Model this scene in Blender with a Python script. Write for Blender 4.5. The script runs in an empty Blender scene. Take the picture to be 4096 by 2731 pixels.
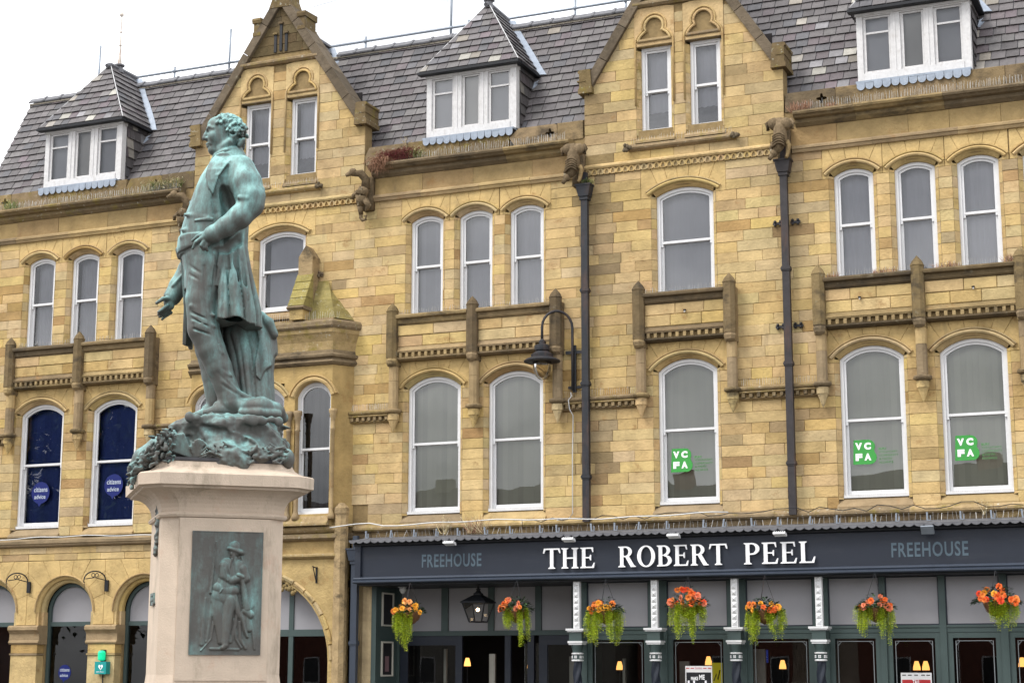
import bpy, math, random
import numpy as np
from mathutils import Vector, Matrix
random.seed(7); RNG = np.random.default_rng(11)
R_ = math.radians
scene = bpy.context.scene
COL = scene.collection

# ---------------------------------------------------------------- camera
PITCH, YAW, ROLL = R_(10.7386), R_(23.278), R_(-0.1007)
CAM = Vector((0, -30, 1.65))
cp, sp, cy_, sy_ = math.cos(PITCH), math.sin(PITCH), math.cos(YAW), math.sin(YAW)
FWD = Vector((-sy_*cp, cy_*cp, sp)); RIGHT = Vector((cy_, sy_, 0)); DOWN = FWD.cross(RIGHT)
R2 = math.cos(ROLL)*RIGHT + math.sin(ROLL)*DOWN
D2 = -math.sin(ROLL)*RIGHT + math.cos(ROLL)*DOWN
cam = bpy.data.cameras.new('camera'); camo = bpy.data.objects.new('camera', cam); COL.objects.link(camo)
cam.sensor_width = 36; cam.lens = 36*6968.5/4096; cam.clip_end = 600; cam.clip_start = 0.5
m = Matrix((( R2.x, -D2.x, -FWD.x, CAM.x), (R2.y, -D2.y, -FWD.y, CAM.y), (R2.z, -D2.z, -FWD.z, CAM.z), (0,0,0,1)))
camo.matrix_world = m
scene.camera = camo

# ---------------------------------------------------------------- sky, sun, exposure
SUN_EL, SUN_AZ = R_(52), R_(218)          # overcast: soft light from above, left and in front of the facade
world = bpy.data.worlds.new('World'); scene.world = world; world.use_nodes = True
nt = world.node_tree; nt.nodes.clear()
def N(nt, t, **kw):
    n = nt.nodes.new(t)
    for k, v in kw.items():
        if k == 'inp':
            for kk, vv in v.items(): n.inputs[kk].default_value = vv
        else: setattr(n, k, v)
    return n
sky = N(nt, 'ShaderNodeTexSky', sky_type='NISHITA', sun_disc=False, sun_elevation=SUN_EL, sun_rotation=SUN_AZ)
tc = N(nt, 'ShaderNodeTexCoord')
mp = N(nt, 'ShaderNodeMapping'); mp.inputs['Scale'].default_value = (1.6, 1.6, 4.0)
cl = N(nt, 'ShaderNodeTexNoise', inp={'Scale': 2.0, 'Detail': 5.0, 'Roughness': .55})
rmp = N(nt, 'ShaderNodeValToRGB')
rmp.color_ramp.elements[0].position = .34; rmp.color_ramp.elements[0].color = (5.9, 6.1, 6.5, 1)
rmp.color_ramp.elements[1].position = .66; rmp.color_ramp.elements[1].color = (20.5, 20.6, 20.9, 1)
mx = N(nt, 'ShaderNodeMix', data_type='RGBA'); mx.inputs[0].default_value = .93
bg = N(nt, 'ShaderNodeBackground'); bg.inputs['Strength'].default_value = .083
wo = N(nt, 'ShaderNodeOutputWorld')
nt.links.new(tc.outputs['Generated'], mp.inputs[0]); nt.links.new(mp.outputs[0], cl.inputs['Vector'])
nt.links.new(cl.outputs['Fac'], rmp.inputs[0])
nt.links.new(sky.outputs[0], mx.inputs[6]); nt.links.new(rmp.outputs[0], mx.inputs[7])
nt.links.new(mx.outputs[2], bg.inputs[0]); nt.links.new(bg.outputs[0], wo.inputs[0])
sun = bpy.data.lights.new('sun', 'SUN'); sun.energy = 1.5; sun.angle = R_(22); sun.color = (1, .97, .92)
suno = bpy.data.objects.new('sun', sun); COL.objects.link(suno)
sd = Vector((math.sin(SUN_AZ)*math.cos(SUN_EL), math.cos(SUN_AZ)*math.cos(SUN_EL), math.sin(SUN_EL)))
suno.rotation_euler = sd.to_track_quat('Z', 'Y').to_euler(); suno.location = (-20, -40, 40)
vs = scene.view_settings
vs.view_transform = 'Standard'; vs.look = 'None'; vs.exposure = 0.92; vs.gamma = 1; vs.use_curve_mapping = False
scene.cycles.max_bounces = 8; scene.cycles.transparent_max_bounces = 12; scene.cycles.diffuse_bounces = 3

# ---------------------------------------------------------------- materials
MATS = {}
def mat(name, col=(.5, .5, .5), rough=.8, metal=0., noise=0., nscale=6., bump=0., bscale=40., tint=False, emit=None, spec=.3,
        dirt=None, dscale=(1, 1, 1), dcol=(.05, .045, .035), dpos=.55, dw=.18, nmix=None):
    """Procedural surface: base colour (or the per-piece colour attribute), mottling, dirt patches, fine relief."""
    if name in MATS: return MATS[name]
    M = bpy.data.materials.new(name); M.use_nodes = True; t = M.node_tree; t.nodes.clear()
    out = N(t, 'ShaderNodeOutputMaterial'); p = N(t, 'ShaderNodeBsdfPrincipled')
    t.links.new(p.outputs[0], out.inputs[0])
    p.inputs['Roughness'].default_value = rough; p.inputs['Metallic'].default_value = metal
    p.inputs['Specular IOR Level'].default_value = spec
    geo = N(t, 'ShaderNodeNewGeometry')
    if tint:
        a = N(t, 'ShaderNodeAttribute', attribute_name='tint'); c = a.outputs['Color']
    else:
        r = N(t, 'ShaderNodeRGB'); r.outputs[0].default_value = (*col, 1); c = r.outputs[0]
    if noise:
        n = N(t, 'ShaderNodeTexNoise', inp={'Scale': nscale, 'Detail': 6., 'Roughness': .65})
        t.links.new(geo.outputs['Position'], n.inputs['Vector'])
        mr = N(t, 'ShaderNodeMapRange', inp={1: .25, 2: .75, 3: 1-noise, 4: 1+noise})
        t.links.new(n.outputs['Fac'], mr.inputs[0])
        mu = N(t, 'ShaderNodeVectorMath', operation='SCALE')
        t.links.new(c, mu.inputs[0]); t.links.new(mr.outputs[0], mu.inputs['Scale']); c = mu.outputs[0]
        if nmix:
            n2 = N(t, 'ShaderNodeTexNoise', inp={'Scale': nmix[1], 'Detail': 5., 'Roughness': .7})
            t.links.new(geo.outputs['Position'], n2.inputs['Vector'])
            r2 = N(t, 'ShaderNodeMapRange', inp={1: nmix[2], 2: nmix[2]+.12, 3: 0., 4: nmix[3]})
            t.links.new(n2.outputs['Fac'], r2.inputs[0])
            mm = N(t, 'ShaderNodeMix', data_type='RGBA'); mm.inputs[7].default_value = (*nmix[0], 1)
            t.links.new(r2.outputs[0], mm.inputs[0]); t.links.new(c, mm.inputs[6]); c = mm.outputs[2]
    if dirt:
        mpn = N(t, 'ShaderNodeMapping'); mpn.inputs['Scale'].default_value = dscale
        t.links.new(geo.outputs['Position'], mpn.inputs[0])
        n = N(t, 'ShaderNodeTexNoise', inp={'Scale': 1., 'Detail': 7., 'Roughness': .7})
        t.links.new(mpn.outputs[0], n.inputs['Vector'])
        mr = N(t, 'ShaderNodeMapRange', inp={1: dpos, 2: dpos+dw, 3: 0., 4: dirt})
        t.links.new(n.outputs['Fac'], mr.inputs[0])
        mm = N(t, 'ShaderNodeMix', data_type='RGBA'); mm.inputs[7].default_value = (*dcol, 1)
        t.links.new(mr.outputs[0], mm.inputs[0]); t.links.new(c, mm.inputs[6]); c = mm.outputs[2]
    t.links.new(c, p.inputs['Base Color'])
    if bump:
        n = N(t, 'ShaderNodeTexNoise', inp={'Scale': bscale, 'Detail': 5., 'Roughness': .6})
        t.links.new(geo.outputs['Position'], n.inputs['Vector'])
        b = N(t, 'ShaderNodeBump', inp={'Strength': 1., 'Distance': bump})
        t.links.new(n.outputs['Fac'], b.inputs['Height']); t.links.new(b.outputs[0], p.inputs['Normal'])
    if emit:
        p.inputs['Emission Color'].default_value = (*emit[0], 1); p.inputs['Emission Strength'].default_value = emit[1]
    MATS[name] = M; return M

def glass(name, tint=(.9, .92, .92), refl=1.0, ior=1.9, rough=.0, wav=.012):
    if name in MATS: return MATS[name]
    M = bpy.data.materials.new(name); M.use_nodes = True; t = M.node_tree; t.nodes.clear()
    out = N(t, 'ShaderNodeOutputMaterial'); mixn = N(t, 'ShaderNodeMixShader')
    tr = N(t, 'ShaderNodeBsdfTransparent'); tr.inputs[0].default_value = (*tint, 1)
    gl = N(t, 'ShaderNodeBsdfGlossy'); gl.inputs['Roughness'].default_value = rough; gl.inputs['Color'].default_value = (refl, refl, refl, 1)
    fr = N(t, 'ShaderNodeFresnel'); fr.inputs[0].default_value = ior
    geo = N(t, 'ShaderNodeNewGeometry')
    n = N(t, 'ShaderNodeTexNoise', inp={'Scale': .9, 'Detail': 2.}); t.links.new(geo.outputs['Position'], n.inputs['Vector'])
    b = N(t, 'ShaderNodeBump', inp={'Strength': .25, 'Distance': wav}); t.links.new(n.outputs['Fac'], b.inputs['Height'])
    t.links.new(b.outputs[0], gl.inputs['Normal'])
    t.links.new(fr.outputs[0], mixn.inputs[0]); t.links.new(tr.outputs[0], mixn.inputs[1]); t.links.new(gl.outputs[0], mixn.inputs[2])
    t.links.new(mixn.outputs[0], out.inputs[0]); MATS[name] = M; return M

M_STONE = mat('yellow_sandstone', rough=.92, tint=True, noise=.30, nscale=2.6, bump=.017, bscale=20., spec=.15,
              nmix=((.27, .15, .06), 3.1, .585, .62), dirt=.55, dscale=(2.6, 2.6, .5), dcol=(.17, .13, .08), dpos=.60, dw=.13)
M_TRIM = mat('weathered_shaded_sandstone', rough=.93, tint=True, noise=.28, nscale=5., bump=.017, bscale=24., spec=.15,
             nmix=((.28, .26, .19), 6., .61, .6), dirt=.85, dscale=(1.6, 3, 3.0), dcol=(.06, .048, .034), dpos=.50, dw=.16)  # weathering, darkened further to paint contact shadow into the trim
M_LICHEN = mat('lichened_sandstone', rough=.95, tint=True, noise=.3, nscale=7., bump=.014, bscale=30., spec=.1,
               nmix=((.50, .50, .42), 13., .60, .9), dirt=.7, dscale=(5, 5, 5), dcol=(.20, .16, .035), dpos=.53, dw=.14)
M_MORTAR = mat('mortar', (.24, .17, .08), .95, noise=.25, nscale=8., bump=.01)
M_SLATE = mat('roof_slate', rough=.62, tint=True, noise=.25, nscale=9., bump=.006, bscale=30., spec=.4,
              nmix=((.26, .24, .23), 14., .63, .6))
M_WHITE = mat('white_paint', (.66, .66, .665), .45, noise=.04, nscale=10., bump=.002, spec=.4, dirt=.35, dscale=(9, 9, 9), dcol=(.42, .40, .36), dpos=.6)
M_OLDWHITE = mat('peeling_white_paint', (.56, .55, .545), .6, noise=.12, nscale=14., bump=.004, dirt=.6, dscale=(14, 14, 5), dcol=(.33, .30, .27), dpos=.55)
M_LEAD = mat('lead_sheet', (.27, .31, .37), .5, metal=.1, noise=.2, nscale=9., bump=.006, dirt=.4, dscale=(8, 8, 8), dcol=(.6, .58, .5), dpos=.6)
M_DARKLEAD = mat('dull_lead', (.13, .13, .14), .6, noise=.25, nscale=10., bump=.006)
M_IRON = mat('dark_iron', (.022, .0235, .028), .55, noise=.3, nscale=6., bump=.003, dirt=.8, dscale=(5, 5, 1.2), dcol=(.075, .045, .035), dpos=.5)
M_BLACK = mat('black_paint', (.012, .013, .016), .5, noise=.2, bump=.001)
M_NAVY = mat('navy_paint', (.0118, .0165, .028), .5, noise=.08, nscale=3., bump=.001, spec=.4, dirt=.35, dscale=(.8,3,5), dcol=(.035,.038,.045), dpos=.52)
M_NAVY2 = mat('blue_grey_paint', (.034, .044, .064), .45, noise=.12, nscale=5., bump=.002, spec=.4)
M_GREEN = mat('grey_green_paint', (.046, .070, .067), .5, noise=.08, nscale=5., bump=.001, spec=.4)
M_PANEL = mat('grey_panel', (.27, .265, .28), .55, noise=.05, nscale=2.5, spec=.35)
M_DARKSHEET = mat('dark_room_sheet', (.020, .016, .014), .5, noise=.3, nscale=4.)  # near-black colour standing in for an unlit room
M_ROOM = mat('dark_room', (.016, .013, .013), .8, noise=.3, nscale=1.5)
M_GREYTXT = mat('slate_blue_lettering', (.075, .108, .135), .6)
M_WHITETXT = mat('white_lettering', (.86, .86, .87), .4)
M_GLASS = glass('window_glass', (.93, .94, .95), .95, 1.85)
M_GLASS2 = glass('shop_glass', (.75, .77, .77), .8, 1.5, wav=.002)
M_NET = mat('net_blind', rough=.9, tint=True, noise=.06, nscale=1.2)
M_BLIND = mat('vertical_blind', rough=.9, tint=True, noise=.07, nscale=1.2)
M_BLUEBLIND = mat('navy_blind', rough=.8, tint=True, noise=.1, nscale=2.)
M_GALV = mat('galvanised_steel', (.24, .27, .31), .45, metal=.4, noise=.15, nscale=10.)
M_WIRE = mat('steel_wire', (.55, .55, .54), .4, metal=.3)
M_NETTING = mat('bird_netting', (.50, .51, .53), .8)

# ---------------------------------------------------------------- mesh builder
class MB:
    def __init__(s): s.v = []; s.f = []; s.c = []; s.t = (.5, .5, .5)
    def add(s, v, f, t=None):
        o = len(s.v); s.v.extend([tuple(p) for p in v]); s.f.extend([tuple(i+o for i in q) for q in f]); s.c.extend([t or s.t]*len(v)); return s
    def box(s, x0, x1, y0, y1, z0, z1, t=None):
        return s.add([(x0,y0,z0),(x1,y0,z0),(x1,y1,z0),(x0,y1,z0),(x0,y0,z1),(x1,y0,z1),(x1,y1,z1),(x0,y1,z1)],
                     [(0,3,2,1),(4,5,6,7),(0,1,5,4),(1,2,6,5),(2,3,7,6),(3,0,4,7)], t)
    def prism(s, P, y0, y1, t=None, bev=0., back=True):
        """polygon P (x,z), counter-clockwise seen from -y, front at y0"""
        n = len(P)
        if bev:
            Q = inset(P, bev)
            v = [(x, y0, z) for x, z in Q] + [(x, y0+bev*.8, z) for x, z in P] + [(x, y1, z) for x, z in P]
            f = [tuple(range(n))]
            for i in range(n):
                j = (i+1) % n
                f.append((n+i, n+j, j, i)); f.append((2*n+i, 2*n+j, n+j, n+i))
            return s.add(v, f, t)
        v = [(x, y0, z) for x, z in P] + [(x, y1, z) for x, z in P]
        f = [tuple(range(n))] + ([tuple(range(2*n-1, n-1, -1))] if back else [])
        f += [(n+i, n+(i+1) % n, (i+1) % n, i) for i in range(n)]
        return s.add(v, f, t)
    def ring(s, O, I, y0, y1, t=None):
        """plate between two outlines with the same number of points"""
        n = len(O)
        v = [(x,y0,z) for x,z in O]+[(x,y0,z) for x,z in I]+[(x,y1,z) for x,z in O]+[(x,y1,z) for x,z in I]
        f = []
        for i in range(n):
            j = (i+1) % n
            f += [(i,j,n+j,n+i), (n+i,n+j,3*n+j,3*n+i), (2*n+j,2*n+i,3*n+i,3*n+j), (j,i,2*n+i,2*n+j)]
        return s.add(v, f, t)
    def mould(s, prof, x0, x1, t=None):
        """profile (y,z) run along x with closed ends"""
        n = len(prof)
        v = [(x0,y,z) for y,z in prof]+[(x1,y,z) for y,z in prof]
        f = [(i, (i+1) % n, n+(i+1) % n, n+i) for i in range(n)] + [tuple(range(n-1,-1,-1)), tuple(range(n, 2*n))]
        return s.add(v, f, t)
    def arc(s, cx, cz, a0, a1, prof, n=14, t=None):
        """profile (r,y) swept round (cx,cz) from angle a0 to a1 (0 = +x, anticlockwise), closed ends"""
        m_ = len(prof); v = []
        for k in range(n+1):
            a = a0+(a1-a0)*k/n
            v += [(cx+r*math.cos(a), y, cz+r*math.sin(a)) for r, y in prof]
        f = [(k*m_+i, k*m_+(i+1) % m_, (k+1)*m_+(i+1) % m_, (k+1)*m_+i) for k in range(n) for i in range(m_)]
        f += [tuple(range(m_-1,-1,-1)), tuple(range(n*m_, n*m_+m_))]
        return s.add(v, f, t)
    def lathe(s, prof, c=(0,0,0), n=12, t=None, rot=0.):
        v = []
        for r, z in prof: v += [(c[0]+r*math.cos(2*math.pi*k/n+rot), c[1]+r*math.sin(2*math.pi*k/n+rot), c[2]+z) for k in range(n)]
        f = [(i*n+k, i*n+(k+1) % n, (i+1)*n+(k+1) % n, (i+1)*n+k) for i in range(len(prof)-1) for k in range(n)]
        f += [tuple(range(n-1,-1,-1)), tuple(range((len(prof)-1)*n, len(prof)*n))]
        return s.add(v, f, t)
    def tube(s, pts, r, n=6, t=None, cap=True):
        P = [Vector(p) for p in pts]; v = []; up = Vector((.13,.31,.94))
        rr = r if isinstance(r, (list, tuple)) else [r]*len(P)
        for i, p in enumerate(P):
            d = (P[min(i+1, len(P)-1)]-P[max(i-1,0)]).normalized()
            a = d.cross(up)
            if a.length < 1e-3: a = d.cross(Vector((1,0,0)))
            a.normalize(); b = d.cross(a)
            v += [tuple(p+rr[i]*(math.cos(2*math.pi*k/n)*a+math.sin(2*math.pi*k/n)*b)) for k in range(n)]
        f = [(i*n+k, i*n+(k+1) % n, (i+1)*n+(k+1) % n, (i+1)*n+k) for i in range(len(P)-1) for k in range(n)]
        if cap: f += [tuple(range(n-1,-1,-1)), tuple(range((len(P)-1)*n, len(P)*n))]
        return s.add(v, f, t)
    def quad(s, a, b, c, d, t=None): return s.add([a,b,c,d], [(0,1,2,3)], t)
    def tri(s, a, b, c, t=None): return s.add([a,b,c], [(0,1,2)], t)
    def ball(s, c, r, n=8, m_=5, t=None, sq=(1,1,1)):
        v = []
        for i in range(1, m_):
            a = math.pi*i/m_
            v += [(c[0]+sq[0]*r*math.sin(a)*math.cos(2*math.pi*k/n), c[1]+sq[1]*r*math.sin(a)*math.sin(2*math.pi*k/n), c[2]+sq[2]*r*math.cos(a)) for k in range(n)]
        T = len(v); v += [(c[0],c[1],c[2]+sq[2]*r), (c[0],c[1],c[2]-sq[2]*r)]
        f = [(i*n+k, (i+1)*n+k, (i+1)*n+(k+1) % n, i*n+(k+1) % n) for i in range(m_-2) for k in range(n)]
        f += [(T, k, (k+1) % n) for k in range(n)] + [(T+1, (m_-2)*n+(k+1) % n, (m_-2)*n+k) for k in range(n)]
        return s.add(v, f, t)
    def mesh(s, name, m_, smooth=False):
        me = bpy.data.meshes.new(name); me.from_pydata(s.v, [], s.f)
        at = me.attributes.new('tint', 'FLOAT_COLOR', 'POINT')
        at.data.foreach_set('color', np.array([(*c, 1.) for c in s.c], dtype=np.float32).ravel())
        for mm in (m_ if isinstance(m_, (list, tuple)) else [m_]): me.materials.append(mm)
        if smooth: me.polygons.foreach_set('use_smooth', [True]*len(me.polygons))
        return me
    def build(s, name, m_, parent=None, smooth=False, label=None, stuff=False, local=False):
        return place(name, s.mesh(name, m_, smooth), parent, label, stuff, local)

def place(name, me, parent=None, label=None, stuff=False, local=False, loc=None):
    o = bpy.data.objects.new(name, me); COL.objects.link(o)
    if parent is not None:
        o.parent = parent
        if not local and parent.type == 'EMPTY': o.location = -parent.location
    if loc is not None: o.location = loc
    if label: o['label'] = label
    if stuff: o['kind'] = 'stuff'
    return o
def tag(o, label, cat, group=None, kind=None):
    o['label'] = label
    if cat: o['category'] = cat
    if group: o['group'] = group
    if kind: o['kind'] = kind
    return o
def thing(name, loc, label, cat, group=None, rz=0.):
    o = bpy.data.objects.new(name, None); COL.objects.link(o); o.location = loc; o.rotation_euler = (0,0,rz)
    o.empty_display_size = .1
    return tag(o, label, cat, group)
def children(o): return [c for c in bpy.data.objects if c.parent == o]
def copy_tree(o, parent=None):
    c = o.copy(); COL.objects.link(c)
    if parent is not None: c.parent = parent
    for ch in list(o.children): copy_tree(ch, c)
    return c

def inset(P, b):
    """move every side of a convex counter-clockwise polygon inwards"""
    n = len(P); out = []
    for i in range(n):
        p0, p1, p2 = P[i-1], P[i], P[(i+1) % n]
        e1 = (p1[0]-p0[0], p1[1]-p0[1]); e2 = (p2[0]-p1[0], p2[1]-p1[1])
        l1 = math.hypot(*e1) or 1e-9; l2 = math.hypot(*e2) or 1e-9
        n1 = (-e1[1]/l1, e1[0]/l1); n2 = (-e2[1]/l2, e2[0]/l2)
        k = 1+n1[0]*n2[0]+n1[1]*n2[1]
        if k < .35: k = .35
        out.append((p1[0]+b*(n1[0]+n2[0])/k, p1[1]+b*(n1[1]+n2[1])/k))
    return out
def clip(P, a, b, c):
    """keep the part of polygon P with a*x+b*z<=c"""
    out = []; n = len(P)
    for i in range(n):
        p, q = P[i], P[(i+1) % n]; dp = a*p[0]+b*p[1]-c; dq = a*q[0]+b*q[1]-c
        if dp <= 0: out.append(p)
        if dp*dq < 0:
            k = dp/(dp-dq); out.append((p[0]+k*(q[0]-p[0]), p[1]+k*(q[1]-p[1])))
    return out
def clip_to(P, C):
    """clip P to convex counter-clockwise polygon C"""
    for i in range(len(C)):
        x0, z0 = C[i]; x1, z1 = C[(i+1) % len(C)]
        a, b = (z1-z0), -(x1-x0)
        P = clip(P, a, b, a*x0+b*z0)
        if len(P) < 3: return []
    return P
def area(P): return .5*sum(P[i-1][0]*P[i][1]-P[i][0]*P[i-1][1] for i in range(len(P)))
def rect(x0, x1, z0, z1): return [(x0,z0),(x1,z0),(x1,z1),(x0,z1)]
def u(a, b): return random.uniform(a, b)
def mul(c, k): return (c[0]*k, c[1]*k, c[2]*k)

def stone_tint(shade=1.):
    r = random.random()
    if r < .50: c = (.50, .358, .163)
    elif r < .74: c = (.445, .352, .20)
    elif r < .83: c = (.46, .325, .145)
    elif r < .91: c = (.47, .320, .155)
    elif r < .945: c = (.36, .235, .100)
    else: c = (.51, .365, .15)
    if r < .89: c = tuple(c[i]*.55+(.49,.358,.172)[i]*.45 for i in range(3))
    k = u(.94, 1.05)*shade
    return (c[0]*k, c[1]*k*u(.97, 1.03), c[2]*k*u(.9, 1.12))
def trim_tint(k=1.):  # dark trim tones, partly standing in for contact shadow
    c = random.choice([(.31,.225,.12), (.26,.19,.11), (.22,.165,.10), (.35,.255,.125)])
    return mul(c, u(.85, 1.1)*k)
def slate_tint(warm=0.):
    r = random.random()
    if r < .45: c = (.124, .108, .110)
    elif r < .65: c = (.140, .122, .124)
    elif r < .78: c = (.108, .104, .115)
    elif r < .92: c = (.165, .150, .146)
    else: c = (.130, .100, .108)
    if random.random() < warm: c = random.choice([(.27,.24,.20), (.33,.31,.26), (.21,.18,.14), (.16,.115,.13), (.15,.11,.125), (.20,.19,.20)])
    k = u(.60, .92)*(1.3 if sum(c) > .5 else 1.); m_ = sum(c)/3; return tuple((v*.75+m_*.25)*k for v in c)
# ================================================================= ground
g = MB(); g.box(-150, 150, -140, 60, -.3, 0, (.2,.19,.18))
M_PAVE = mat('paving', (.11,.105,.095), .85, noise=.2, nscale=1.5, bump=.01)
o = g.build('pavement', M_PAVE); o['kind'] = 'structure'; o['label'] = 'grey paved square in front of the terrace'

# ================================================================= terrace
BLD = thing('stone_terrace', (-14, 0, 0), 'long yellow sandstone terrace with slate roof, two gables and dormers above the pub', 'building')
HC = .197; Z0 = 4.45
def snapd(z): return Z0+math.floor((z-Z0)/HC+1e-6)*HC
def snapu(z): return Z0+math.ceil((z-Z0)/HC-1e-6)*HC
STONES = []; HOLES = []; EXCL = []
BAYS = [(-24.64, -22.84, -21.03), (-15.37, -13.65, -11.93), (-6.92, -5.18, -3.45)]
SB = [(-10.28, -8.55)]
WIN2 = [-24.13,-22.975,-21.815,-14.77,-13.71,-12.632,-6.29,-5.205,-4.115,-3.0]
WIN1 = [-23.915,-22.04,-14.575,-12.86,-9.45,-6.09,-4.345]
G1, G2 = -18.19, -9.45
def seg(w, zs, za):
    a = w/2; h = za-zs; R = (a*a+h*h)/(2*h); return R, za-R, math.asin(min(1, a/R))
def outline(cx, w, z0, zs, za, t=0., n=10, z0t=None):
    R, cz, _ = seg(w, zs, za); a = w/2-t; r = R-t
    th = math.asin(a/r); P = [(cx-a, z0+(t if z0t is None else z0t)), (cx+a, z0+(t if z0t is None else z0t))]
    for k in range(n+1):
        an = th-2*th*k/n; P.append((cx+r*math.sin(an), cz+r*math.cos(an)))
    return P
VOUS = []
def arch_head(cx, a, zs, R, cz, xl, xr, zb, zt, n, y1=.14, th=None, shade=1.):
    """dressed head stones: radial pieces between the arch and a rectangle"""
    th = th or math.asin(min(1, a/R)); base_t = mul((.505,.362,.162), u(.95,1.04))
    def hit(t):
        dx, dz = math.sin(t), math.cos(t); k = 1e9
        if dz > 1e-6: k = (zt-cz)/dz
        if dx < -1e-6: k = min(k, (xl-cx)/dx)
        if dx > 1e-6: k = min(k, (xr-cx)/dx)
        return (cx+k*dx, cz+k*dz)
    ts = [-th+2*th*i/n for i in range(n+1)]
    for i in range(n):
        t0, t1 = ts[i], ts[i+1]
        P = []
        if i == 0: P += [(xl, zb), (cx-a, zb)]
        P += [(cx+R*math.sin(t0+(t1-t0)*k/4), cz+R*math.cos(t0+(t1-t0)*k/4)) for k in range(5)]
        h1, h0 = hit(t1), hit(t0)
        if i == n-1: P += [(cx+a, zb), (xr, zb)] + ([(xr, zt)] if h0[1] >= zt-1e-6 else [])
        if i < n-1: P.append(h1)
        for cxn, czn in (((xr, zt), (xl, zt))):
            if i not in (0, n-1):
                if h1[0] >= xr-1e-6 and h0[1] >= zt-1e-6 and (cxn, czn) == (xr, zt) and h1[1] < zt-1e-6: P.append((xr, zt))
                if h0[0] <= xl+1e-6 and h1[1] >= zt-1e-6 and (cxn, czn) == (xl, zt) and h0[1] < zt-1e-6: P.append((xl, zt))
        if i == 0:
            if h1[1] >= zt-1e-6: P.append((xl, zt))
        else: P.append(h0)
        Q = []
        for p in P:
            if not Q or math.hypot(p[0]-Q[-1][0], p[1]-Q[-1][1]) > 1e-4: Q.append(p)
        VOUS.append((inset(Q, .0022), -u(.004,.008), y1, mul(base_t, shade*u(.96,1.04))))

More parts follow.
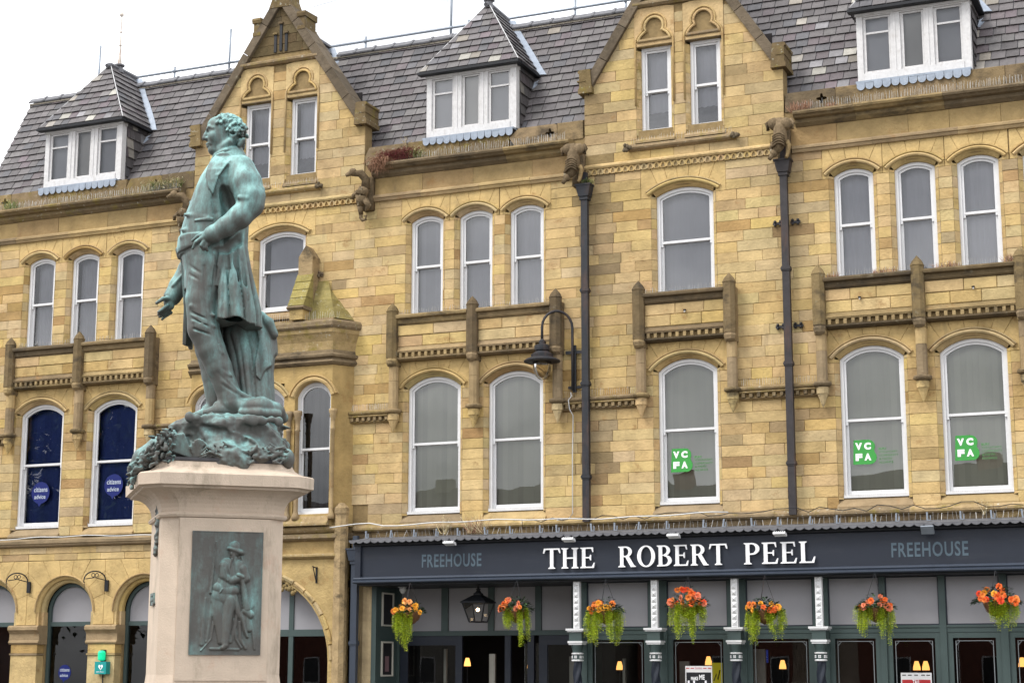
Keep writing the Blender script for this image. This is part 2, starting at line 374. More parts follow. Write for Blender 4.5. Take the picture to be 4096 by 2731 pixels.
def window(cx, w, z0, zs, za, blind, top=True, side=.0, yo=0., reveal=True, lichen=False, flat=False, head_n=6, hood=True, drop=.0, sash_mid=None, sill=True, label=None, halfhead=.27):
    """sash window with white frame, two sashes, two panes, blind, chamfered stone reveal and hood mould"""
    if flat: R, cz, th = 50, za-50, .001; za_ = za
    ol = (lambda t, a, b: rect(cx-w/2+t, cx+w/2-t, a, za-t)) if flat else None
    def O(t, zb=None): 
        if flat: return rect(cx-w/2+t, cx+w/2-t, z0+t if zb is None else zb, za-t)
        P = outline(cx, w, z0, zs, za, t)
        if zb is not None: P[0] = (P[0][0], zb); P[1] = (P[1][0], zb)
        return P
    zm = sash_mid or z0+(za-z0)*.505
    f = MB(); f.ring(O(0), O(.058), .125+yo, .25+yo)
    if sill: f.box(cx-w/2-.0, cx+w/2+.0, .08+yo, .124+yo, z0, z0+.055)
    fr = f.build('window', M_WHITE, BLD, label=label)
    s = MB(); s.ring(O(.06, zm-.005), O(.10, zm+.04), .155+yo, .20+yo)
    for sx in (-1, 1):
        x = cx+sx*(w/2-.08); s.prism([(x-.02,zm-.06),(x+.02,zm-.06),(x+.02,zm-.006),(x-.02,zm-.006)], .158+yo, .195+yo)
    s.build('sash', M_WHITE, fr)
    s = MB(); s.ring(rect(cx-w/2+.06, cx+w/2-.06, z0+.06, zm+.03), rect(cx-w/2+.105, cx+w/2-.105, z0+.13, zm-.012), .205+yo, .25+yo)
    s.build('sash', M_WHITE, fr)
    p = MB(); P = O(.10, zm+.04); p.add([(x, .178+yo, z) for x, z in P], [tuple(range(len(P)))]); p.build('pane', M_GLASS, fr)
    p = MB(); P = rect(cx-w/2+.105, cx+w/2-.105, z0+.13, zm-.012); p.add([(x, .228+yo, z) for x, z in P], [(0,1,2,3)]); p.build('pane', M_GLASS, fr)
    if blind is not None:
        b = MB(); x0, x1 = cx-w/2-.02+side, cx+w/2+.02; zt = za+.02-drop
        bt = {M_BLIND: (.42,.425,.335), M_BLUEBLIND: (.034,.062,.23), M_DARKSHEET: (.02,.016,.014)}.get(blind, (.41,.41,.445)); bt = mul(bt, u(.86,1.1))
        if blind in (M_BLIND, M_BLUEBLIND, 'slats'):      # separate vertical slats
            ns = max(7, int(w/.095))
            for k in range(ns):
                xa, xb = x0+(x1-x0)*k/ns, x0+(x1-x0)*(k+1)/ns; t_ = mul(bt, u(.88,1.08)); dy = u(.006,.03)
                b.quad((xa, .33+yo, z0), (xb+.004, .33+dy+yo, z0), (xb+.004, .33+dy+yo, zt), (xa, .33+yo, zt), t_)
        else:                                              # hanging net in soft folds
            nf = 26; ph = u(0,6); a_ = u(.003,.010)
            v = []
            for k in range(nf+1): xx = x0+(x1-x0)*k/nf; yy = .345+yo+a_*math.sin(k*1.35+ph)+a_*.6*math.sin(k*.7+2*ph); v += [(xx,yy,z0),(xx,yy,zt)]
            b.add(v, [(2*k,2*k+2,2*k+3,2*k+1) for k in range(nf)], bt)
        b.build('blind', M_NET if blind == 'slats' else blind, fr)
    if reveal:
        c = .07; rv = MB(); ymax = .124+yo
        zc = z0-.03
        while zc < zs-1e-4:
            zd = min(zs, snapd(zc+HC+.002)); 
            for sx in (-1, 1):
                x1, x0 = cx+sx*w/2, cx+sx*(w/2+c); t = stone_tint(.96)
                za_, zb_ = zc+.003, zd-.003
                for (xa, ya, xb, yb) in ((x0, -.004, x1, c), (x1, c, x1, ymax+.02)):
                    q = [(xa,ya,za_),(xb,yb,za_),(xb,yb,zb_),(xa,ya,zb_)]
                    rv.quad(*(q if sx < 0 else q[::-1]), t=t)
            zc = zd
        if flat:
            t = trim_tint(); rv.box(cx-w/2-c, cx+w/2+c, -.01, ymax+.02, za, za+.07, t)
        else:
            R, cz, th = seg(w, zs, za)
            rv.arc(cx, cz, math.pi/2+th, math.pi/2-th, [(R+c,-.006),(R+.002,c),(R+.002,ymax+.02),(R+c+.02,ymax+.02)], 12, stone_tint(.95))
        if sill: rv.add([(cx-w/2-.09,-.06,z0-.2),(cx+w/2+.09,-.06,z0-.2),(cx+w/2+.09,-.06,z0-.16),(cx-w/2-.09,-.06,z0-.16),
                (cx-w/2-.07,.12+yo,z0-.004),(cx+w/2+.07,.12+yo,z0-.004),(cx-w/2-.09,.1,z0-.2),(cx+w/2+.09,.1,z0-.2)],
               [(0,1,2,3),(3,2,5,4),(0,3,4,6),(2,1,7,5)], trim_tint(1.1))
        rv.build('reveal', M_LICHEN if lichen else M_STONE, fr)
        zb = snapd(zs); zt = snapu(za+.26); xl, xr = cx-w/2-halfhead, cx+w/2+halfhead
        HOLES.append((cx-w/2-c, cx+w/2+c, z0-.2, za+.03)); EXCL.append((cx-w/2-c-.001, cx+w/2+c+.001, z0-.21, zs+.01))
        if not flat:
            EXCL.append((xl, xr, zb, zt))
            arch_head(cx, w/2+c, zs, R+c, cz, xl, xr, zb, zt, head_n, th=math.asin((w/2+c)/(R+c)))
            if hood:
                h = MB(); a2 = math.asin(min(1, (w/2+.15)/(R+.13)))
                h.arc(cx, cz, math.pi/2+a2, math.pi/2-a2, [(R+.072,-.012),(R+.08,-.05),(R+.105,-.065),(R+.13,-.05),(R+.136,-.02)], 16, stone_tint(.97))
                h.arc(cx, cz, math.pi/2+a2, math.pi/2-a2, [(R+.146,-.015),(R+.15,-.045),(R+.168,-.05),(R+.178,-.015)], 16, stone_tint(.97))
                h.build('hood_mould', M_STONE, fr)
    return fr
# --- windows of the second floor
for i, cx in enumerate(WIN2):
    xl = min([abs(cx-x) for x in WIN2 if x != cx])
    window(cx, .71, 8.44, 10.41, 10.53, 'slats' if cx == -14.77 else M_NET, side=.10 if cx < -22.5 else (.03 if cx < -8 else .0), head_n=5,
           halfhead=min(.27, xl/2-.71/2-.002), drop=.0)
window(G1+.11, 1.11, 8.86, 10.39, 10.54, M_NET, side=.16, head_n=7, drop=.10)
window(G2, 1.11, 8.44, 10.39, 10.54, M_NET, head_n=7)
# --- windows of the first floor
for cx in WIN1: window(cx, 1.13, 4.63, 7.07, 7.29, M_BLUEBLIND if cx < -20 else M_BLIND, head_n=7, side=.05 if cx < -20 else 0)
# --- attic windows in the gables
for gx, dx, w in ((G1, -.55, .62), (G1, .55, .62), (G2, -.52, .60), (G2, .45, .60)):
    cx = gx+dx
    window(cx, w, 11.64, 13.3, 13.36, M_NET, flat=True, lichen=True, side=.10 if gx == G1 else .0, drop=.0, sash_mid=12.48)

# --- old water stains: beside the downpipes, under the ledges, on the gable shoulders
def stain(x, z, t):
    k = 0.
    for px, zt, zb, w, s_ in ((-11.05,11.3,8.2,.55,.75),(-11.1,6.45,4.9,.45,.8),(-11.75,6.5,5.6,.3,.5),(-7.4,10.9,8.8,.45,.5),(-7.6,6.5,5.2,.4,.55),(-11.1,12.6,11.4,.5,.8),(-8.0,12.7,11.6,.4,.4),(-16.5,12.6,11.9,.4,.35),(-19.9,12.7,11.6,.3,.5),(-10.6,8.5,6.7,.5,.35),(-15.75,4.9,4.4,.5,.6)):
        if zb-.3 < z < zt:
            d = 1-abs(x-px)/w
            if d > 0: k = max(k, s_*min(1, d*1.6)*min(1, (z-zb+.3)/.8)*u(.5,1.1))
    for B in BAYS+SB:
        for px in B:
            if abs(x-px) < .42 and 5.9 < z < 7.6 and u(0,1) < .75:
                q = u(.15,.5)*(1-abs(x-px)/.5); t = tuple(t[i]*(1-q)+(.27,.155,.065)[i]*q for i in range(3))
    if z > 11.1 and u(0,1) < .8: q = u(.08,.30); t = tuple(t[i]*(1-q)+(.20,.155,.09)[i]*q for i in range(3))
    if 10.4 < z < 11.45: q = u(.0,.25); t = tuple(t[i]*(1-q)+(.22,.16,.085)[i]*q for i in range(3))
    if u(0,1) < .05: k = max(k, u(.15,.45))
    k = min(k, .85); return tuple(t[i]*(1-k)+(.15,.11,.065)[i]*k for i in range(3))
# --- coursed stones of the front wall
def free(x0, x1, z0, z1, ex):
    iv = [(x0, x1)]
    for a, b, c, d in ex:
        if min(z1, d)-max(z0, c) > .03:
            nv = []
            for p, q in iv:
                if b <= p or a >= q: nv.append((p, q)); continue
                if a-p > .02: nv.append((p, a))
                if q-b > .02: nv.append((b, q))
            iv = nv
    return iv
def course(x0, x1, z0, z1, ex, lmin=.28, lmax=.80, shade=1., clipP=None, y=0., mixsplit=True, tint=None):
    for a, b in free(x0, x1, z0, z1, ex):
        x = a
        while x < b-1e-3:
            l = u(lmin, lmax)
            if b-(x+l) < .18: l = b-x
            P = rect(x+.0025, x+l-.0025, z0+.0025, z1-.0025)
            j = .0025; P = [(px+u(-j, j), pz+u(-j, j)) for px, pz in P]
            if clipP:
                P = clip_to(P, clipP)
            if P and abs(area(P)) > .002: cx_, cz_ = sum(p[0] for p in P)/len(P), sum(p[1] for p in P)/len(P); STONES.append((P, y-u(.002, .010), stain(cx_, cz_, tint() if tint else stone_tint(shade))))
            x += l
XE = -2.2   # right-hand end of the modelled terrace
EXCL += [(-19.9, -16.42, 4.4, snapu(8.3)), (-16.45,-15.95,4.4,4.85)]
for B in BAYS + SB: EXCL.append((B[0]-.02, B[-1]+.02, snapu(7.6), snapd(8.5)))
k = 0
while Z0+(k+1)*HC < 10.93:
    z = Z0+k*HC; course(-26.1, XE, z, z+HC, EXCL); k += 1
ztop = Z0+k*HC
# strip under the string course
course(-26.1, XE, ztop, 10.92, EXCL, .4, .9)
# frieze under the cornice, weathered long stones
BAYX = [(-26.1, -20.23), (-16.15, -11.43), (-7.48, XE)]
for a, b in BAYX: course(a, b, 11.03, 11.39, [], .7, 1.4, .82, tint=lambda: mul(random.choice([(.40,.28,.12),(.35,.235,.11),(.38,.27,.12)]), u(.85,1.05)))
# gables
GP = {}
for gx, hw in ((G1, 2.03), (G2, 1.95)):
    P = [(gx-hw, 10.92), (gx+hw, 10.92), (gx+hw, 12.62), (gx, 15.62), (gx-hw, 12.62)]; GP[gx] = P
    ws = [(-.55,.62),(.55,.62)] if gx == G1 else [(-.52,.60),(.45,.60)]
    ex = []
    for dx, w in ws: ex += [(gx+dx-w/2-.07, gx+dx+w/2+.07, 11.44, 13.3), (gx+dx-.40, gx+dx+.40, 13.3, 14.13)]
    ex.append((gx-1.2, gx+1.2, 14.13, 14.26))
    z = 11.12; hh = .203
    while z < 15.6:
        dark = 1. if z < 14.1 else .20
        course(gx-hw, gx+hw, z, min(z+hh, 15.6), ex, clipP=P, shade=dark)
        z += hh
    course(gx-hw, gx+hw, 10.923, 11.12, [(gx-hw-.1, gx+hw+.1, 10.9, 11.2)])
# wall backing with window openings cut out
wall = MB(); xs_hole = sorted(HOLES)
def cut(x0, x1, z0, z1, holes):
    zs = sorted({z0, z1, *[min(max(h[2], z0), z1) for h in holes], *[min(max(h[3], z0), z1) for h in holes]})
    out = []
    for a, b in zip(zs[:-1], zs[1:]):
        if b-a < 1e-4: continue
        hs = sorted([(h[0], h[1]) for h in holes if h[2] < b-1e-6 and h[3] > a+1e-6]); x = x0
        for p, q in hs:
            if p > x: out.append((x, p, a, b))
            x = max(x, q)
        if x < x1: out.append((x, x1, a, b))
    return out
lowholes = [h for h in HOLES if h[2] < 11]
for a, b, c, d in cut(-26.1, XE, 4.2, 11.7, lowholes): wall.box(a, b, .02, .30, c, d, (.2,.145,.07))
for gx, hw in ((G1, 2.03), (G2, 1.95)):
    hs = [h for h in HOLES if h[2] > 11 and abs((h[0]+h[1])/2-gx) < 1]
    for a, b, c, d in cut(gx-hw, gx+hw, 11.7, 13.40, hs):
        for Q in [clip_to(rect(a, b, c, d), GP[gx])]:
            if Q: wall.prism(Q, .02, .30, (.2,.145,.07))
    wall.prism(clip_to(rect(gx-hw, gx+hw, 13.40, 15.6), GP[gx]), .02, .30, (.2,.145,.07))
WALL = wall.build('wall', M_MORTAR, BLD)
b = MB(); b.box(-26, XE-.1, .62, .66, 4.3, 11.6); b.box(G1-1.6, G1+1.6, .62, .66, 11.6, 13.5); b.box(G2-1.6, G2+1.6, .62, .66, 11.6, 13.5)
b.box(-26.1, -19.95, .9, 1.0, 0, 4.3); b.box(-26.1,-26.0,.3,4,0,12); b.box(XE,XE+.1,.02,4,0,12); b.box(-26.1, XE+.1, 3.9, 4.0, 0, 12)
b.build('dark_room_backing', M_ROOM, BLD)  # near-black sheets paint the dark of the rooms behind openings; end walls too
def proj(p):
    v = Vector(p)-CAM; z = v.dot(FWD); return 2048+6968.5*v.dot(R2)/z, 1365.5+6968.5*v.dot(D2)/z, z
def shows(P, y=0.):
    c = (sum(p[0] for p in P)/len(P), y, sum(p[1] for p in P)/len(P)); X, Y, Z = proj(c)
    if not (-20 < X < 4116 and -20 < Y < 2750): return 0
    if 560 < X < 1130 and Y > 460: return 0            # behind the statue
    return abs(area(P))*(-c[1]+30)/Z**3
STONES.sort(key=lambda s: -shows(s[0]))
for P, y, t in STONES[:300]: MB().prism(P, y, .03, t, bev=.005).build('stone', M_STONE, WALL)
rest = MB()
for P, y, t in STONES[300:]: rest.prism(P, y, .03, t, bev=.005)
rest.build('stonework', M_STONE, WALL, stuff=True)

# --- string courses, cornice, parapet
def run(name, prof, x0, x1, L, m_=None, k=1., gap=.004, parent=BLD):
    x = x0
    while x < x1-1e-3:
        l = L*u(.8, 1.2)
        if x1-(x+l) < L*.5: l = x1-x
        dy, dz = u(-.004,.004), u(-.004,.004)
        MB().mould([(y+dy, z+dz) for y, z in prof], x+gap/2, x+l-gap/2, trim_tint(k)).build(name, m_ or M_TRIM, parent)
        x += l
STRING2 = [(.03,10.90),(-.05,10.90),(-.065,10.93),(-.065,10.95),(-.09,10.965),(-.09,11.0),(-.02,11.045),(.03,11.045)]
CORN = [(.05,11.385),(-.03,11.385),(-.10,11.44),(-.115,11.50),(-.20,11.515),(-.235,11.55),(-.27,11.56),(-.285,11.595),(-.27,11.63),(-.22,11.645),(0,11.70),(.05,11.70)]
for a, b in BAYX:
    run('string_course', STRING2, a+(.12 if a > -26 else 0), b-(.12 if b < -3 else 0), 1.3, M_STONE, 1.2)
    run('cornice', CORN, a+(.2 if a > -26 else 0), b-(.2 if b < -3 else 0), 1.35, M_TRIM if a > -20 else M_LICHEN, .72)
def quatrefoil(x, z, r):
    P = []
    for k in range(24):
        a = 2*math.pi*k/24; P.append((x+r*(.72+.30*math.cos(4*a))*math.cos(a), z+r*(.72+.30*math.cos(4*a))*math.sin(a)))
    return P
def box_around(P, x0, x1, z0, z1):
    cx = sum(p[0] for p in P)/len(P); cz = sum(p[1] for p in P)/len(P); out = []
    for px, pz in P:
        dx, dz = px-cx, pz-cz; k = 1e9
        if dx > 1e-9: k = min(k, (x1-cx)/dx)
        if dx < -1e-9: k = min(k, (x0-cx)/dx)
        if dz > 1e-9: k = min(k, (z1-cz)/dz)
        if dz < -1e-9: k = min(k, (z0-cz)/dz)
        out.append((cx+k*dx, cz+k*dz))
    return out
QF = [-25.2, -21.2, -15.4, -12.12, -6.8, -3.51]
for a, b in BAYX:
    x = a
    while x < b-.01:
        l = u(.8, 1.15)
        if b-x-l < .5: l = b-x
        q = [f for f in QF if x+.15 < f < x+l-.15]
        pm = MB(); t = trim_tint(u(.5, .9))
        if q:
            Q = quatrefoil(q[0], 11.885, .098); pm.ring(box_around(Q, x+.003, x+l-.003, 11.69, 12.06), Q, .0, .22, t)
            pm.box(x+.01, x+l-.01, .19, .24, 11.69, 12.05, (.01,.01,.01))
        else: pm.prism(rect(x+.003, x+l-.003, 11.69, 12.06), .0, .24, t, bev=.01)
        pm.build('parapet_stone', M_LICHEN if a < -20 or random.random() < .3 else M_TRIM, BLD); x += l

# --- gable dressings
for gx, hw in ((G1, 2.03), (G2, 1.95)):
    P0 = GP[gx]; sl = (15.62-12.62)/hw; nrm = math.hypot(1, sl)
    # arcaded corbel band under the sill strip
    n = int(2*hw/.125); x = gx-hw+.02; st = (2*hw-.04)/n
    bm = MB(); bm.mould([(.03,11.04),(-.06,11.04),(-.085,11.07),(-.085,11.10),(-.03,11.135),(.03,11.135)], gx-hw+.02, gx+hw-.02, stone_tint())
    bm.box(gx-hw+.02, gx+hw-.02, -.012, .03, 10.925, 11.04, stone_tint(.92))
    bm.build('corbel_band', M_STONE, BLD)
    for k in range(n):
        xa = x+k*st; xm = xa+st/2
        Nc = [(xm-.034,10.93),(xm+.034,10.93),(xm+.036,10.96),(xm+.028,10.99),(xm+.012,11.012),(xm,11.022),(xm-.012,11.012),(xm-.028,10.99),(xm-.036,10.96)]
        MB().ring(box_around(Nc, xa, xa+st, 10.925, 11.04), Nc, -.042, -.012, stone_tint(.98)).build('corbel_arch', M_STONE, BLD)
    # sill strip with carved bosses
    sx0, sx1 = (gx-1.05, gx+1.05)
    MB().mould([(.03,11.30),(-.04,11.30),(-.09,11.33),(-.105,11.36),(-.09,11.395),(.02,11.47),(.03,11.47)], sx0, sx1, trim_tint(.85)).build('sill_strip', M_LICHEN, BLD)
    for x in (sx0, sx1):
        bb = MB()
        for k in range(14):
            a = u(0, 6.28); r = u(.02,.07); bb.ball((x+r*math.cos(a), -.09-u(0,.05), 11.35+r*math.sin(a)), u(.025,.042), 6, 4, mul((.14,.11,.07), u(.6,1.2)))
        bb.build('carved_boss', M_TRIM, BLD, smooth=True)
    # trefoil heads
    for dx, w in ([(-.55,.62),(.55,.62)] if gx == G1 else [(-.52,.60),(.45,.60)]):
        c = gx+dx; T = []; h = w/2
        a1 = math.asin(.15/.19)
        for k in range(6): a = k/5*math.radians(62); T.append((c+h+.02-.34*(1-math.cos(a)), 13.44+.34*math.sin(a)*.72))
        zc = 13.735; r = .185
        for k in range(13): a = -math.radians(25)+k/12*math.radians(230); T.append((c+r*math.cos(a), zc+r*math.sin(a)))
        L = [(2*c-px, pz) for px, pz in T[:6]][::-1]; T = T+L
        full = [(c+h+.02, 13.43)]+T+[(c-h-.02, 13.43)]
        hm = MB(); O_ = box_around(full, c-.398, c+.398, 13.31, 14.125)
        hm.ring(O_, full, -.012, .10, stone_tint())
        hm.build('window_head', M_STONE, BLD)
        tm = MB(); tm.box(c-.38, c+.38, .045, .09, 13.43, 14.0, stone_tint(.92)); tm.mould([(.045,13.43),(-.03,13.43),(-.05,13.45),(-.04,13.49),(.045,13.53)], c-h, c+h, trim_tint())
        tm.mould([(.045,13.62),(.03,13.62),(.03,13.67),(.045,13.67)], c-.15, c+.15, stone_tint(.8))
        tm.build('tympanum', M_STONE, BLD)
        def off(P, d): return [(px+(d if px > c else -d)*(1 if abs(px-c) > .05 else 0), pz+(d if pz > 13.7 else 0)) for px, pz in P]
        rm = MB(); rm.tube([(px, -.02, pz) for px, pz in T], .026, 6, stone_tint(.95))
        T2 = []
        for px, pz in T:
            ddx, ddz = px-c, pz-13.62; l = math.hypot(ddx, ddz); T2.append((px+ddx/l*.065, pz+ddz/l*.065))
        rm.tube([(T2[0][0], -.02, 12.2)]+[(px, -.02, pz) for px, pz in T2]+[(T2[-1][0], -.02, 12.2)], .022, 6, stone_tint(.9))
        rm.build('trefoil_moulding', M_STONE, BLD, smooth=True)
    # band and slits
    MB().mould([(.03,14.13),(-.05,14.13),(-.10,14.17),(-.10,14.21),(-.05,14.25),(.03,14.27)], gx-.92, gx+.92, trim_tint(.9)).build('gable_band', M_LICHEN, BLD)
    for dx, za, zb in ((-.13,14.40,14.78),(0,14.42,15.0),(.13,14.40,14.78)):
        MB().box(gx+dx-.03, gx+dx+.03, -.024, .01, za, zb, (.008,.007,.006)).build('slit', M_BLACK, BLD)
        MB().box(gx+dx-.05, gx+dx+.05, -.05, .0, zb+.01, zb+.05, trim_tint(.5)).build('slit_hood', M_TRIM, BLD)
    # raking copings, cut into stones, kneelers, finial
    for sx in (-1, 1):
        n = 5
        for k in range(n):
            a, b_ = k/n+.0015, (k+1)/n-.0015
            def pt(t, o_): return (gx+sx*(hw+.02)*(1-t)+sx*o_*sl/nrm, 12.60+(15.66-12.60)*t+o_/nrm)
            P = [pt(a, -.13), pt(a, .055), pt(b_, .055), pt(b_, -.13)]
            if sx > 0: P = [P[0], P[1], P[2], P[3]]
            else: P = P[::-1]
            if area(P) < 0: P = P[::-1]
            MB().prism(P, -.09, .46, mul((.125,.098,.068), u(.85,1.2)), bev=.006).build('coping_stone', M_TRIM, BLD)
        xk = gx+sx*(hw+.0)
        km = MB(); t = trim_tint(.55)
        K_ = [(-.20,12.55),(.085,12.55),(.085,12.63),(.06,12.66),(.06,12.94),(.085,12.96),(.085,13.0),(.05,13.02),(-.16,13.02)]
        K_ = [(xk+sx*a_, b2_) for a_, b2_ in K_]
        km.prism(K_ if sx > 0 else K_[::-1], -.125, .46, t)
        km.box(xk-.10, xk+.07, -.135, .47, 12.78, 12.81, mul(t,.9))
        km.build('kneeler', M_LICHEN, BLD)
        xk = gx+sx*.54; t = mul(t,.85)
        km = MB(); km.box(xk-.10, xk+.08, -.10, .40, 14.80, 14.88, t); km.box(xk-.09, xk+.06, -.08, .38, 14.88, 15.08, t)
        km.mould([(.4,15.08),(-.11,15.08),(-.13,15.14),(-.11,15.19),(.4,15.22)], xk-.11, xk+.09, t)
        km.build('kneeler', M_LICHEN, BLD)
    fm = MB(); fm.prism([(gx-.26,15.36),(gx+.26,15.36),(gx+.17,15.60),(gx+.15,15.95),(gx-.15,15.95),(gx-.17,15.60)], -.1, .42, trim_tint(.45)); fm.prism([(gx-.24,15.95),(gx+.24,15.95),(gx+.05,16.5),(gx-.05,16.5)], -.12, .44, trim_tint(.6))
    fm.build('gable_finial', M_LICHEN, BLD)

# --- balconies: panel, cap, dentils, pinnacles on colonnettes
dent = MB().prism([(-.028,0),(.028,0),(.03,.03),(.03,.095),(-.03,.095),(-.03,.03)], -.055, .04, (.33,.24,.12), bev=.006).mesh('dentil', M_TRIM)
dent2 = MB().prism([(-.028,0),(.028,0),(.03,.03),(.03,.075),(-.03,.075),(-.03,.03)], -.055, .04, (.27,.20,.11), bev=.006).mesh('dentil', M_TRIM)
for B in BAYS + SB:
    dk = .62 if B[0] < -20 else (.45 if B[0] > -11 else .7)
    bal = MB(); bal.box(B[0], B[-1], -.12, .02, 7.62, 8.42, (.3,.22,.1)); bal = bal.build('balcony', M_MORTAR, BLD)
    for p, q in zip(B[:-1], B[1:]):
        a, b_ = p+.10, q-.10
        MB().mould([(.02,8.30),(-.17,8.30),(-.20,8.33),(-.20,8.41),(-.27,8.43),(-.275,8.47),(-.24,8.505),(.05,8.52),(.05,8.3)], a, b_, trim_tint(dk)).build('balcony_cap', M_TRIM, bal)
        MB().mould([(.0,7.60),(-.13,7.60),(-.185,7.63),(-.185,7.66),(-.13,7.665),(-.13,7.66)], a, b_, trim_tint(dk)).build('balcony_moulding', M_TRIM, bal)
        MB().mould([(.0,7.755),(-.19,7.755),(-.205,7.79),(-.17,7.82),(-.15,7.87),(.0,7.87)], a, b_, trim_tint(dk+.3)).build('balcony_moulding', M_STONE, bal)
        n = round((b_-a)/.135)
        for k in range(n): place('dentil', dent, bal, loc=(a+(k+.5)*(b_-a)/n, -.13, 7.662))
        for z1, z2 in ((7.872, 8.085), (8.088, 8.298)):
            x = a
            while x < b_-.01:
                l = u(.35, .85)
                if b_-x-l < .3: l = b_-x
                MB().prism(rect(x+.004, x+l-.004, z1+.003, z2-.003), -.15-u(0,.02), -.1, stone_tint(u(.9,1.05)), bev=.012).build('balcony_stone', M_STONE, bal); x += l
    for x, z in {-9.42: ((-9.40,8.13),), -6.92: ((-6.2,8.10),(-4.25,8.12))}.get(-9.42 if len(B) == 2 else B[0], ()):
        MB().lathe([(.028,0),(.028,.02)], (x,-.19,z), 8, (.01,.01,.01)).build('weep_hole', M_BLACK, bal); MB().tube([(x,-.15,z),(x+.005,-.23,z-.03)], .013, 6).build('weep_pipe', M_WHITE, bal)
    for x in B:
        pm = MB(); t = trim_tint(.75); yc = -.20
        pm.lathe([(.118,7.66),(.118,8.56),(.128,8.58),(.09,8.66),(.0,8.76)], (x,yc,0), 8, mul(t,.72), math.pi/8)
        pm.lathe([(.05,7.49),(.10,7.53),(.118,7.60),(.105,7.64),(.118,7.66)], (x,yc,0), 8, trim_tint(), math.pi/8)
        pm.box(x-.10, x+.10, yc, .02, 7.5, 8.5, t)
        pm.build('pinnacle', M_TRIM, bal)
        pm = MB(); t = trim_tint(1.15)
        pm.lathe([(.098,7.21),(.098,7.50)], (x,-.11,0), 10, t); pm.lathe([(.098,6.67),(.098,7.205)], (x,-.11,0), 10, trim_tint(1.15))
        pm.build('colonnette', M_STONE, bal, smooth=False)
        pm = MB(); pm.lathe([(.10,6.57),(.155,6.60),(.165,6.63),(.15,6.66),(.10,6.67)], (x,-.11,0), 12, trim_tint(.8)); pm.lathe([(.0,6.20),(.02,6.24),(.095,6.44),(.11,6.45),(.11,6.565)], (x,-.11,0), 8, stone_tint(), math.pi/8)
        pm.build('colonnette_corbel', M_TRIM, bal)
# --- dentilled string between the bays
for a, b_ in ((-26.1,-24.75),(-20.92,-19.75),(-16.36,-15.48),(-11.82,-10.39),(-8.44,-7.03),(-3.34,XE)):
    sm = MB(); t = trim_tint(.75)
    sm.mould([(.03,6.59),(-.08,6.59),(-.115,6.61),(-.125,6.64),(-.10,6.67),(.03,6.70)], a, b_, t); sm.mould([(.03,6.545),(-.09,6.545),(-.11,6.565),(-.09,6.585),(.03,6.585)], a, b_, trim_tint(.8)); sm.mould([(.03,6.44),(-.05,6.44),(-.075,6.46),(-.04,6.475),(.03,6.475)], a, b_, t)
    so = sm.build('string_course', M_LICHEN, BLD)
    n = round((b_-a)/.135)
    for k in range(n): place('dentil', dent2, so, loc=(a+(k+.5)*(b_-a)/n, -.035, 6.472))
# voussoirs of all window heads are children of the wall (added with the arcade below)

# ================================================================= ground floor arcade on the left
ARC = [-24.99, -23.03, -21.07]
for cx in ARC:
    arch_head(cx, .72, 2.87, .72, 2.87, cx-.978, cx+.978, 2.6, 3.93, 9, y1=.2, th=math.pi/2)
    arm = MB()
    arm.arc(cx, 2.87, math.pi, 0, [(.725,-.02),(.735,-.05),(.75,-.055),(.765,-.02)], 22, stone_tint(.9))
    for r0, y0 in ((.665,.03),(.60,.11)): arm.arc(cx, 2.87, math.pi, 0, [(r0+.06,y0-.03),(r0+.01,y0),(r0,y0+.03),(r0+.005,y0+.10),(r0+.12,y0+.10)], 22, stone_tint(.95))
    for sx in (-1, 1):
        for r0, y0 in ((.665,.03),(.60,.11)): arm.box(cx+sx*(r0+.03)-.03, cx+sx*(r0+.03)+.03, y0-.02, y0+.12, 2.58, 2.87, stone_tint(.95))
    arm.build('arch_moulding', M_STONE, BLD)
    f = MB(); Oo = [(cx-.6,0),(cx+.6,0)]+[(cx+.6*math.cos(a), 2.87+.6*math.sin(a)) for a in np.linspace(0, math.pi, 17)]
    Ii = [(cx-.53,.1),(cx+.53,.1)]+[(cx+.53*math.cos(a), 2.87+.53*math.sin(a)) for a in np.linspace(0, math.pi, 17)]
    f.ring(Oo, Ii, .24, .32); f.box(cx-.53, cx+.53, .25, .31, 2.58, 2.67)
    fo = f.build('arched_window', M_GREEN, BLD)
    p = MB(); P = [(cx-.53,2.67),(cx+.53,2.67)]+[(cx+.53*math.cos(a), 2.87+.53*math.sin(a)) for a in np.linspace(0, math.pi, 17)]
    p.add([(x,.30,z) for x, z in P], [tuple(range(len(P)))]); p.build('panel', M_PANEL, fo)
    p = MB(); p.quad((cx-.53,.285,.1),(cx+.53,.285,.1),(cx+.53,.285,2.58),(cx-.53,.285,2.58)); p.build('pane', M_GLASS2, fo)
for z0_, z1_ in ((3.935, 4.075), (4.078, 4.22)): course(-26.1, -20.05, z0_, z1_, [], .35, .7, 1.05)
ARCST = [s for s in STONES if False]
n0 = len(STONES)
for cx in (-25.97, -24.01, -22.05, -20.09):
    pm = MB(); w = .335
    pm.box(cx-w, cx+w, -.02, .3, 0, 1.98, stone_tint(1.05)); pm.box(cx-w-.02, cx+w+.02, -.045, .3, 1.985, 2.02, trim_tint()); pm.box(cx-w, cx+w, -.02, .3, 2.025, 2.2, stone_tint(1.05))
    pm.mould([(.3,2.205),(-.03,2.205),(-.06,2.24),(-.05,2.27),(-.03,2.29),(-.03,2.42),(-.06,2.46),(-.105,2.5),(-.105,2.56),(-.06,2.595),(.3,2.595)], cx-w-.05, cx+w+.05, trim_tint(1.25))
    pm.build('arcade_pier', M_STONE, BLD)
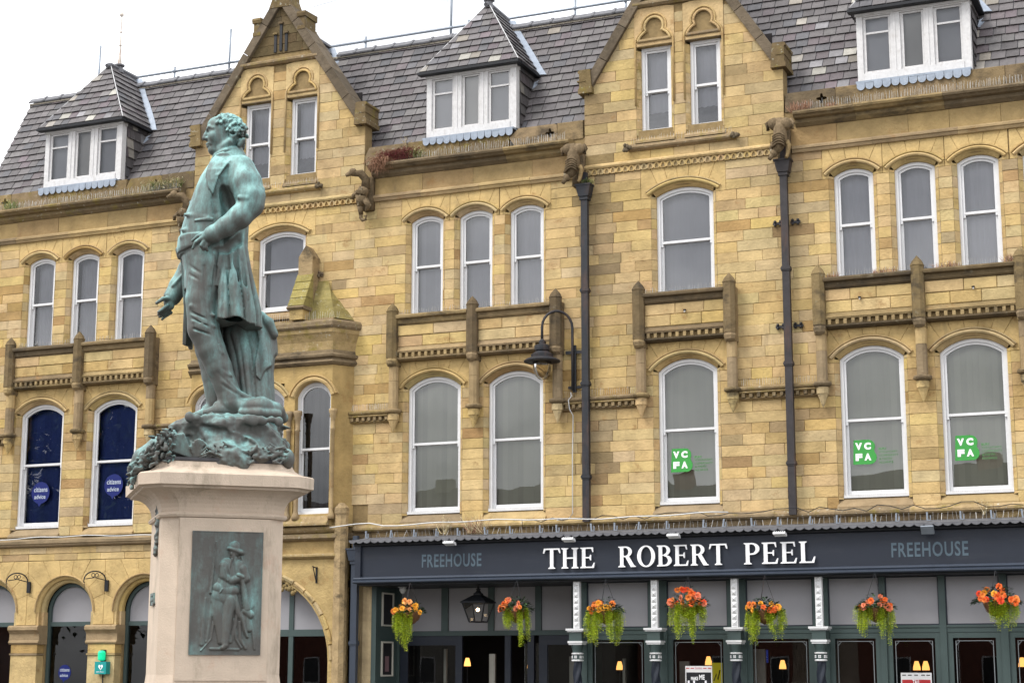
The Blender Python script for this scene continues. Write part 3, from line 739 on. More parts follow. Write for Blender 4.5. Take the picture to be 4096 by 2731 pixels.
MB().mould([(.03,4.225),(-.07,4.225),(-.10,4.25),(-.10,4.27),(-.13,4.29),(-.13,4.34),(-.02,4.40),(.03,4.40)], -26.1, -20.0, trim_tint(1.2)).build('string_course', M_STONE, BLD)
ab = MB()
for P, y, t in STONES[-200:]:
    if max(p[1] for p in P) < 4.3: ab.prism(P, y, .2, t, bev=.006)
ab.build('arcade_stonework', M_STONE, WALL, stuff=True)
am = MB()
for a, b_ in ((-26.1,-25.6),(-24.38,-23.64),(-22.42,-21.68),(-20.46,-19.9)): am.box(a, b_, .2, .4, 0, 2.7)
am.box(-26.1, -19.9, .2, .4, 3.62, 4.3); am.build('arcade_backing', M_MORTAR, BLD)
for P, y0, y1, t in VOUS: MB().prism(P, y0, y1, t, bev=.006).build('voussoir', M_STONE, WALL)

# ================================================================= porch and oriel under the first gable
po = MB(); PX0, PX1, PY = -20.0, -16.38, -.36
cx, r, zc = G1, 1.62, 1.86
n = 24; I_ = [(cx+r, 0)]+[(cx+r*math.cos(a), zc+r*math.sin(a)) for a in np.linspace(0, math.pi, n)]+[(cx-r, 0)]
for k in range(n-1):
    a0, a1 = math.pi*k/(n-1), math.pi*(k+1)/(n-1)
    p0, p1 = (cx+r*math.cos(a0), zc+r*math.sin(a0)), (cx+r*math.cos(a1), zc+r*math.sin(a1))
    po.prism([p0, (p0[0], 3.80), (p1[0], 3.80), p1][::1], PY, -.05, (.40,.29,.13))
po.box(cx+r, PX1, PY, .1, 0, 3.8, (.40,.29,.13)); po.box(PX0, cx-r, PY, .1, 0, 3.8, (.40,.29,.13)); po.box(PX0, PX1, PY+.02, .1, 3.8, 4.42, (.38,.27,.12))
porch = po.build('porch', M_STONE, BLD)
for k in range(9):
    a0, a1 = k/9*math.pi*.5+.01, (k+1)/9*math.pi*.5-.006
    for mir in (0, 1):
        b0, b1 = (a0, a1) if not mir else (math.pi-a1, math.pi-a0)
        t = stone_tint(.95)
        m1 = MB(); m1.arc(cx, zc, b1, b0, [(r+.13,PY-.002),(r+.13,PY-.03),(r+.10,PY-.055),(r+.05,PY-.03),(r+.0,PY+.05),(r-.03,PY+.10),(r-.03,PY+.20),(r+.02,PY+.30),(r+.1,PY+.3)], 4, t)
        m1.build('arch_stone', M_TRIM, porch)
for z0_, z1_, prj in ((3.79,3.90,.10),(4.14,4.28,.12),(4.30,4.43,.07)):
    MB().mould([(.0,z0_),(PY-.02,z0_),(PY-prj*.6,z0_+.02),(PY-prj,z0_+.05),(PY-prj,z1_-.03),(PY-.03,z1_),(.0,z1_)], PX0, PX1, trim_tint(.95)).build('band_course', M_LICHEN, porch)
for sx, x in ((1, PX1+.04), (-1, PX0-.04)):
    MB().lathe([(.135,0),(.135,4.62),(.15,4.66),(.15,4.76),(.05,4.86)], (x, PY+.02, 0), 8, trim_tint(1.1), math.pi/8).build('corner_shaft', M_TRIM, porch)
cb = MB()
for k in range(26):
    a = u(.95, 1.35); rr = u(1.60, 1.68)+.05; cb.ball((cx+rr*math.cos(a)-.0, PY-.0-u(-.06,.02), zc+rr*math.sin(a)+u(-.22,0)), u(.03,.06), 6, 4, mul((.30,.22,.10), u(.7,1.1)))
cb.build('carved_foliage', M_TRIM, porch, smooth=True)
f = MB()
f.arc(cx, zc, math.pi, 0, [(1.62,-.06),(1.53,-.06),(1.53,.0),(1.62,.0)], 26); f.box(cx-1.54, cx+1.54, -.055, -.005, 2.33, 2.46)
for dx in (-.62, .62): f.box(cx+dx-.05, cx+dx+.05, -.05, .0, .0, 2.33)
for dx in (-.62, .62): f.box(cx+dx-.05, cx+dx+.05, -.05, .0, 2.46, 3.32)
for sx in (-1, 1): f.box(cx+sx*1.575-.045, cx+sx*1.575+.045, -.055, .0, 0, zc)
gf = f.build('arched_window', M_GREEN, BLD)
p = MB(); P = [(cx+1.53*math.cos(a), zc+1.53*math.sin(a)) for a in np.linspace(math.asin(.6/1.53), math.pi-math.asin(.6/1.53), 18)]
p.add([(x,-.02,z) for x, z in P], [tuple(range(len(P)))]); p.build('panel', M_PANEL, gf)
p = MB(); p.quad((cx-1.54,-.02,0),(cx+1.54,-.02,0),(cx+1.54,-.02,2.33),(cx-1.54,-.02,2.33)); p.build('pane', M_GLASS2, gf)
# oriel
OX0, OX1, OY = -19.83, -16.56, -.42
orl = MB()
def oriel_ring(k, z): return [(OX0-.27-k*.8, .02, z), (OX0-k*.4, OY-k, z), (OX1+k*.4, OY-k, z), (OX1+.27+k*.8, .02, z)]
def oriel_band(m_b, lv, t):
    v = []
    for k, z in lv: v += oriel_ring(k, z)
    f = [(i*4+j, i*4+j+1, (i+1)*4+j+1, (i+1)*4+j) for i in range(len(lv)-1) for j in range(3)]
    n_ = len(v); f += [(3,2,1,0), (n_-4,n_-3,n_-2,n_-1)]; m_b.add(v, f, t)
ow = [(-16.99, .81), (-18.19, 1.1), (-19.39, .81)]
hol = [(c-w/2, c+w/2, 4.66, 7.27) for c, w in ow]
for a, b_, c, d in cut(OX0, OX1, 4.43, 7.6, hol): orl.box(a, b_, OY, OY+.22, c, d, (.39,.275,.115))
for x0, x1 in ((OX1, OX1+.27), (OX0, OX0-.27)):
    q = [(x0, OY, 4.43), (x1, .02, 4.43), (x1, .02, 7.6), (x0, OY, 7.6)]; orl.quad(*(q if x1 > x0 else q[::-1]), t=(.37,.26,.11))
orl = orl.build('oriel', M_STONE, BLD)
ml = MB(); oriel_band(ml, [(.0,7.58),(.05,7.60),(.09,7.64),(.05,7.69),(.03,7.71),(.10,7.74),(.11,7.78),(.04,7.82),(.03,7.88)], trim_tint(1.)); ml.build('oriel_moulding', M_TRIM, orl)
ml = MB(); oriel_band(ml, [(.03,7.88),(.045,8.05),(.10,8.18),(.13,8.22),(.13,8.30)], trim_tint(.85)); oriel_band(ml, [(.15,8.30),(.19,8.34),(.19,8.42),(.15,8.47),(.0,8.50)], trim_tint(.95)); ml.build('oriel_cornice', M_LICHEN, orl)
MB().box(OX0, OX1, OY, .0, 8.46, 8.53, trim_tint()).build('oriel_roof_stone', M_LICHEN, orl)
for k in range(4):       # stepped weathering stones outside the two buttresses
    for sx, xb_, xe_ in ((1, -17.14, OX1+.02), (-1, -19.24, OX0-.02)):
        z0_ = 8.52+k*.215; a0, a1 = k*.095, (k+1)*.095-.012
        v = [(xb_, OY+a0*1.05, z0_), (xe_-sx*a0, OY+a0*1.05, z0_), (xe_+sx*(.22-a0*1.9), .01, z0_), (xb_, .01, z0_), (xb_, OY+a1*1.05, z0_+.215), (xe_-sx*a1, OY+a1*1.05, z0_+.215), (xe_+sx*(.22-a1*1.9), .01, z0_+.215), (xb_, .01, z0_+.215)]
        f = [(0,1,5,4),(1,2,6,5),(4,5,6,7),(0,3,2,1)]
        MB().add(v, f if sx > 0 else [q[::-1] for q in f], mul((.27,.225,.09), u(.8,1.1))).build('oriel_roof_stone', M_LICHEN, orl)
for x in (-17.30, -19.08):
    bm = MB(); t = trim_tint(.95)
    bm.add([(x-.16,-.30,8.5),(x+.16,-.30,8.5),(x+.16,.05,8.5),(x-.16,.05,8.5)]+[(x-.16,-.30,9.85),(x+.16,-.30,9.85),(x+.16,.05,9.85),(x-.16,.05,9.85),(x,-.30,10.08),(x,.05,10.08)],
           [(0,1,5,8,4),(1,2,6,5),(3,0,4,7),(4,8,9,7),(8,5,6,9)], t)
    bm.build('oriel_buttress', M_TRIM, orl)
    for k in range(4):
        za, zb = 8.78+k*.18, 8.97+k*.18; ya, yb = -.66+k*.09, -.55+k*.09
        MB().add([(x-.18,ya,za),(x+.18,ya,za),(x+.18,yb,zb),(x-.18,yb,zb),(x-.18,-.28,za),(x+.18,-.28,za),(x+.18,-.28,zb),(x-.18,-.28,zb)],
                 [(0,1,2,3),(1,5,6,2),(4,0,3,7),(0,4,5,1),(3,2,6,7)], mul((.28,.235,.085), u(.8,1.1))).build('buttress_stone', M_LICHEN, orl)
    MB().box(x-.15, x+.15, -.62, -.2, 8.5, 8.72, stone_tint()).mould([(-.2,8.70),(-.65,8.70),(-.69,8.735),(-.65,8.775),(-.2,8.775)], x-.19, x+.19, trim_tint(.9)).build('buttress_base', M_TRIM, orl)
    bb = MB()
    for k in range(8): bb.ball((x+.17+u(0,.08), -.03-u(0,.05), 9.52+u(-.05,.05)), u(.02,.035), 6, 4, (.16,.12,.08))
    bb.build('carved_boss', M_TRIM, orl, smooth=True)
for c, w in ow:
    o_ = window(c, w, 4.66, 6.98, 7.27, M_DARKSHEET if c == -16.99 else M_NET, reveal=False, yo=OY, sash_mid=5.93, sill=True)  # right-hand window: dark sheet painted as the unlit room, not a blind
    h = MB(); R, cz, th = seg(w, 6.98, 7.27); a2 = th*1.02
    h.arc(c, cz, math.pi/2+a2, math.pi/2-a2, [(R+.0,OY-.005),(R+.02,OY-.04),(R+.06,OY-.05),(R+.085,OY-.02),(R+.09,OY-.004)], 14, stone_tint(.95)); h.arc(c, cz, math.pi/2+a2, math.pi/2-a2, [(R+.10,OY-.004),(R+.11,OY-.04),(R+.135,OY-.04),(R+.145,OY-.004)], 14, stone_tint(.9))
    h.arc(c, cz, math.pi/2+th, math.pi/2-th, [(R+.0,OY-.002),(R-.002,OY+.13),(R+.12,OY+.13),(R+.12,OY+.002)], 14, stone_tint(.9))
    h.build('hood_mould', M_STONE, o_)
for x in (-17.50, -17.30, -16.51, -19.08, -18.88, -19.87):
    cm = MB(); t = trim_tint(1.15); r0 = .045 if x != -16.51 else .04
    cm.lathe([(r0+.03,4.55),(r0+.035,4.62),(r0+.01,4.68),(r0,4.72),(r0,6.28),(r0+.018,6.30),(r0,6.33),(r0+.005,6.5),(r0+.03,6.54),(r0+.02,6.58),(r0+.045,6.63),(r0+.045,6.69),(r0,6.70)], (x, OY-.03, 0), 8, t); cm.build('shaft', M_STONE, orl, smooth=True)
MB().mould([(.0,4.43),(OY-.12,4.43),(OY-.12,4.47),(OY+.03,4.655),(.0,4.655)], OX0, OX1, trim_tint(.9)).build('oriel_sill', M_LICHEN, orl)
# ================================================================= roof
SA = R_(61.33); RY0, RZ0 = .25, 11.95
def roof_y(z): return RY0+(z-RZ0)/math.tan(SA)
SLATES = []
def slates(O, U, V, poly, e, w, parent, warm=0., skip=None, th=.014, tint=None):
    U, V = Vector(U).normalized(), Vector(V).normalized(); Nn = U.cross(V); O = Vector(O)
    vs_ = [p[1] for p in poly]; us = [p[0] for p in poly]
    v = min(vs_); r = 0
    while v < max(vs_)-.02:
        x = min(us)-(w/2 if r % 2 else 0)-u(0,.05)
        while x < max(us):
            ww = w*u(.82, 1.16)
            j = .008
            P = [(x+.006, v+u(-j,j)), (x+ww-.006, v+u(-j,j)), (x+ww-.006, v+e+.02), (x+.006, v+e+.02)]
            P = clip_to(P, poly); x += ww
            if len(P) < 3 or area(P) < .0025: continue
            c = (sum(p[0] for p in P)/len(P), sum(p[1] for p in P)/len(P)); C = O+c[0]*U+c[1]*V
            if skip and skip(C): continue
            n = len(P); lift = u(.0,.006); tops = []; bots = []
            for a, b in P:
                k = (b-v)/(e+.02); h = .030*(1-k)+.005+lift*1.5
                tops.append(O+a*U+b*V+h*Nn); bots.append(O+a*U+b*V+(h-th)*Nn)
            f = [tuple(range(n))]+[(n+i, n+(i+1) % n, (i+1) % n, i) for i in range(n)]
            X, Y, Z = proj(C)
            vis = area(P)*max(0, (CAM-C).normalized().dot(Nn))/Z**2 if (-10 < X < 4106 and -30 < Y < 2750) else 0
            SLATES.append((vis, tops+bots, f, tint() if tint else slate_tint(warm(C) if callable(warm) else warm), parent))
        v += e; r += 1
rm = MB()
v1 = 3.32; yr, zr = RY0+v1*math.cos(SA), RZ0+v1*math.sin(SA)
rm.add([(-26.1,RY0,RZ0),(XE,RY0,RZ0),(XE,yr,zr),(-26.1,yr,zr),(-26.1,4.0,zr-.1),(XE,4.0,zr-.1),(-26.1,RY0,11.6),(XE,RY0,11.6),(-26.1,4.,11.6),(XE,4.,11.6)],
       [(0,1,2,3),(3,2,5,4),(0,6,7,1),(0,3,4,8,6),(1,7,9,5,2)], (.06,.06,.065))
ROOF = rm.build('roof', M_DARKLEAD, BLD)
DORM = [(-23.24, 2.05), (-13.86, 1.96), (-5.14, 2.02)]
def in_main(C):
    for c, w in DORM:
        if abs(C.x-c) < w/2-.12 and C.z < 13.3: return True
        if 13.3 <= C.z and abs(C.x-c) < (15.0-C.z)/1.62*(w/2+.1)-.22: return True
    for gx in (G1, G2):
        if abs(C.x-gx) < (15.3-C.z)/1.53-.35: return True
    return False
slates((-26.1,RY0,RZ0), (1,0,0), (0,math.cos(SA),math.sin(SA)), rect(0, XE+26.1, .02, v1-.05), .21, .25, ROOF,
       warm=lambda C: (.48 if math.sin(C.x*2.3+.8)*math.sin(C.z*2.9+C.x) > .15 else .12) if C.x > -8 else .02, skip=in_main)
tile = MB(); tile.mould([(-.13,-.09),(-.14,-.06),(-.04,.045),(.04,.045),(.14,-.06),(.13,-.09),(.0,.02)], 0, .44, (.06,.06,.065)); tile.mould([(-.145,-.075),(-.15,-.05),(-.045,.065),(.045,.065),(.15,-.05),(.145,-.075),(.0,.03)], .41, .465, (.07,.07,.07))
tm_ = tile.mesh('ridge_tile', M_DARKLEAD)
x = -26.1
while x < XE-.4:
    if not any(abs(x+.22-g) < .5 for g in (G1, G2)) : place('ridge_tile', tm_, BLD, loc=(x+14, yr+u(-.006,.006), zr+.05+u(-.006,.006)))
    x += .46
mortar = MB(); mortar.box(-26.1, XE, yr-.10, yr-.02, zr-.075, zr-.035, (.42,.38,.30)); mortar.build('ridge_bedding', mat('pale_mortar', (.42,.38,.31), .95, noise=.35, nscale=16., bump=.02), BLD)
def strip(a, b, side, w=.085, m_=None):
    """lead flashing along the line a-b, lying beside it"""
    a, b, s = Vector(a), Vector(b), Vector(side).normalized(); d = (b-a).normalized(); n_ = d.cross(s).normalized()
    if n_.y > 0: n_ = -n_
    m1 = MB(); n = 6
    L = []
    for k in range(n+1):
        p = a.lerp(b, k/n); ww = w*u(.9, 1.15)
        L += [tuple(p-s*ww*.35+n_*.045), tuple(p+s*ww*.3+n_*.055), tuple(p+s*ww+n_*.040)]
    m1.add(L, [(k*3+j, k*3+j+1, (k+1)*3+j+1, (k+1)*3+j) for k in range(n) for j in range(2)])
    return m1
# gable roofs behind the raking copings
for gx, hw in ((G1, 2.03), (G2, 1.95)):
    h = hw-.12; za, zb = 12.2, 15.16; yb = roof_y(zb)+.05; ye = roof_y(za)
    gm = MB()
    for sx in (-1, 1): 
        q = [(gx+sx*h,.3,za),(gx+sx*h,ye,za),(gx,yb,zb),(gx,.3,zb)]; gm.quad(*(q if sx > 0 else q[::-1]))
    gr = gm.build('gable_roof', M_DARKLEAD, BLD)
    Ls = math.hypot(h, zb-za)
    slates((gx+h, 0, za), (0,1,0), (-h,0,zb-za), [(.3,0),(ye+.02,0),(yb,Ls),(.3,Ls)], .25, .27, gr)
    slates((gx-h, 0, za), (0,-1,0), (h,0,zb-za), [(-ye-.02,0),(-.3,0),(-.3,Ls),(-yb,Ls)], .25, .27, gr)
    strip((gx+h+.02, ye-.02, za-.2), (gx+.03, yb-.05, zb-.05), (1,0,0), .14).build('lead_flashing', M_LEAD, BLD)
    MB().mould([(.3,zb),(.3,zb+.05),(yb,zb+.05),(yb,zb)], gx-.07, gx+.07).build('ridge_capping', M_DARKLEAD, BLD)
# dormers
for i, (cx, w) in enumerate(DORM):
    x0, x1 = cx-w/2, cx+w/2; zb, zt = 12.13, 13.43; yf = .13
    d = MB()
    d.box(x0, x0+.11, yf, yf+.12, zb, zt); d.box(x1-.13, x1, yf, yf+.16, zb, zt)
    d.box(x0+.11, x1-.13, yf-.015, yf+.12, zb, zb+.15); d.box(x0+.11, x1-.13, yf, yf+.12, zt-.07, zt)
    d.box(x0-.02, x1+.02, yf-.04, yf+.0, zt-.05, zt+.04)
    wl = (w-.24)/3
    for k in (1, 2):
        xm = x0+.11+k*wl; d.box(xm-.085, xm+.085, yf+.0, yf+.12, zb+.15, zt-.07); d.box(xm-.035, xm+.0, yf-.012, yf+.0, zb+.15, zt-.07)
    d.box(x1-.0, x1+.02, yf+.1, 1.02, zt-.07, zt+.0)
    do = d.build('dormer', M_OLDWHITE, BLD)
    for k in range(3):
        xa = x0+.11+k*wl+(.085 if k else 0); xb = x0+.11+(k+1)*wl-(.085 if k < 2 else 0)
        c = MB(); c.ring(rect(xa+.002, xb-.002, zb+.152, zt-.072), rect(xa+.055, xb-.045, zb+.20, zt-.105), yf+.035, yf+.08)
        if k != 1: c.box(xa+.055, xb-.045, yf+.03, yf+.07, 13.03, 13.065)
        co = c.build('casement', M_OLDWHITE, do)
        p = MB(); p.quad((xa+.05,yf+.06,zb+.19),(xb-.04,yf+.06,zb+.19),(xb-.04,yf+.06,zt-.10),(xa+.05,yf+.06,zt-.10)); p.build('pane', M_GLASS, do)
    b = MB()
    for k in range(3): b.quad((x0+.05+k*(w-.1)/3,yf+.16,zb),(x0+.05+(k+1)*(w-.1)/3,yf+.16,zb),(x0+.05+(k+1)*(w-.1)/3,yf+.16,zt),(x0+.05+k*(w-.1)/3,yf+.16,zt), mul((.38,.38,.40) if k != 1 else (.40,.385,.36), u(.85,1.1)))
    b.build('blind', M_NET, do)
    he = w/2+.10; ez, az, ay = 13.475, 15.10, .95; by = roof_y(ez); ry = roof_y(az)+.02
    rf = MB(); rf.add([(cx-he,-.02,ez),(cx+he,-.02,ez),(cx+he,by,ez),(cx-he,by,ez),(cx,ay,az),(cx,ry,az)], [(0,1,4),(1,2,5,4),(3,0,4,5),(0,3,2,1)])
    rf.box(cx+w/2-.01, cx+w/2, yf+.17, 1.0, 12.0, 13.4); rf.box(cx-w/2, cx-w/2+.01, yf+.13, 1.0, 12.0, 13.4)
    rf.build('dormer_roof', M_DARKLEAD, do)
    gt = MB(); gt.box(cx-he-.02, cx+he+.02, -.07, .10, ez-.055, ez-.005); gt.box(cx+he-.06, cx+he+.04, .10, by+.05, ez-.055, ez-.005); gt.build('eaves_gutter', M_BLACK, do)
    Lf = math.hypot(ay+.02, az-ez); Ls = math.hypot(he, az-ez)
    slates((cx,-.02,ez), (1,0,0), (0,ay+.02,az-ez), [(-he,0),(he,0),(.01,Lf),(-.01,Lf)], .20, .235, do, warm=.28)
    slates((cx+he,0,ez), (0,1,0), (-he,0,az-ez), [(-.02,0),(by,0),(ry,Ls),(ay,Ls)], .20, .25, do, warm=.03)
    slates((cx-he,0,ez), (0,-1,0), (he,0,az-ez), [(-by,0),(.02,0),(-ay,Ls),(-ry,Ls)], .225, .25, do)
    slates((x1+.002,0,0), (0,1,0), (0,0,1), [(yf+.165,12.02),(roof_y(12.05)+.06,12.02),(roof_y(13.42)+.06,13.42),(yf+.165,13.42)], .22, .22, do, warm=.10, tint=lambda: mul(slate_tint(.22 if i == 0 else .05), .75))
    strip((cx+he+.02,by-.02,ez-.02), (cx+.02,ry-.03,az-.02), (1,0,0), .15).build('lead_flashing', M_LEAD, do)
    lf = MB(); lf.add([(x1+.06,by-.16,13.30),(cx+he+.12,by-.02,13.42),(cx+he+.26,by-.06,13.34),(cx+he+.02,by-.22,13.12),(x1+.03,by-.22,13.15)], [(0,4,3,2,1)]); lf.build('lead_flashing', M_LEAD, do)
    # scalloped lead apron over the parapet
    n = 13; P = []
    ap = MB(); st = (w+.0)/n
    ap.box(x0-.01, x1+.01, -.035, .13, 12.063, 12.10)
    for k in range(n):
        xa = x0+k*st+.004; xb = x0+(k+1)*st-.004; xm = (xa+xb)/2; r = (xb-xa)/2; y = -.03-u(.0,.02); zc = 12.005+u(-.010,.010)
        Q = [(xa, zc), *[(xm-r*math.cos(a), zc-r*1.05*math.sin(a)) for a in np.linspace(.35, math.pi-.35, 7)], (xb, zc), (xb, 12.085), (xa, 12.085)]
        ap.prism(Q, y, y+.012)
    ap.build('lead_apron', M_LEAD, do)
    if i == 0:
        fm = MB(); fm.lathe([(.10,15.06),(.085,15.16),(.075,15.2),(.12,15.22),(.12,15.25),(.05,15.27)], (cx,1.3,0), 10)
        fm.build('finial_base', M_DARKLEAD, do)
        fm = MB(); fm.lathe([(.05,15.25),(.045,15.36),(.022,15.48),(.02,15.7),(.035,15.71),(.035,15.73),(.018,15.74),(.016,16.02),(.03,16.03),(.03,16.05),(.014,16.06),(.012,16.42)], (cx,1.3,0), 8)
        fm.ball((cx,1.3,16.46), .05, 8, 6); fm.build('finial', mat('rusty_white_iron', (.55,.49,.43), .7, noise=.2, dirt=.9, dscale=(6,6,3), dcol=(.25,.11,.05), dpos=.45), do)
    else:
        fm = MB(); fm.lathe([(.10,15.04),(.08,15.14),(.075,15.19),(.12,15.22),(.10,15.26),(.03,15.25)], (cx,1.0,0), 9); fm.build('finial_base', M_DARKLEAD, do)
    fm = MB(); fm.tube([(cx,ay-.12,az-.02),(cx,ay,az+.05),(cx,ry,az+.05)], .05, 6); fm.build('ridge_capping', M_DARKLEAD, do)
    hp = MB()
    for sx in (-1, 1): hp.tube([(cx+sx*he,-.02,ez+.02),(cx+sx*.02,ay,az+.03)], .012, 4)
    hp.build('hip_roll', M_SLATE, do)
SLATES.sort(key=lambda s: -s[0])
restm = {}
for k, (vis, v, f, t, par) in enumerate(SLATES):
    if k < 300: MB().add(v, f, t).build('slate', M_SLATE, par)
    else: restm.setdefault(par.name, (par, MB()))[1].add(v, f, t)
for par, m1 in restm.values(): m1.build('slate_rows', M_SLATE, par, stuff=True)

# ================================================================= carved gargoyles on the cornice ends
def gargoyle(x, kind):
    m1 = MB(); T = lambda: mul((.17,.125,.075), u(.7,1.15)); y = -.22
    if kind == 'upright':      # lizard-like beast climbing, head up to the left, curled tail
        for (a, b_, r0, r1) in (((x+.02,y-.08,11.12),(x-.02,y-.12,10.98),.11,.12),((x-.02,y-.12,10.98),(x-.07,y-.06,10.78),.12,.07),((x-.07,y-.06,10.78),(x-.08,y,10.62),.07,.045)):
            m1.tube([a, b_], [r0, r1], 9, T())
        m1.tube([(x-.08,y,10.66),(x-.08,y,10.55),(x-.03,y-.02,10.49),(x+.04,y-.02,10.50),(x+.05,y-.02,10.57),(x+.0,y-.02,10.58)], [.045,.04,.035,.03,.025,.02], 7, T())
        m1.tube([(x+.04,y-.05,11.12),(x+.06,y-.08,11.30),(x-.02,y-.16,11.42),(x-.12,y-.26,11.40)], [.10,.085,.085,.06], 8, T())
        m1.ball((x-.14,y-.26,11.43), .085, 8, 6, T()); m1.tube([(x-.16,y-.28,11.42),(x-.27,y-.32,11.36)], [.06,.035], 7, T())
        for k in range(10): m1.ball((x+.035-.012*k,y-.21+.008*k,11.10-.035*k), .018, 5, 4, mul((.3,.25,.17),1))
        m1.tube([(x+.06,y-.1,10.88),(x+.14,y-.1,10.76),(x+.06,y-.05,10.66)], [.07,.06,.03], 7, T())
        m1.tube([(x-.08,y-.14,11.06),(x-.18,y-.16,10.98),(x-.2,y-.12,10.92)], [.05,.04,.035], 6, T())
    else:                       # beast hanging head down
        m1.ball((x-.10,y-.1,11.40), .12, 9, 6, T()); m1.ball((x+.10,y-.1,11.38), .12, 9, 6, T())
        m1.tube([(x,y-.1,11.48),(x,y-.12,11.28),(x+.01,y-.14,11.10),(x-.03,y-.12,10.96),(x-.08,y-.14,10.86)], [.09,.12,.13,.10,.06], 10, T())
        m1.ball((x-.12,y-.16,10.83), .075, 8, 6, T()); m1.tube([(x-.13,y-.17,10.82),(x-.19,y-.2,10.72)], [.055,.035], 7, T())
        for sx in (-1, 1): m1.ball((x-.10+sx*.06,y-.16,10.89), .03, 6, 4, (.32,.28,.2))
        m1.tube([(x+.12,y-.1,11.05),(x+.16,y-.12,10.97),(x+.12,y-.1,10.80),(x+.10,y-.12,10.74)], [.05,.045,.035,.03], 7, (.28,.20,.10))
        m1.tube([(x-.14,y-.1,11.05),(x-.17,y-.12,10.96),(x-.14,y-.1,10.88)], [.05,.04,.03], 7, T())
        m1.tube([(x-.17,y-.05,11.48),(x-.25,y-.08,11.42),(x-.22,y-.1,11.30)], [.05,.04,.035], 7, T()); m1.tube([(x+.18,y-.05,11.46),(x+.24,y-.08,11.38),(x+.22,y-.1,11.28)], [.05,.04,.035], 7, T())
        for k in range(5): m1.arc(x, 11.0+.045*k-.13, math.radians(150), math.radians(30), [(.12,y-.17),(.12,y-.27),(.135,y-.27),(.135,y-.17)], 8, T())
    m1.box(x-.10, x+.12, -.15, .02, 10.72, 11.40, T())
    return m1.build('gargoyle', mat('carved_stone', rough=.95, tint=True, noise=.45, nscale=14., bump=.02, bscale=30., spec=.1), BLD, smooth=True)
gargoyle(-20.25, 'upright'); gargoyle(-16.02, 'upright'); gargoyle(-11.50, 'down'); gargoyle(-7.50, 'down')
# ================================================================= lettering helpers
def text_mesh(body, size, depth=.004, sx=1., bold=0., align='CENTER', spacing=1., line=.9):
    cu = bpy.data.curves.new('lettering', 'FONT'); cu.body = body; cu.size = size; cu.extrude = depth; cu.offset = bold
    cu.align_x = align; cu.space_character = spacing; cu.space_line = line; cu.resolution_u = 3
    o = bpy.data.objects.new('lettering', cu); COL.objects.link(o)
    dg = bpy.context.evaluated_depsgraph_get(); me = bpy.data.meshes.new_from_object(o.evaluated_get(dg))
    bpy.data.objects.remove(o); bpy.data.curves.remove(cu)
    for v in me.vertices: v.co = Vector((v.co.x*sx, -v.co.z, v.co.y))
    return me
def put_text(name, body, x, y, z, size, m_, parent, fit=None, **kw):
    """lettering standing in the plane y, facing -y, centred on x with its baseline at z; fit = (width, height)"""
    me = text_mesh(body, size, **kw); me.materials.clear(); me.materials.append(m_)
    co = np.array([v.co[:] for v in me.vertices])
    if len(co) == 0: return None
    lo, hi = co.min(0), co.max(0)
    if fit:
        for v in me.vertices:
            v.co.x = (v.co.x-lo[0])/(hi[0]-lo[0])*fit[0]-fit[0]/2; v.co.z = (v.co.z-lo[2])/(hi[2]-lo[2])*fit[1]
    o = bpy.data.objects.new(name, me); COL.objects.link(o)
    off = Vector((x, y, z))
    if parent is not None:
        o.parent = parent
        if parent.type == 'EMPTY': off = off-parent.location
    o.location = off; return o

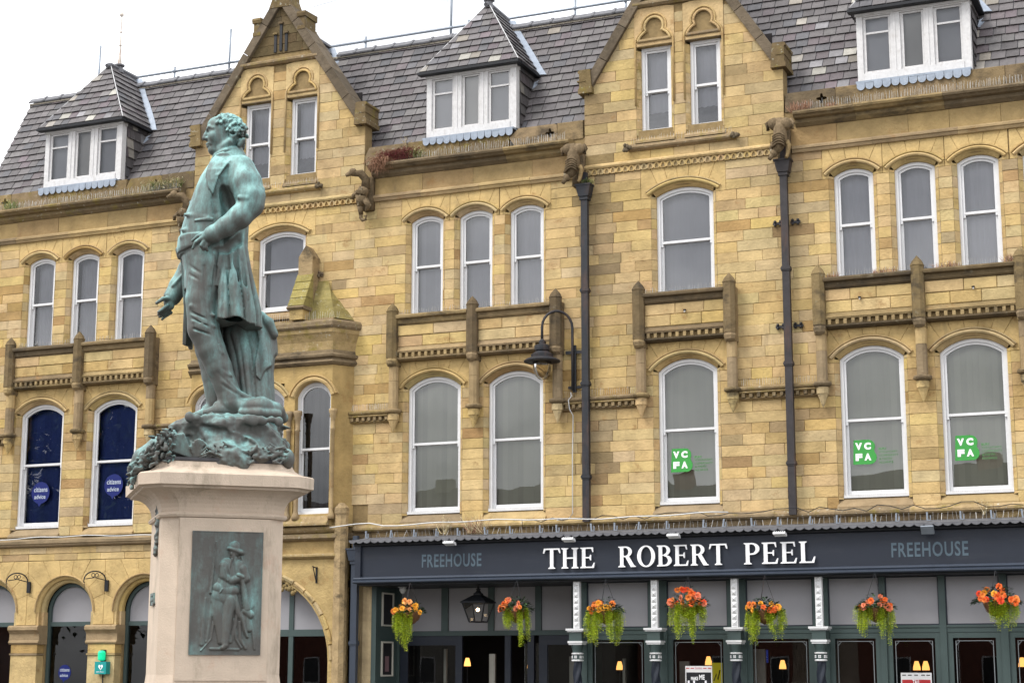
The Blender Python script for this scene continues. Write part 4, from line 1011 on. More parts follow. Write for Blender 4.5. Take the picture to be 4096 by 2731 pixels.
# serif capitals for the pub name: unit height 1, stems .17, thin strokes .06
def serif_letter(ch):
    """returns (pieces, width); a piece is an outline or (outer, inner) pair"""
    S, h, sf = .165, .055, .085
    def stem(x, foot=True, head=True):
        P = [[(x,0),(x+S,0),(x+S,1),(x,1)]]
        if foot: P.append([(x-sf,0),(x+S+sf,0),(x+S+sf,.035),(x+S,.09),(x,.09),(x-sf,.035)])
        if head: P.append([(x-sf,.965),(x,.91),(x+S,.91),(x+S+sf,.965),(x+S+sf,1),(x-sf,1)])
        return P
    def ell(cx, cz, rx, rz, a0, a1, n=14): return [(cx+rx*math.cos(a), cz+rz*math.sin(a)) for a in np.linspace(a0, a1, n)]
    hp = math.pi/2
    if ch == 'T': return stem(.31, head=False)+[[(.0,.93),(.79,.93),(.79,1),(.0,1)], [(.0,1),(-.045,.76),(.0,.76),(.075,.93)], [(.79,1),(.715,.93),(.79,.76),(.835,.76)]], .79
    if ch == 'H': return stem(.085)+stem(.60)+[[(.25,.47),(.60,.47),(.60,.535),(.25,.535)]], .85
    if ch == 'E': return stem(.085)+[[(.25,.935),(.63,.935),(.63,1),(.25,1)], [(.63,1),(.56,.935),(.61,.77),(.645,.77)], [(.25,.475),(.52,.475),(.52,.535),(.25,.535)], [(.46,.535),(.50,.64),(.535,.64),(.535,.37),(.50,.37),(.46,.475)],
                     [(.25,0),(.67,0),(.67,.065),(.25,.065)], [(.67,0),(.72,.25),(.675,.25),(.59,.065)]], .72
    if ch == 'L': return stem(.085)+[[(.25,0),(.64,0),(.64,.065),(.25,.065)], [(.64,0),(.70,.29),(.65,.29),(.55,.065)]], .70
    if ch == 'P': return stem(.085)+[(ell(.36,.72,.335,.28,hp,-hp), ell(.34,.72,.19,.215,hp,-hp)), [(.25,.935),(.36,.935),(.36,1),(.25,1)], [(.25,.44),(.36,.44),(.36,.505),(.25,.505)]], .70
    if ch == 'R': return stem(.085)+[(ell(.36,.74,.31,.26,hp,-hp), ell(.34,.74,.165,.195,hp,-hp)), [(.25,.935),(.36,.935),(.36,1),(.25,1)], [(.25,.48),(.40,.48),(.40,.545),(.25,.545)],
                     [(.34,.50),(.62,.0),(.86,.0),(.86,.04),(.79,.06),(.52,.52)]], .84
    if ch == 'B': return stem(.085)+[(ell(.36,.755,.28,.245,hp,-hp), ell(.34,.755,.14,.18,hp,-hp)), (ell(.37,.27,.345,.27,hp,-hp), ell(.35,.27,.19,.205,hp,-hp)), [(.25,.935),(.36,.935),(.36,1),(.25,1)], [(.25,.505),(.37,.505),(.37,.545),(.25,.545)], [(.25,0),(.37,0),(.37,.065),(.25,.065)]], .72
    if ch == 'O': return [(ell(.44,.5,.44,.52,0,2*math.pi,33), ell(.44,.5,.265,.455,0,2*math.pi,33))], .88
def letter_mesh(ch, H, W, y0, depth):
    ps, w = serif_letter(ch); m1 = MB(); k = W/w
    for i, p in enumerate(ps):
        e = .0004*i
        if isinstance(p, tuple):
            O_, I_ = p; n = len(O_)
            for j in range(n-1):
                Q = [O_[j], I_[j], I_[j+1], O_[j+1]]; Q = [(a*k, b*H) for a, b in Q]
                if area(Q) < 0: Q = Q[::-1]
                m1.prism(Q, y0-e, y0+depth)
        else:
            Q = [(a*k, b*H) for a, b in p]
            if area(Q) < 0: Q = Q[::-1]
            m1.prism(Q, y0-e, y0+depth)
    return m1

# ================================================================= pub signboard
FY = -.60; SX0, SX1 = -15.88, -2.0
SIGN = thing('pub_sign', (-9, FY, 3.28), 'long navy pub signboard with white serif lettering above the shop windows', 'sign')
m1 = MB(); m1.box(SX0+.12, SX1, FY+.03, -.05, 3.40, 3.99); m1.build('board', M_NAVY, SIGN)
m1 = MB(); m1.box(SX0, SX0+.12, FY-.02, -.05, 3.30, 4.05); m1.box(SX0+.10, SX0+.125, FY+.0, FY+.03, 3.42, 3.98); m1.build('end_panel', M_NAVY, SIGN)
m1 = MB(); m1.mould([(-.05,3.29),(FY-.03,3.29),(FY-.06,3.31),(FY-.06,3.335),(FY-.03,3.35),(FY-.045,3.375),(FY-.02,3.40),(FY+.03,3.415),(-.05,3.415)], SX0-.02, SX1); m1.build('lower_moulding', M_NAVY2, SIGN)
m1 = MB(); m1.mould([(-.05,3.98),(FY+.02,3.98),(FY-.03,4.0),(FY-.03,4.03),(FY-.08,4.05),(FY-.08,4.075),(-.05,4.075)], SX0-.02, SX1); m1.build('cornice', M_BLACK, SIGN)
m1 = MB(); m1.add([(SX0-.06,FY-.14,4.085),(SX1,FY-.14,4.085),(SX1,-.02,4.20),(SX0-.06,-.02,4.20),(SX0-.06,FY-.14,4.075),(SX1,FY-.14,4.075)], [(0,1,2,3),(4,5,1,0)])
x = SX0-.06
while x < SX1:
    w = .152+u(-.01,.01); y = FY-.145-u(0,.02)
    Q = [(x,4.07),(x+w*.2,4.045),(x+w*.5,4.033),(x+w*.8,4.045),(x+w,4.07),(x+w,4.10),(x,4.10)]
    m1.prism(Q, y, y+.012); x += w
m1.build('lead_cover', M_DARKLEAD, SIGN)
def word(wd, x0, x1, H=.365, z=3.485, gap=.10):
    ws = [serif_letter(c)[1] for c in wd]; tot = sum(ws)+gap*(len(wd)-1); k = (x1-x0)/tot; x = x0
    for c, w in zip(wd, ws):
        o = letter_mesh(c, H, w*k, -.03, .03).build('letter', M_WHITETXT, SIGN, local=True)
        o.location = Vector((x, FY, z))-SIGN.location; x += (w+gap)*k
word('THE', -12.0, -11.02); word('ROBERT', -10.57, -8.58); word('PEEL', -8.27, -7.02)
put_text('painted_lettering', 'FREEHOUSE', -13.875, FY+.026, 3.565, .3, M_GREYTXT, SIGN, fit=(1.22,.245), bold=.005, spacing=1.12, depth=.002)
put_text('painted_lettering', 'FREEHOUSE', -5.11, FY+.026, 3.545, .3, M_GREYTXT, SIGN, fit=(1.26,.245), bold=.005, spacing=1.12, depth=.002)
for i, (x, z, pl) in enumerate(((-13.81,3.98,0),(-11.45,3.98,0),(-9.48,3.99,0),(-7.58,3.97,0),(-5.09,3.97,1))):
    lb = ['leftmost white floodlight above the first grey word of the sign','white floodlight above the word THE','white floodlight above the word ROBERT','white floodlight above the end of the word PEEL','silver floodlight tilted down above the right grey word'][i]
    t = thing('floodlight', (x, FY-.2, z), lb, 'floodlight', 'floodlights along the top of the sign')
    m1 = MB(); a = .9 if pl else .25
    c, s_ = math.cos(a), math.sin(a)
    def rp(px, py, pz): return (px, py*c+pz*s_, -py*s_+pz*c)
    v = [rp(px,py,pz) for px in (-.105,.105) for py in (-.075,.075) for pz in (-.018,.018)]
    m1.add(v, [(0,1,3,2),(4,6,7,5),(0,4,5,1),(2,3,7,6),(1,5,7,3),(0,2,6,4)])
    for k in range(6): xx = -.09+.036*k; m1.add([rp(px,py,pz) for px in (xx,xx+.012) for py in (-.06,.06) for pz in (.018,.035)], [(0,1,3,2),(4,6,7,5),(0,4,5,1),(2,3,7,6),(1,5,7,3),(0,2,6,4)])
    m1.build('housing', M_GALV if pl else M_WHITE, t, local=True)
    m1 = MB(); m1.tube([(0,.08,0),(-.06,.13,.04),(-.08,.2,.05)], .014, 5); m1.build('bracket', M_BLACK, t, local=True)
# fixings above the lead cover: short galvanised uprights
for i, x in enumerate([-15.75,-15.23,-14.73,-14.27,-13.82,-13.26,-12.75,-12.16,-11.83,-11.15,-10.71,-10.26,-9.73,-9.05,-8.69,-8.17,-7.71,-7.15,-6.68,-6.07,-5.67,-5.15,-4.6,-4.1,-3.6]):
    m1 = MB(); a = u(-.02,.02); m1.add([(-.014,0,0),(.014,0,0),(.014,.03,0),(-.014,.03,0),(-.014+a,0,.14),(.014+a,0,.14),(.014+a,.03,.14),(-.014+a,.03,.14)], [(0,1,5,4),(1,2,6,5),(2,3,7,6),(3,0,4,7),(4,5,6,7)])
    m1.box(.05,.066,-.02,.0,.01,.085); m1.box(.0,.06,-.02,.0,-.002,.012)
    o = m1.build('fixing_bracket', M_GALV, SIGN, local=True); o.location = Vector((x,-.44,4.155))-SIGN.location

for z0_, z1_ in ((4.18, 4.31),):
    lm = MB(); x = SX0-.5
    while x < XE-.1:
        l = u(.5,1.1); lm.prism(rect(x+.003, min(x+l,XE)-.003, z0_, z1_), -.01, .02, trim_tint(1.1), bev=.008); x += l
    lm.build('ledge_stones', M_TRIM, WALL)
run('string_course', [(.03,4.31),(-.10,4.31),(-.14,4.34),(-.14,4.38),(-.06,4.445),(.03,4.447)], -16.2, XE, 1.3, M_LICHEN, 1.05)
# ================================================================= shopfront of the pub (part of the terrace)
sh = MB(); sh.box(SX0+.02, SX1, -.55, 1.0, 3.255, 3.288); sh.box(SX0, SX1, -.04, .02, 3.28, 4.18); sh.build('soffit', M_BLACK, BLD)
pier = MB()
for z0_, z1_ in ((0,.8),(.803,1.58),(1.583,1.9),(1.903,2.6),(2.603,3.28)):
    t = mul((.42,.325,.19), u(.9,1.08)); P = [(-16.07,z0_),(-15.74,z0_),(-15.74,z1_),(-16.07,z1_)]
    pier.add([(-16.07,-.02,z0_),(-15.98,-.08,z0_),(-15.83,-.08,z0_),(-15.74,-.0,z0_),(-15.74,.2,z0_),(-16.07,-.02,z1_),(-15.98,-.08,z1_),(-15.83,-.08,z1_),(-15.74,-.0,z1_),(-15.74,.2,z1_)],
             [(0,1,6,5),(1,2,7,6),(2,3,8,7),(3,4,9,8)], t)
pier.box(-16.3,-15.76,.02,.3,0,4.4,(.38,.29,.16)); pier.build('stone_pier', M_STONE, BLD)
# right-hand screen of glazed bays
BAYG = [(-11.36,-10.19),(-9.84,-8.73),(-8.39,-7.21),(-6.94,-6.06),(-5.96,-5.07),(-4.96,-4.08),(-3.96,-3.08),(-2.98,-2.2)]
YS = -.10
fr = MB(); xs = SX0
fr.box(-11.5,XE,YS-.03,YS+.06,2.32,2.44); fr.box(-11.5,XE,YS-.045,YS-.03,2.40,2.43)
edges = [(-11.52,-11.36)]+[(a[1], b[0]) for a, b in zip(BAYG[:-1], BAYG[1:])]
for a, b_ in edges:
    fr.box(a, b_, YS-.052, YS+.055, 0, 3.255)
fr.box(-11.5, XE, YS-.04, YS+.05, .0, .62)
SHOP = fr.build('shopfront', M_GREEN, BLD)
for a, b_ in BAYG:
    p = MB(); p.ring(rect(a+.001,b_-.001,2.441,3.254), rect(a+.018,b_-.018,2.46,3.235), YS-.02, YS+.02); p.build('panel_frame', M_NAVY, SHOP)
    p = MB(); p.box(a+.015, b_-.015, YS+.0, YS+.03, 2.45, 3.24); p.build('panel', M_PANEL, SHOP)
    d = MB(); a2, b2 = a+.002, b_-.002; d.ring(rect(a2,b2,.622,2.318), rect(a2+.09,b2-.09,.75,2.225), YS-.02, YS+.03)
    dd = d.build('shop_window' if b_ < -7 else 'glazed_door', M_GREEN, SHOP)
    g_ = MB(); g_.quad((a2+.09,YS+.01,.75),(b2-.09,YS+.01,.75),(b2-.09,YS+.01,2.225),(a2+.09,YS+.01,2.225)); g_.build('pane', M_GLASS2, dd)
    e = MB()
    if True:
        i0, i1 = (a2+.13, b2-.13)
        for q in (rect(i0,i0+.012,.9,2.18), rect(i1-.012,i1,.9,2.18), rect(i0+.02,i1-.02,2.172,2.182)): e.prism(q, YS+.002, YS+.006)
        for sx, x in ((1,i0),(-1,i1)):
            for k in range(4): e.prism([(x+sx*(.01+.012*k)-.004,2.10+.015*k),(x+sx*(.01+.012*k)+.008,2.10+.015*k),(x+sx*(.03+.012*k)+.004,2.14+.01*k),(x+sx*(.03+.012*k)-.006,2.14+.01*k)], YS+.002, YS+.005)
    e.build('etched_border', mat('etched_line', (.20,.22,.23), .7), dd)
# recessed entrance
YR = .90
fr = MB()
xsR = [(-15.64,-14.76),(-14.62,-13.77),(-13.65,-12.79),(-12.67,-12.05)]
fr.box(-15.74,-11.5,YR-.03,YR+.06,2.34,2.43)
for a, b_ in [(-15.74,-15.64)]+[(p[1],q[0]) for p, q in zip(xsR[:-1], xsR[1:])]+[(-12.05,-11.5)]: fr.box(a, b_, YR-.04, YR+.05, 2.43, 3.255)
fr.box(-15.74,-15.66,YR-.03,YR+.05,0,2.34); fr.box(-11.52,-11.46,YS+.06,YR,0,3.255)
fr.box(-15.76,-15.725,.02,YR,0,3.255); fr.box(-15.80,-15.70,-.06,.10,0,3.255)
ENT = fr.build('entrance_screen', M_GREEN, BLD)
for a, b_ in xsR:
    p = MB(); p.box(a+.003,b_-.003,YR+.0,YR+.03,2.433,3.25); p.build('panel', M_PANEL, ENT)
for (a, b_, m_) in ((-15.65,-14.32,'d'),(-13.42,-13.30,'s'),(-12.95,-12.82,'s'),(-12.72,-11.55,'d')):
    d = MB()
    if m_ == 'd': d.ring(rect(a,b_,.02,2.335), rect(a+.17,b_-.14,.25,2.16), YR-.02, YR+.03)
    else: d.box(a, b_, YR-.03, YR+.03, 0, 2.335)
    dd = d.build('entrance_door' if m_ == 'd' else 'door_post', M_NAVY, ENT)
    if m_ == 'd': g_ = MB(); g_.quad((a+.17,YR,.25),(b_-.14,YR,.25),(b_-.14,YR,2.16),(a+.17,YR,2.16)); g_.build('pane', M_GLASS2, dd)
d = MB(); d.box(-13.28,-12.97,YR+.6,YR+.62,.05,2.2); d.build('inner_door', M_GLASS2, ENT)
for z0_, z1_ in ((2.52,3.16),(1.57,2.23)):
    t = thing('menu_case', (-15.725,.43,z0_), 'white edged black menu case, '+('upper one' if z0_ > 2 else 'lower one')+' on the side wall left of the entrance', 'menu case', 'menu cases by the entrance')
    m1 = MB(); X = -15.722; y0, y1 = .20, .68; w = .03
    for (ya, yb, za, zb) in ((y0,y1,z0_,z0_+w),(y0,y1,z1_-w,z1_),(y0,y0+w+.01,z0_+w,z1_-w),(y1-w-.01,y1,z0_+w,z1_-w)): m1.box(X,X+.03,ya,yb,za,zb)
    m1.build('frame', mat('ivory_frame', (.55,.53,.46), .5), t)
    m1 = MB(); m1.box(X,X+.012,y0+.03,y1-.03,z0_+.02,z1_-.02); m1.build('backing', M_BLACK, t)
    if z0_ < 2: m1 = MB(); m1.box(X+.012,X+.015,.36,.52,1.66,1.95); m1.build('notice', mat('pinkish_notice', (.20,.12,.13), .7), t)
# iron columns of the shopfront
col_m = {}
def cpart(name, m_, fn):
    m1 = MB(); fn(m1); col_m[name] = (m1.mesh(name, m_, False), m_)
cpart('pilaster', M_WHITE, lambda m1: (m1.box(-.058,.058,-.05,.05,2.425,3.285),
      [m1.add([(-.045,-.05,z),(.045,-.05,z),(.045,-.05,z+.092),(-.045,-.05,z+.092),(0,-.085,z+.046)], [(0,1,4),(1,2,4),(2,3,4),(3,0,4)]) for z in np.arange(2.445,3.20,.104)]))
cpart('abacus', M_WHITE, lambda m1: (m1.box(-.17,.17,-.15,.15,2.385,2.42), m1.box(-.15,.15,-.13,.13,2.36,2.385)))
cpart('block', M_GREEN, lambda m1: m1.box(-.12,.12,-.11,.11,2.20,2.36))
cpart('collar', M_WHITE, lambda m1: (m1.box(-.14,.14,-.13,.13,2.165,2.20), m1.box(-.125,.125,-.115,.115,2.135,2.165)))
cpart('capital', M_GREEN, lambda m1: m1.lathe([(.085,1.99),(.09,2.03),(.115,2.12),(.12,2.135)], (0,0,0), 14))
cpart('ring', M_WHITE, lambda m1: (m1.lathe([(.10,1.965),(.108,1.975),(.108,1.99),(.09,1.995)], (0,0,0), 14), m1.lathe([(.09,1.845),(.108,1.85),(.108,1.868),(.10,1.875)], (0,0,0), 14)))
cpart('neck', M_GREEN, lambda m1: m1.lathe([(.09,1.875),(.09,1.965)], (0,0,0), 14))
def rosettes(m1):
    for a in np.linspace(0, 2*math.pi, 7)[:-1]:
        c = Vector((.093*math.sin(a), -.093*math.cos(a), 1.92)); t_ = Vector((math.cos(a), math.sin(a), 0))
        for k in range(4):
            b = k*math.pi/2+math.pi/4; p = c+t_*.018*math.cos(b)+Vector((0,0,.018*math.sin(b))); m1.ball(p, .014, 5, 4)
cpart('rosettes', M_WHITE, rosettes)
def twist(m1):
    n, k = 16, 40; v = []
    for i in range(k+1):
        z = .35+(1.845-.35)*i/k
        v += [((.072+.012*math.cos(3*(2*math.pi*j/n)-z*18))*math.cos(2*math.pi*j/n), (.072+.012*math.cos(3*(2*math.pi*j/n)-z*18))*math.sin(2*math.pi*j/n), z) for j in range(n)]
    m1.add(v, [(i*n+j, i*n+(j+1) % n, (i+1)*n+(j+1) % n, (i+1)*n+j) for i in range(k) for j in range(n)])
    m1.lathe([(.13,0),(.13,.2),(.10,.24),(.11,.3),(.09,.35)], (0,0,0), 14)
cpart('twisted_shaft', M_NAVY, twist)
def col_copy(x, first=[None]):
    if first[0] is None:
        o = place('column', col_m['twisted_shaft'][0], BLD)
        for nme in col_m:
            if nme != 'twisted_shaft': place(nme, col_m[nme][0], o)
        first[0] = o
    else: o = copy_tree(first[0], BLD)
    o.location = Vector((x, -.44, 0))-BLD.location
for x in (-11.43,-9.96,-8.50,-7.02): col_copy(x)
# pale strips added just inside the glass to imitate reflections and lights
for xa, xb, yy, zt_ in ((-9.78,-9.60,.35,1.85),(-8.42,-8.20,.35,2.06),(-13.98,-13.86,1.4,2.0),(-15.05,-15.0,1.6,2.1),(-12.35,-12.2,1.5,1.95),(-10.95,-10.9,.6,1.9)):
    rm = MB(); rm.box(xa, xb, yy, yy+.06, 0, zt_); rm.build('reflection_strip', mat('cream_reflection_strip', (.42,.40,.35), .7, noise=.1), BLD)
# pub interior
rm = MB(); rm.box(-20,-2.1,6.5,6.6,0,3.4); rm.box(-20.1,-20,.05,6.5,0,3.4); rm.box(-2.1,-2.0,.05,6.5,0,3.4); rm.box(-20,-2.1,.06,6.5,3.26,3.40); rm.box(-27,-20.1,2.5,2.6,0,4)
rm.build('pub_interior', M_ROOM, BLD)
# ================================================================= hanging baskets
M_WICKER = mat('coir_liner', (.17,.085,.04), .95, noise=.4, nscale=30., bump=.006)
M_LEAF = mat('dark_begonia_leaf', rough=.55, tint=True, noise=.25, nscale=30.)
M_LIME = mat('lime_creeping_leaf', rough=.6, tint=True, noise=.15, nscale=40.)
for m_ in (M_LIME,):      # thin leaves let light through
    t = m_.node_tree; pr = [n for n in t.nodes if n.type == 'BSDF_PRINCIPLED'][0]; ou = [n for n in t.nodes if n.type == 'OUTPUT_MATERIAL'][0]
    tl = N(t, 'ShaderNodeBsdfTranslucent'); ms = N(t, 'ShaderNodeMixShader'); ms.inputs[0].default_value = .45
    t.links.new(pr.inputs['Base Color'].links[0].from_socket, tl.inputs[0]); t.links.new(pr.outputs[0], ms.inputs[1]); t.links.new(tl.outputs[0], ms.inputs[2]); t.links.new(ms.outputs[0], ou.inputs[0])
M_PETAL = mat('begonia_petal', rough=.6, tint=True, noise=.08, nscale=60.)
def leaf(m1, c, d, size, t, up=(0,0,1)):
    c, d = Vector(c), Vector(d).normalized(); s_ = d.cross(Vector(up))
    if s_.length < .05: s_ = Vector((1,0,0))
    s_.normalize(); n_ = s_.cross(d)
    m1.add([c, c+d*size*.5+s_*size*.34+n_*size*.08, c+d*size, c+d*size*.5-s_*size*.34+n_*size*.08], [(0,1,2),(0,2,3)], t)
def flower_mesh(t):
    m1 = MB()
    for ring_, (n, r, el, sz) in enumerate(((7,.012,.15,.044),(6,.008,.65,.034),(4,.003,1.1,.024))):
        for k in range(n):
            a = 2*math.pi*(k+.5*ring_)/n+u(-.15,.15); d = Vector((math.cos(a)*math.cos(el), -math.sin(el), math.sin(a)*math.cos(el)))
            side = Vector((-math.sin(a), 0, math.cos(a))); c = Vector((r*math.cos(a), 0, r*math.sin(a))); tt = mul(t, u(.82,1.18))
            m1.add([c, c+d*sz*.7+side*sz*.5, c+d*sz, c+d*sz*.7-side*sz*.5], [(0,3,2,1)], tt)
    return m1.mesh('flower', M_PETAL)
PET = [flower_mesh(c) for c in ((.85,.25,.05),(.82,.16,.03),(.78,.075,.025),(.86,.38,.12),(.86,.40,.04),(.82,.25,.13))]
BK = [(-14.60,3.02,2.19,'hb0'),(-12.45,3.04,2.23,''),(-10.74,3.0,2.33,''),(-9.22,3.08,2.25,''),(-7.86,2.97,2.36,''),(-5.98,2.99,2.31,''),(-4.03,3.05,2.40,'')]
BL = ['basket with pale orange flowers and one long lime trail, left of the lantern','basket with small coral flowers just left of the first white column, right of the lantern',
      'basket with two wide lime curtains between the first and second columns','basket with the fullest mass of bright orange flowers, between the second and third columns',
      'basket with orange flowers and dark leaves between the third and fourth columns','basket showing its brown liner between two lime trails, right of the last column',
      'rightmost basket with a mound of dark leaves and red orange flowers']
TRAILS = [[(-.02,.80,.20),(-.27,.45,.06)], [(-.12,.45,.14),(.20,.80,.09)], [(-.22,.70,.24),(.22,.72,.18)], [(-.14,.68,.26),(.28,.5,.08),(.12,.74,.08)], [(-.22,.66,.16),(.24,.58,.2)], [(-.22,.52,.22),(.19,.68,.17)], [(.02,.5,.13),(.22,.52,.18)]]
for i, (x, zt, zb, _) in enumerate(BK):
    z = zt-.30; y = -.82
    t = thing('hanging_basket', (x, y, z-.22), BL[i], 'hanging basket', 'flower baskets hanging below the sign')
    m1 = MB(); m1.lathe([(.02,-.21),(.09,-.19),(.16,-.12),(.20,-.03),(.21,0),(.19,.02)], (x,y,z), 14)
    for k in range(10): a = 2*math.pi*k/10; m1.tube([(x+.214*math.cos(a),y+.214*math.sin(a),z),(x+.17*math.cos(a),y+.17*math.sin(a),z-.12),(x+.02*math.cos(a),y+.02*math.sin(a),z-.22)], .005, 3)
    m1.build('bowl', M_WICKER, t, smooth=True)
    for k in range(3):
        a = 2*math.pi*k/3+.5+i; m1 = MB(); m1.tube([(x,y,3.285),(x+.2*math.cos(a),y+.2*math.sin(a),z+.02)], .004, 4); m1.build('chain', M_IRON, t)
    m1 = MB(); wide = .34 if i in (3,6) else .29; mound = .28 if i in (3,6) else .22
    for k in range(330 if i != 6 else 480):
        a = u(0, 6.28); r = wide*math.sqrt(u(0,1)); h = mound*(1-(r/wide)**2)*u(.2,1.)
        c = (x+r*math.cos(a)*1.08, y+r*math.sin(a)*.9-.03, z+h*1.15); d = (math.cos(a)+u(-.5,.5), math.sin(a)+u(-.5,.5)-.2, u(-.5,.6))
        leaf(m1, c, d, u(.05,.09), mul((.022,.050,.024) if random.random() < .8 else (.05,.10,.03), u(.7,1.4)))
    m1.build('leaves', M_LEAF, t, stuff=True)
    m1 = MB()
    for (dx, ln, wd) in TRAILS[i]:
        ns = int(20+wd*230)
        for s_ in range(ns):
            sx = dx+u(-wd,wd)*.85; L = ln*u(.45,1.)*(1-.55*abs(sx-dx)/max(wd,.01)); yy = -u(.12,.24) if abs(sx) < .2 else -u(-.05,.15)
            p = Vector((x+sx*.8, y+yy*.8, z+u(.0,.08))); v = Vector((sx*.25, yy*.25, -.1)); n = int(L/.016)
            for k in range(n):
                v = Vector((v.x*.9+u(-.006,.006), v.y*.9+u(-.006,.006), -.018)); p = p+Vector((v.x*.06, v.y*.06, -.016))
                for q in (-1, 1):
                    leaf(m1, p+Vector((u(-.008,.008),u(-.01,.01),0)), (q*u(.5,1), u(-.9,.1), u(-.5,.25)), u(.030,.046), mul((.70,.77,.09) if random.random() < .75 else (.42,.58,.07), u(.75,1.2)))
    m1.build('trailing_foliage', M_LIME, t, stuff=True)
    nf = [15,15,14,28,14,14,22][i]; pal = [[0,3,4,3],[5,1,0],[0,4,0],[0,1,2,5],[0,1,4],[0,1,5],[0,2,4,1]][i]
    for k in range(nf):
        a = u(0, 6.28); r = wide*1.05*math.sqrt(u(.05,1)); sx = r*math.cos(a); h = mound*(1-(sx/(wide*1.15))**2)*u(.15,1.1)
        o = place('flower', random.choice([PET[j] for j in pal]), t, local=True)
        o.location = (sx, -abs(r*math.sin(a))*.75-.05-.08*(1-h/mound), .20+h); s_ = u(.8,1.25); o.scale = (s_,)*3
        o.rotation_euler = (u(-.5,.3), u(0,6), u(-.6,.6))
# ================================================================= lantern in the entrance
t = thing('lantern', (-13.62,.08,2.57), 'black four sided glazed lantern with a glowing bulb hanging in the entrance', 'lantern')
X, Y = -13.62, .08
m1 = MB()
for k in range(4):
    a = math.pi/4+k*math.pi/2; ca, sa = math.cos(a), math.sin(a)
    m1.tube([(X+.18*ca,Y+.18*sa,2.575),(X+.32*ca,Y+.32*sa,2.925)], .014, 5); b = a+math.pi/2
    m1.tube([(X+.18*ca,Y+.18*sa,2.575),(X+.18*math.cos(b),Y+.18*math.sin(b),2.575)], .014, 5); m1.tube([(X+.33*ca,Y+.33*sa,2.93),(X+.33*math.cos(b),Y+.33*math.sin(b),2.93)], .02, 5)
m1.build('frame', M_BLACK, t)
m1 = MB(); m1.lathe([(.37,2.925),(.355,2.95),(.13,3.06),(.10,3.07),(.10,3.10),(.06,3.12),(.035,3.16),(.05,3.18),(.02,3.20),(.015,3.27)], (X,Y,0), 4, None, math.pi/4); m1.build('cap', M_BLACK, t)
m1 = MB()
for k in range(4):
    a = math.pi/4+k*math.pi/2; b = a+math.pi/2
    m1.quad((X+.18*math.cos(a),Y+.18*math.sin(a),2.58),(X+.18*math.cos(b),Y+.18*math.sin(b),2.58),(X+.31*math.cos(b),Y+.31*math.sin(b),2.92),(X+.31*math.cos(a),Y+.31*math.sin(a),2.92))
m1.build('pane', glass('lantern_glass', (.93,.93,.92), .8, 1.3), t)
M_BULB = mat('glowing_bulb', (.9,.7,.4), .5, emit=((1.,.72,.40), 9.))
m1 = MB(); m1.ball((X-.01,Y,2.80), .032, 10, 8); m1.build('bulb', M_BULB, t, smooth=True)
# ================================================================= table lamps seen through the glass
M_SHADE = mat('lit_lamp_shade', (.8,.45,.15), .8, emit=((1.,.46,.12), 1.15))
LAMPS = [(-14.72,1.77,'lit lamp shade seen through the entrance doors, leftmost'),(-13.36,1.73,'lit lamp shade left of the first white column, behind glass'),(-11.51,1.70,'lit lamp shade behind the first shop window'),(-9.74,1.79,'lit lamp shade above the black poster'),
         (-8.32,1.72,'lit lamp shade behind the third shop window'),(-5.87,1.70,'left lamp shade of the pair above the red poster'),(-5.71,1.70,'right lamp shade of the pair above the red poster'),(-4.04,1.76,'pinkish lamp shade at the right edge of the shopfront')]
for x, z, lb in LAMPS:
    t = thing('table_lamp', (x, 2.0, z), lb, 'lamp', 'lit lamps inside the pub')
    m1 = MB(); m1.lathe([(.068,0),(.062,.06),(.035,.155),(.03,.16)], (0,0,0), 12); m1.build('lamp_shade', M_SHADE, t, smooth=True, local=True)
    m1 = MB(); m1.lathe([(.06,-.45),(.06,-.43),(.012,-.42),(.012,.0)], (0,0,0), 8); m1.build('stand', M_BLACK, t, local=True)
# posters in the windows
def poster(x0, x1, z1, kind, label):
    H = 1.25*(x1-x0)*1.2; z0_ = z1-H; y = YS-.03; cx = (x0+x1)/2; w = x1-x0
    t = thing('poster', (cx, y, z0_), label, 'poster')
    m1 = MB(); m1.box(x0, x1, y, y+.008, z0_, z1); m1.build('sheet', mat('white_poster_paper', (.72,.71,.71), .5), t)
    m1 = MB(); m1.box(x0+.02, x1-.02, y-.003, y, z0_+.02, z1-.10*w/.49-.01); m1.build('print_panel', M_BLACK if kind == 'blush' else mat('red_print', (.45,.03,.035), .5), t)
    if kind == 'blush':
        put_text('lettering', 'MAKE', cx-.075, y-.006, z1-.245, .1, M_WHITETXT, t, fit=(.13,.06), bold=.003, depth=.001)
        put_text('lettering', 'ME', cx+.06, y-.006, z1-.235, .1, M_WHITETXT, t, fit=(.10,.085), bold=.003, depth=.001)
        put_text('lettering', 'blush', cx, y-.006, z1-.41, .2, M_WHITETXT, t, fit=(.40,.16), bold=.008, depth=.001)
        put_text('heading', 'Gordons', cx, y-.004, z1-.055, .05, mat('pink_print', (.6,.22,.27), .6), t, fit=(.13,.04), depth=.001)
        for dx in (-.2,-.115,.115,.2):
            m1 = MB(); m1.box(cx+dx-.03, cx+dx+.03, y-.003, y, z1-.048, z1-.032); m1.build('printed_mark', mat('red_mark', (.55,.10,.10), .6), t)
    else:
        put_text('lettering', 'TALL', cx+.0, y-.006, z1-.20, .1, M_WHITETXT, t, fit=(.12,.085), bold=.003, depth=.001)
        put_text('lettering', '2', cx-.13, y-.006, z1-.42, .2, M_WHITETXT, t, fit=(.12,.19), bold=.008, depth=.001)
        put_text('lettering', '4', cx+.14, y-.006, z1-.42, .2, M_WHITETXT, t, fit=(.12,.19), bold=.008, depth=.001)
        for dx in (-.2,-.105,.0,.115,.2):
            m1 = MB(); m1.box(cx+dx-.03, cx+dx+.03, y-.003, y, z1-.048, z1-.032); m1.build('printed_mark', M_BLACK, t)
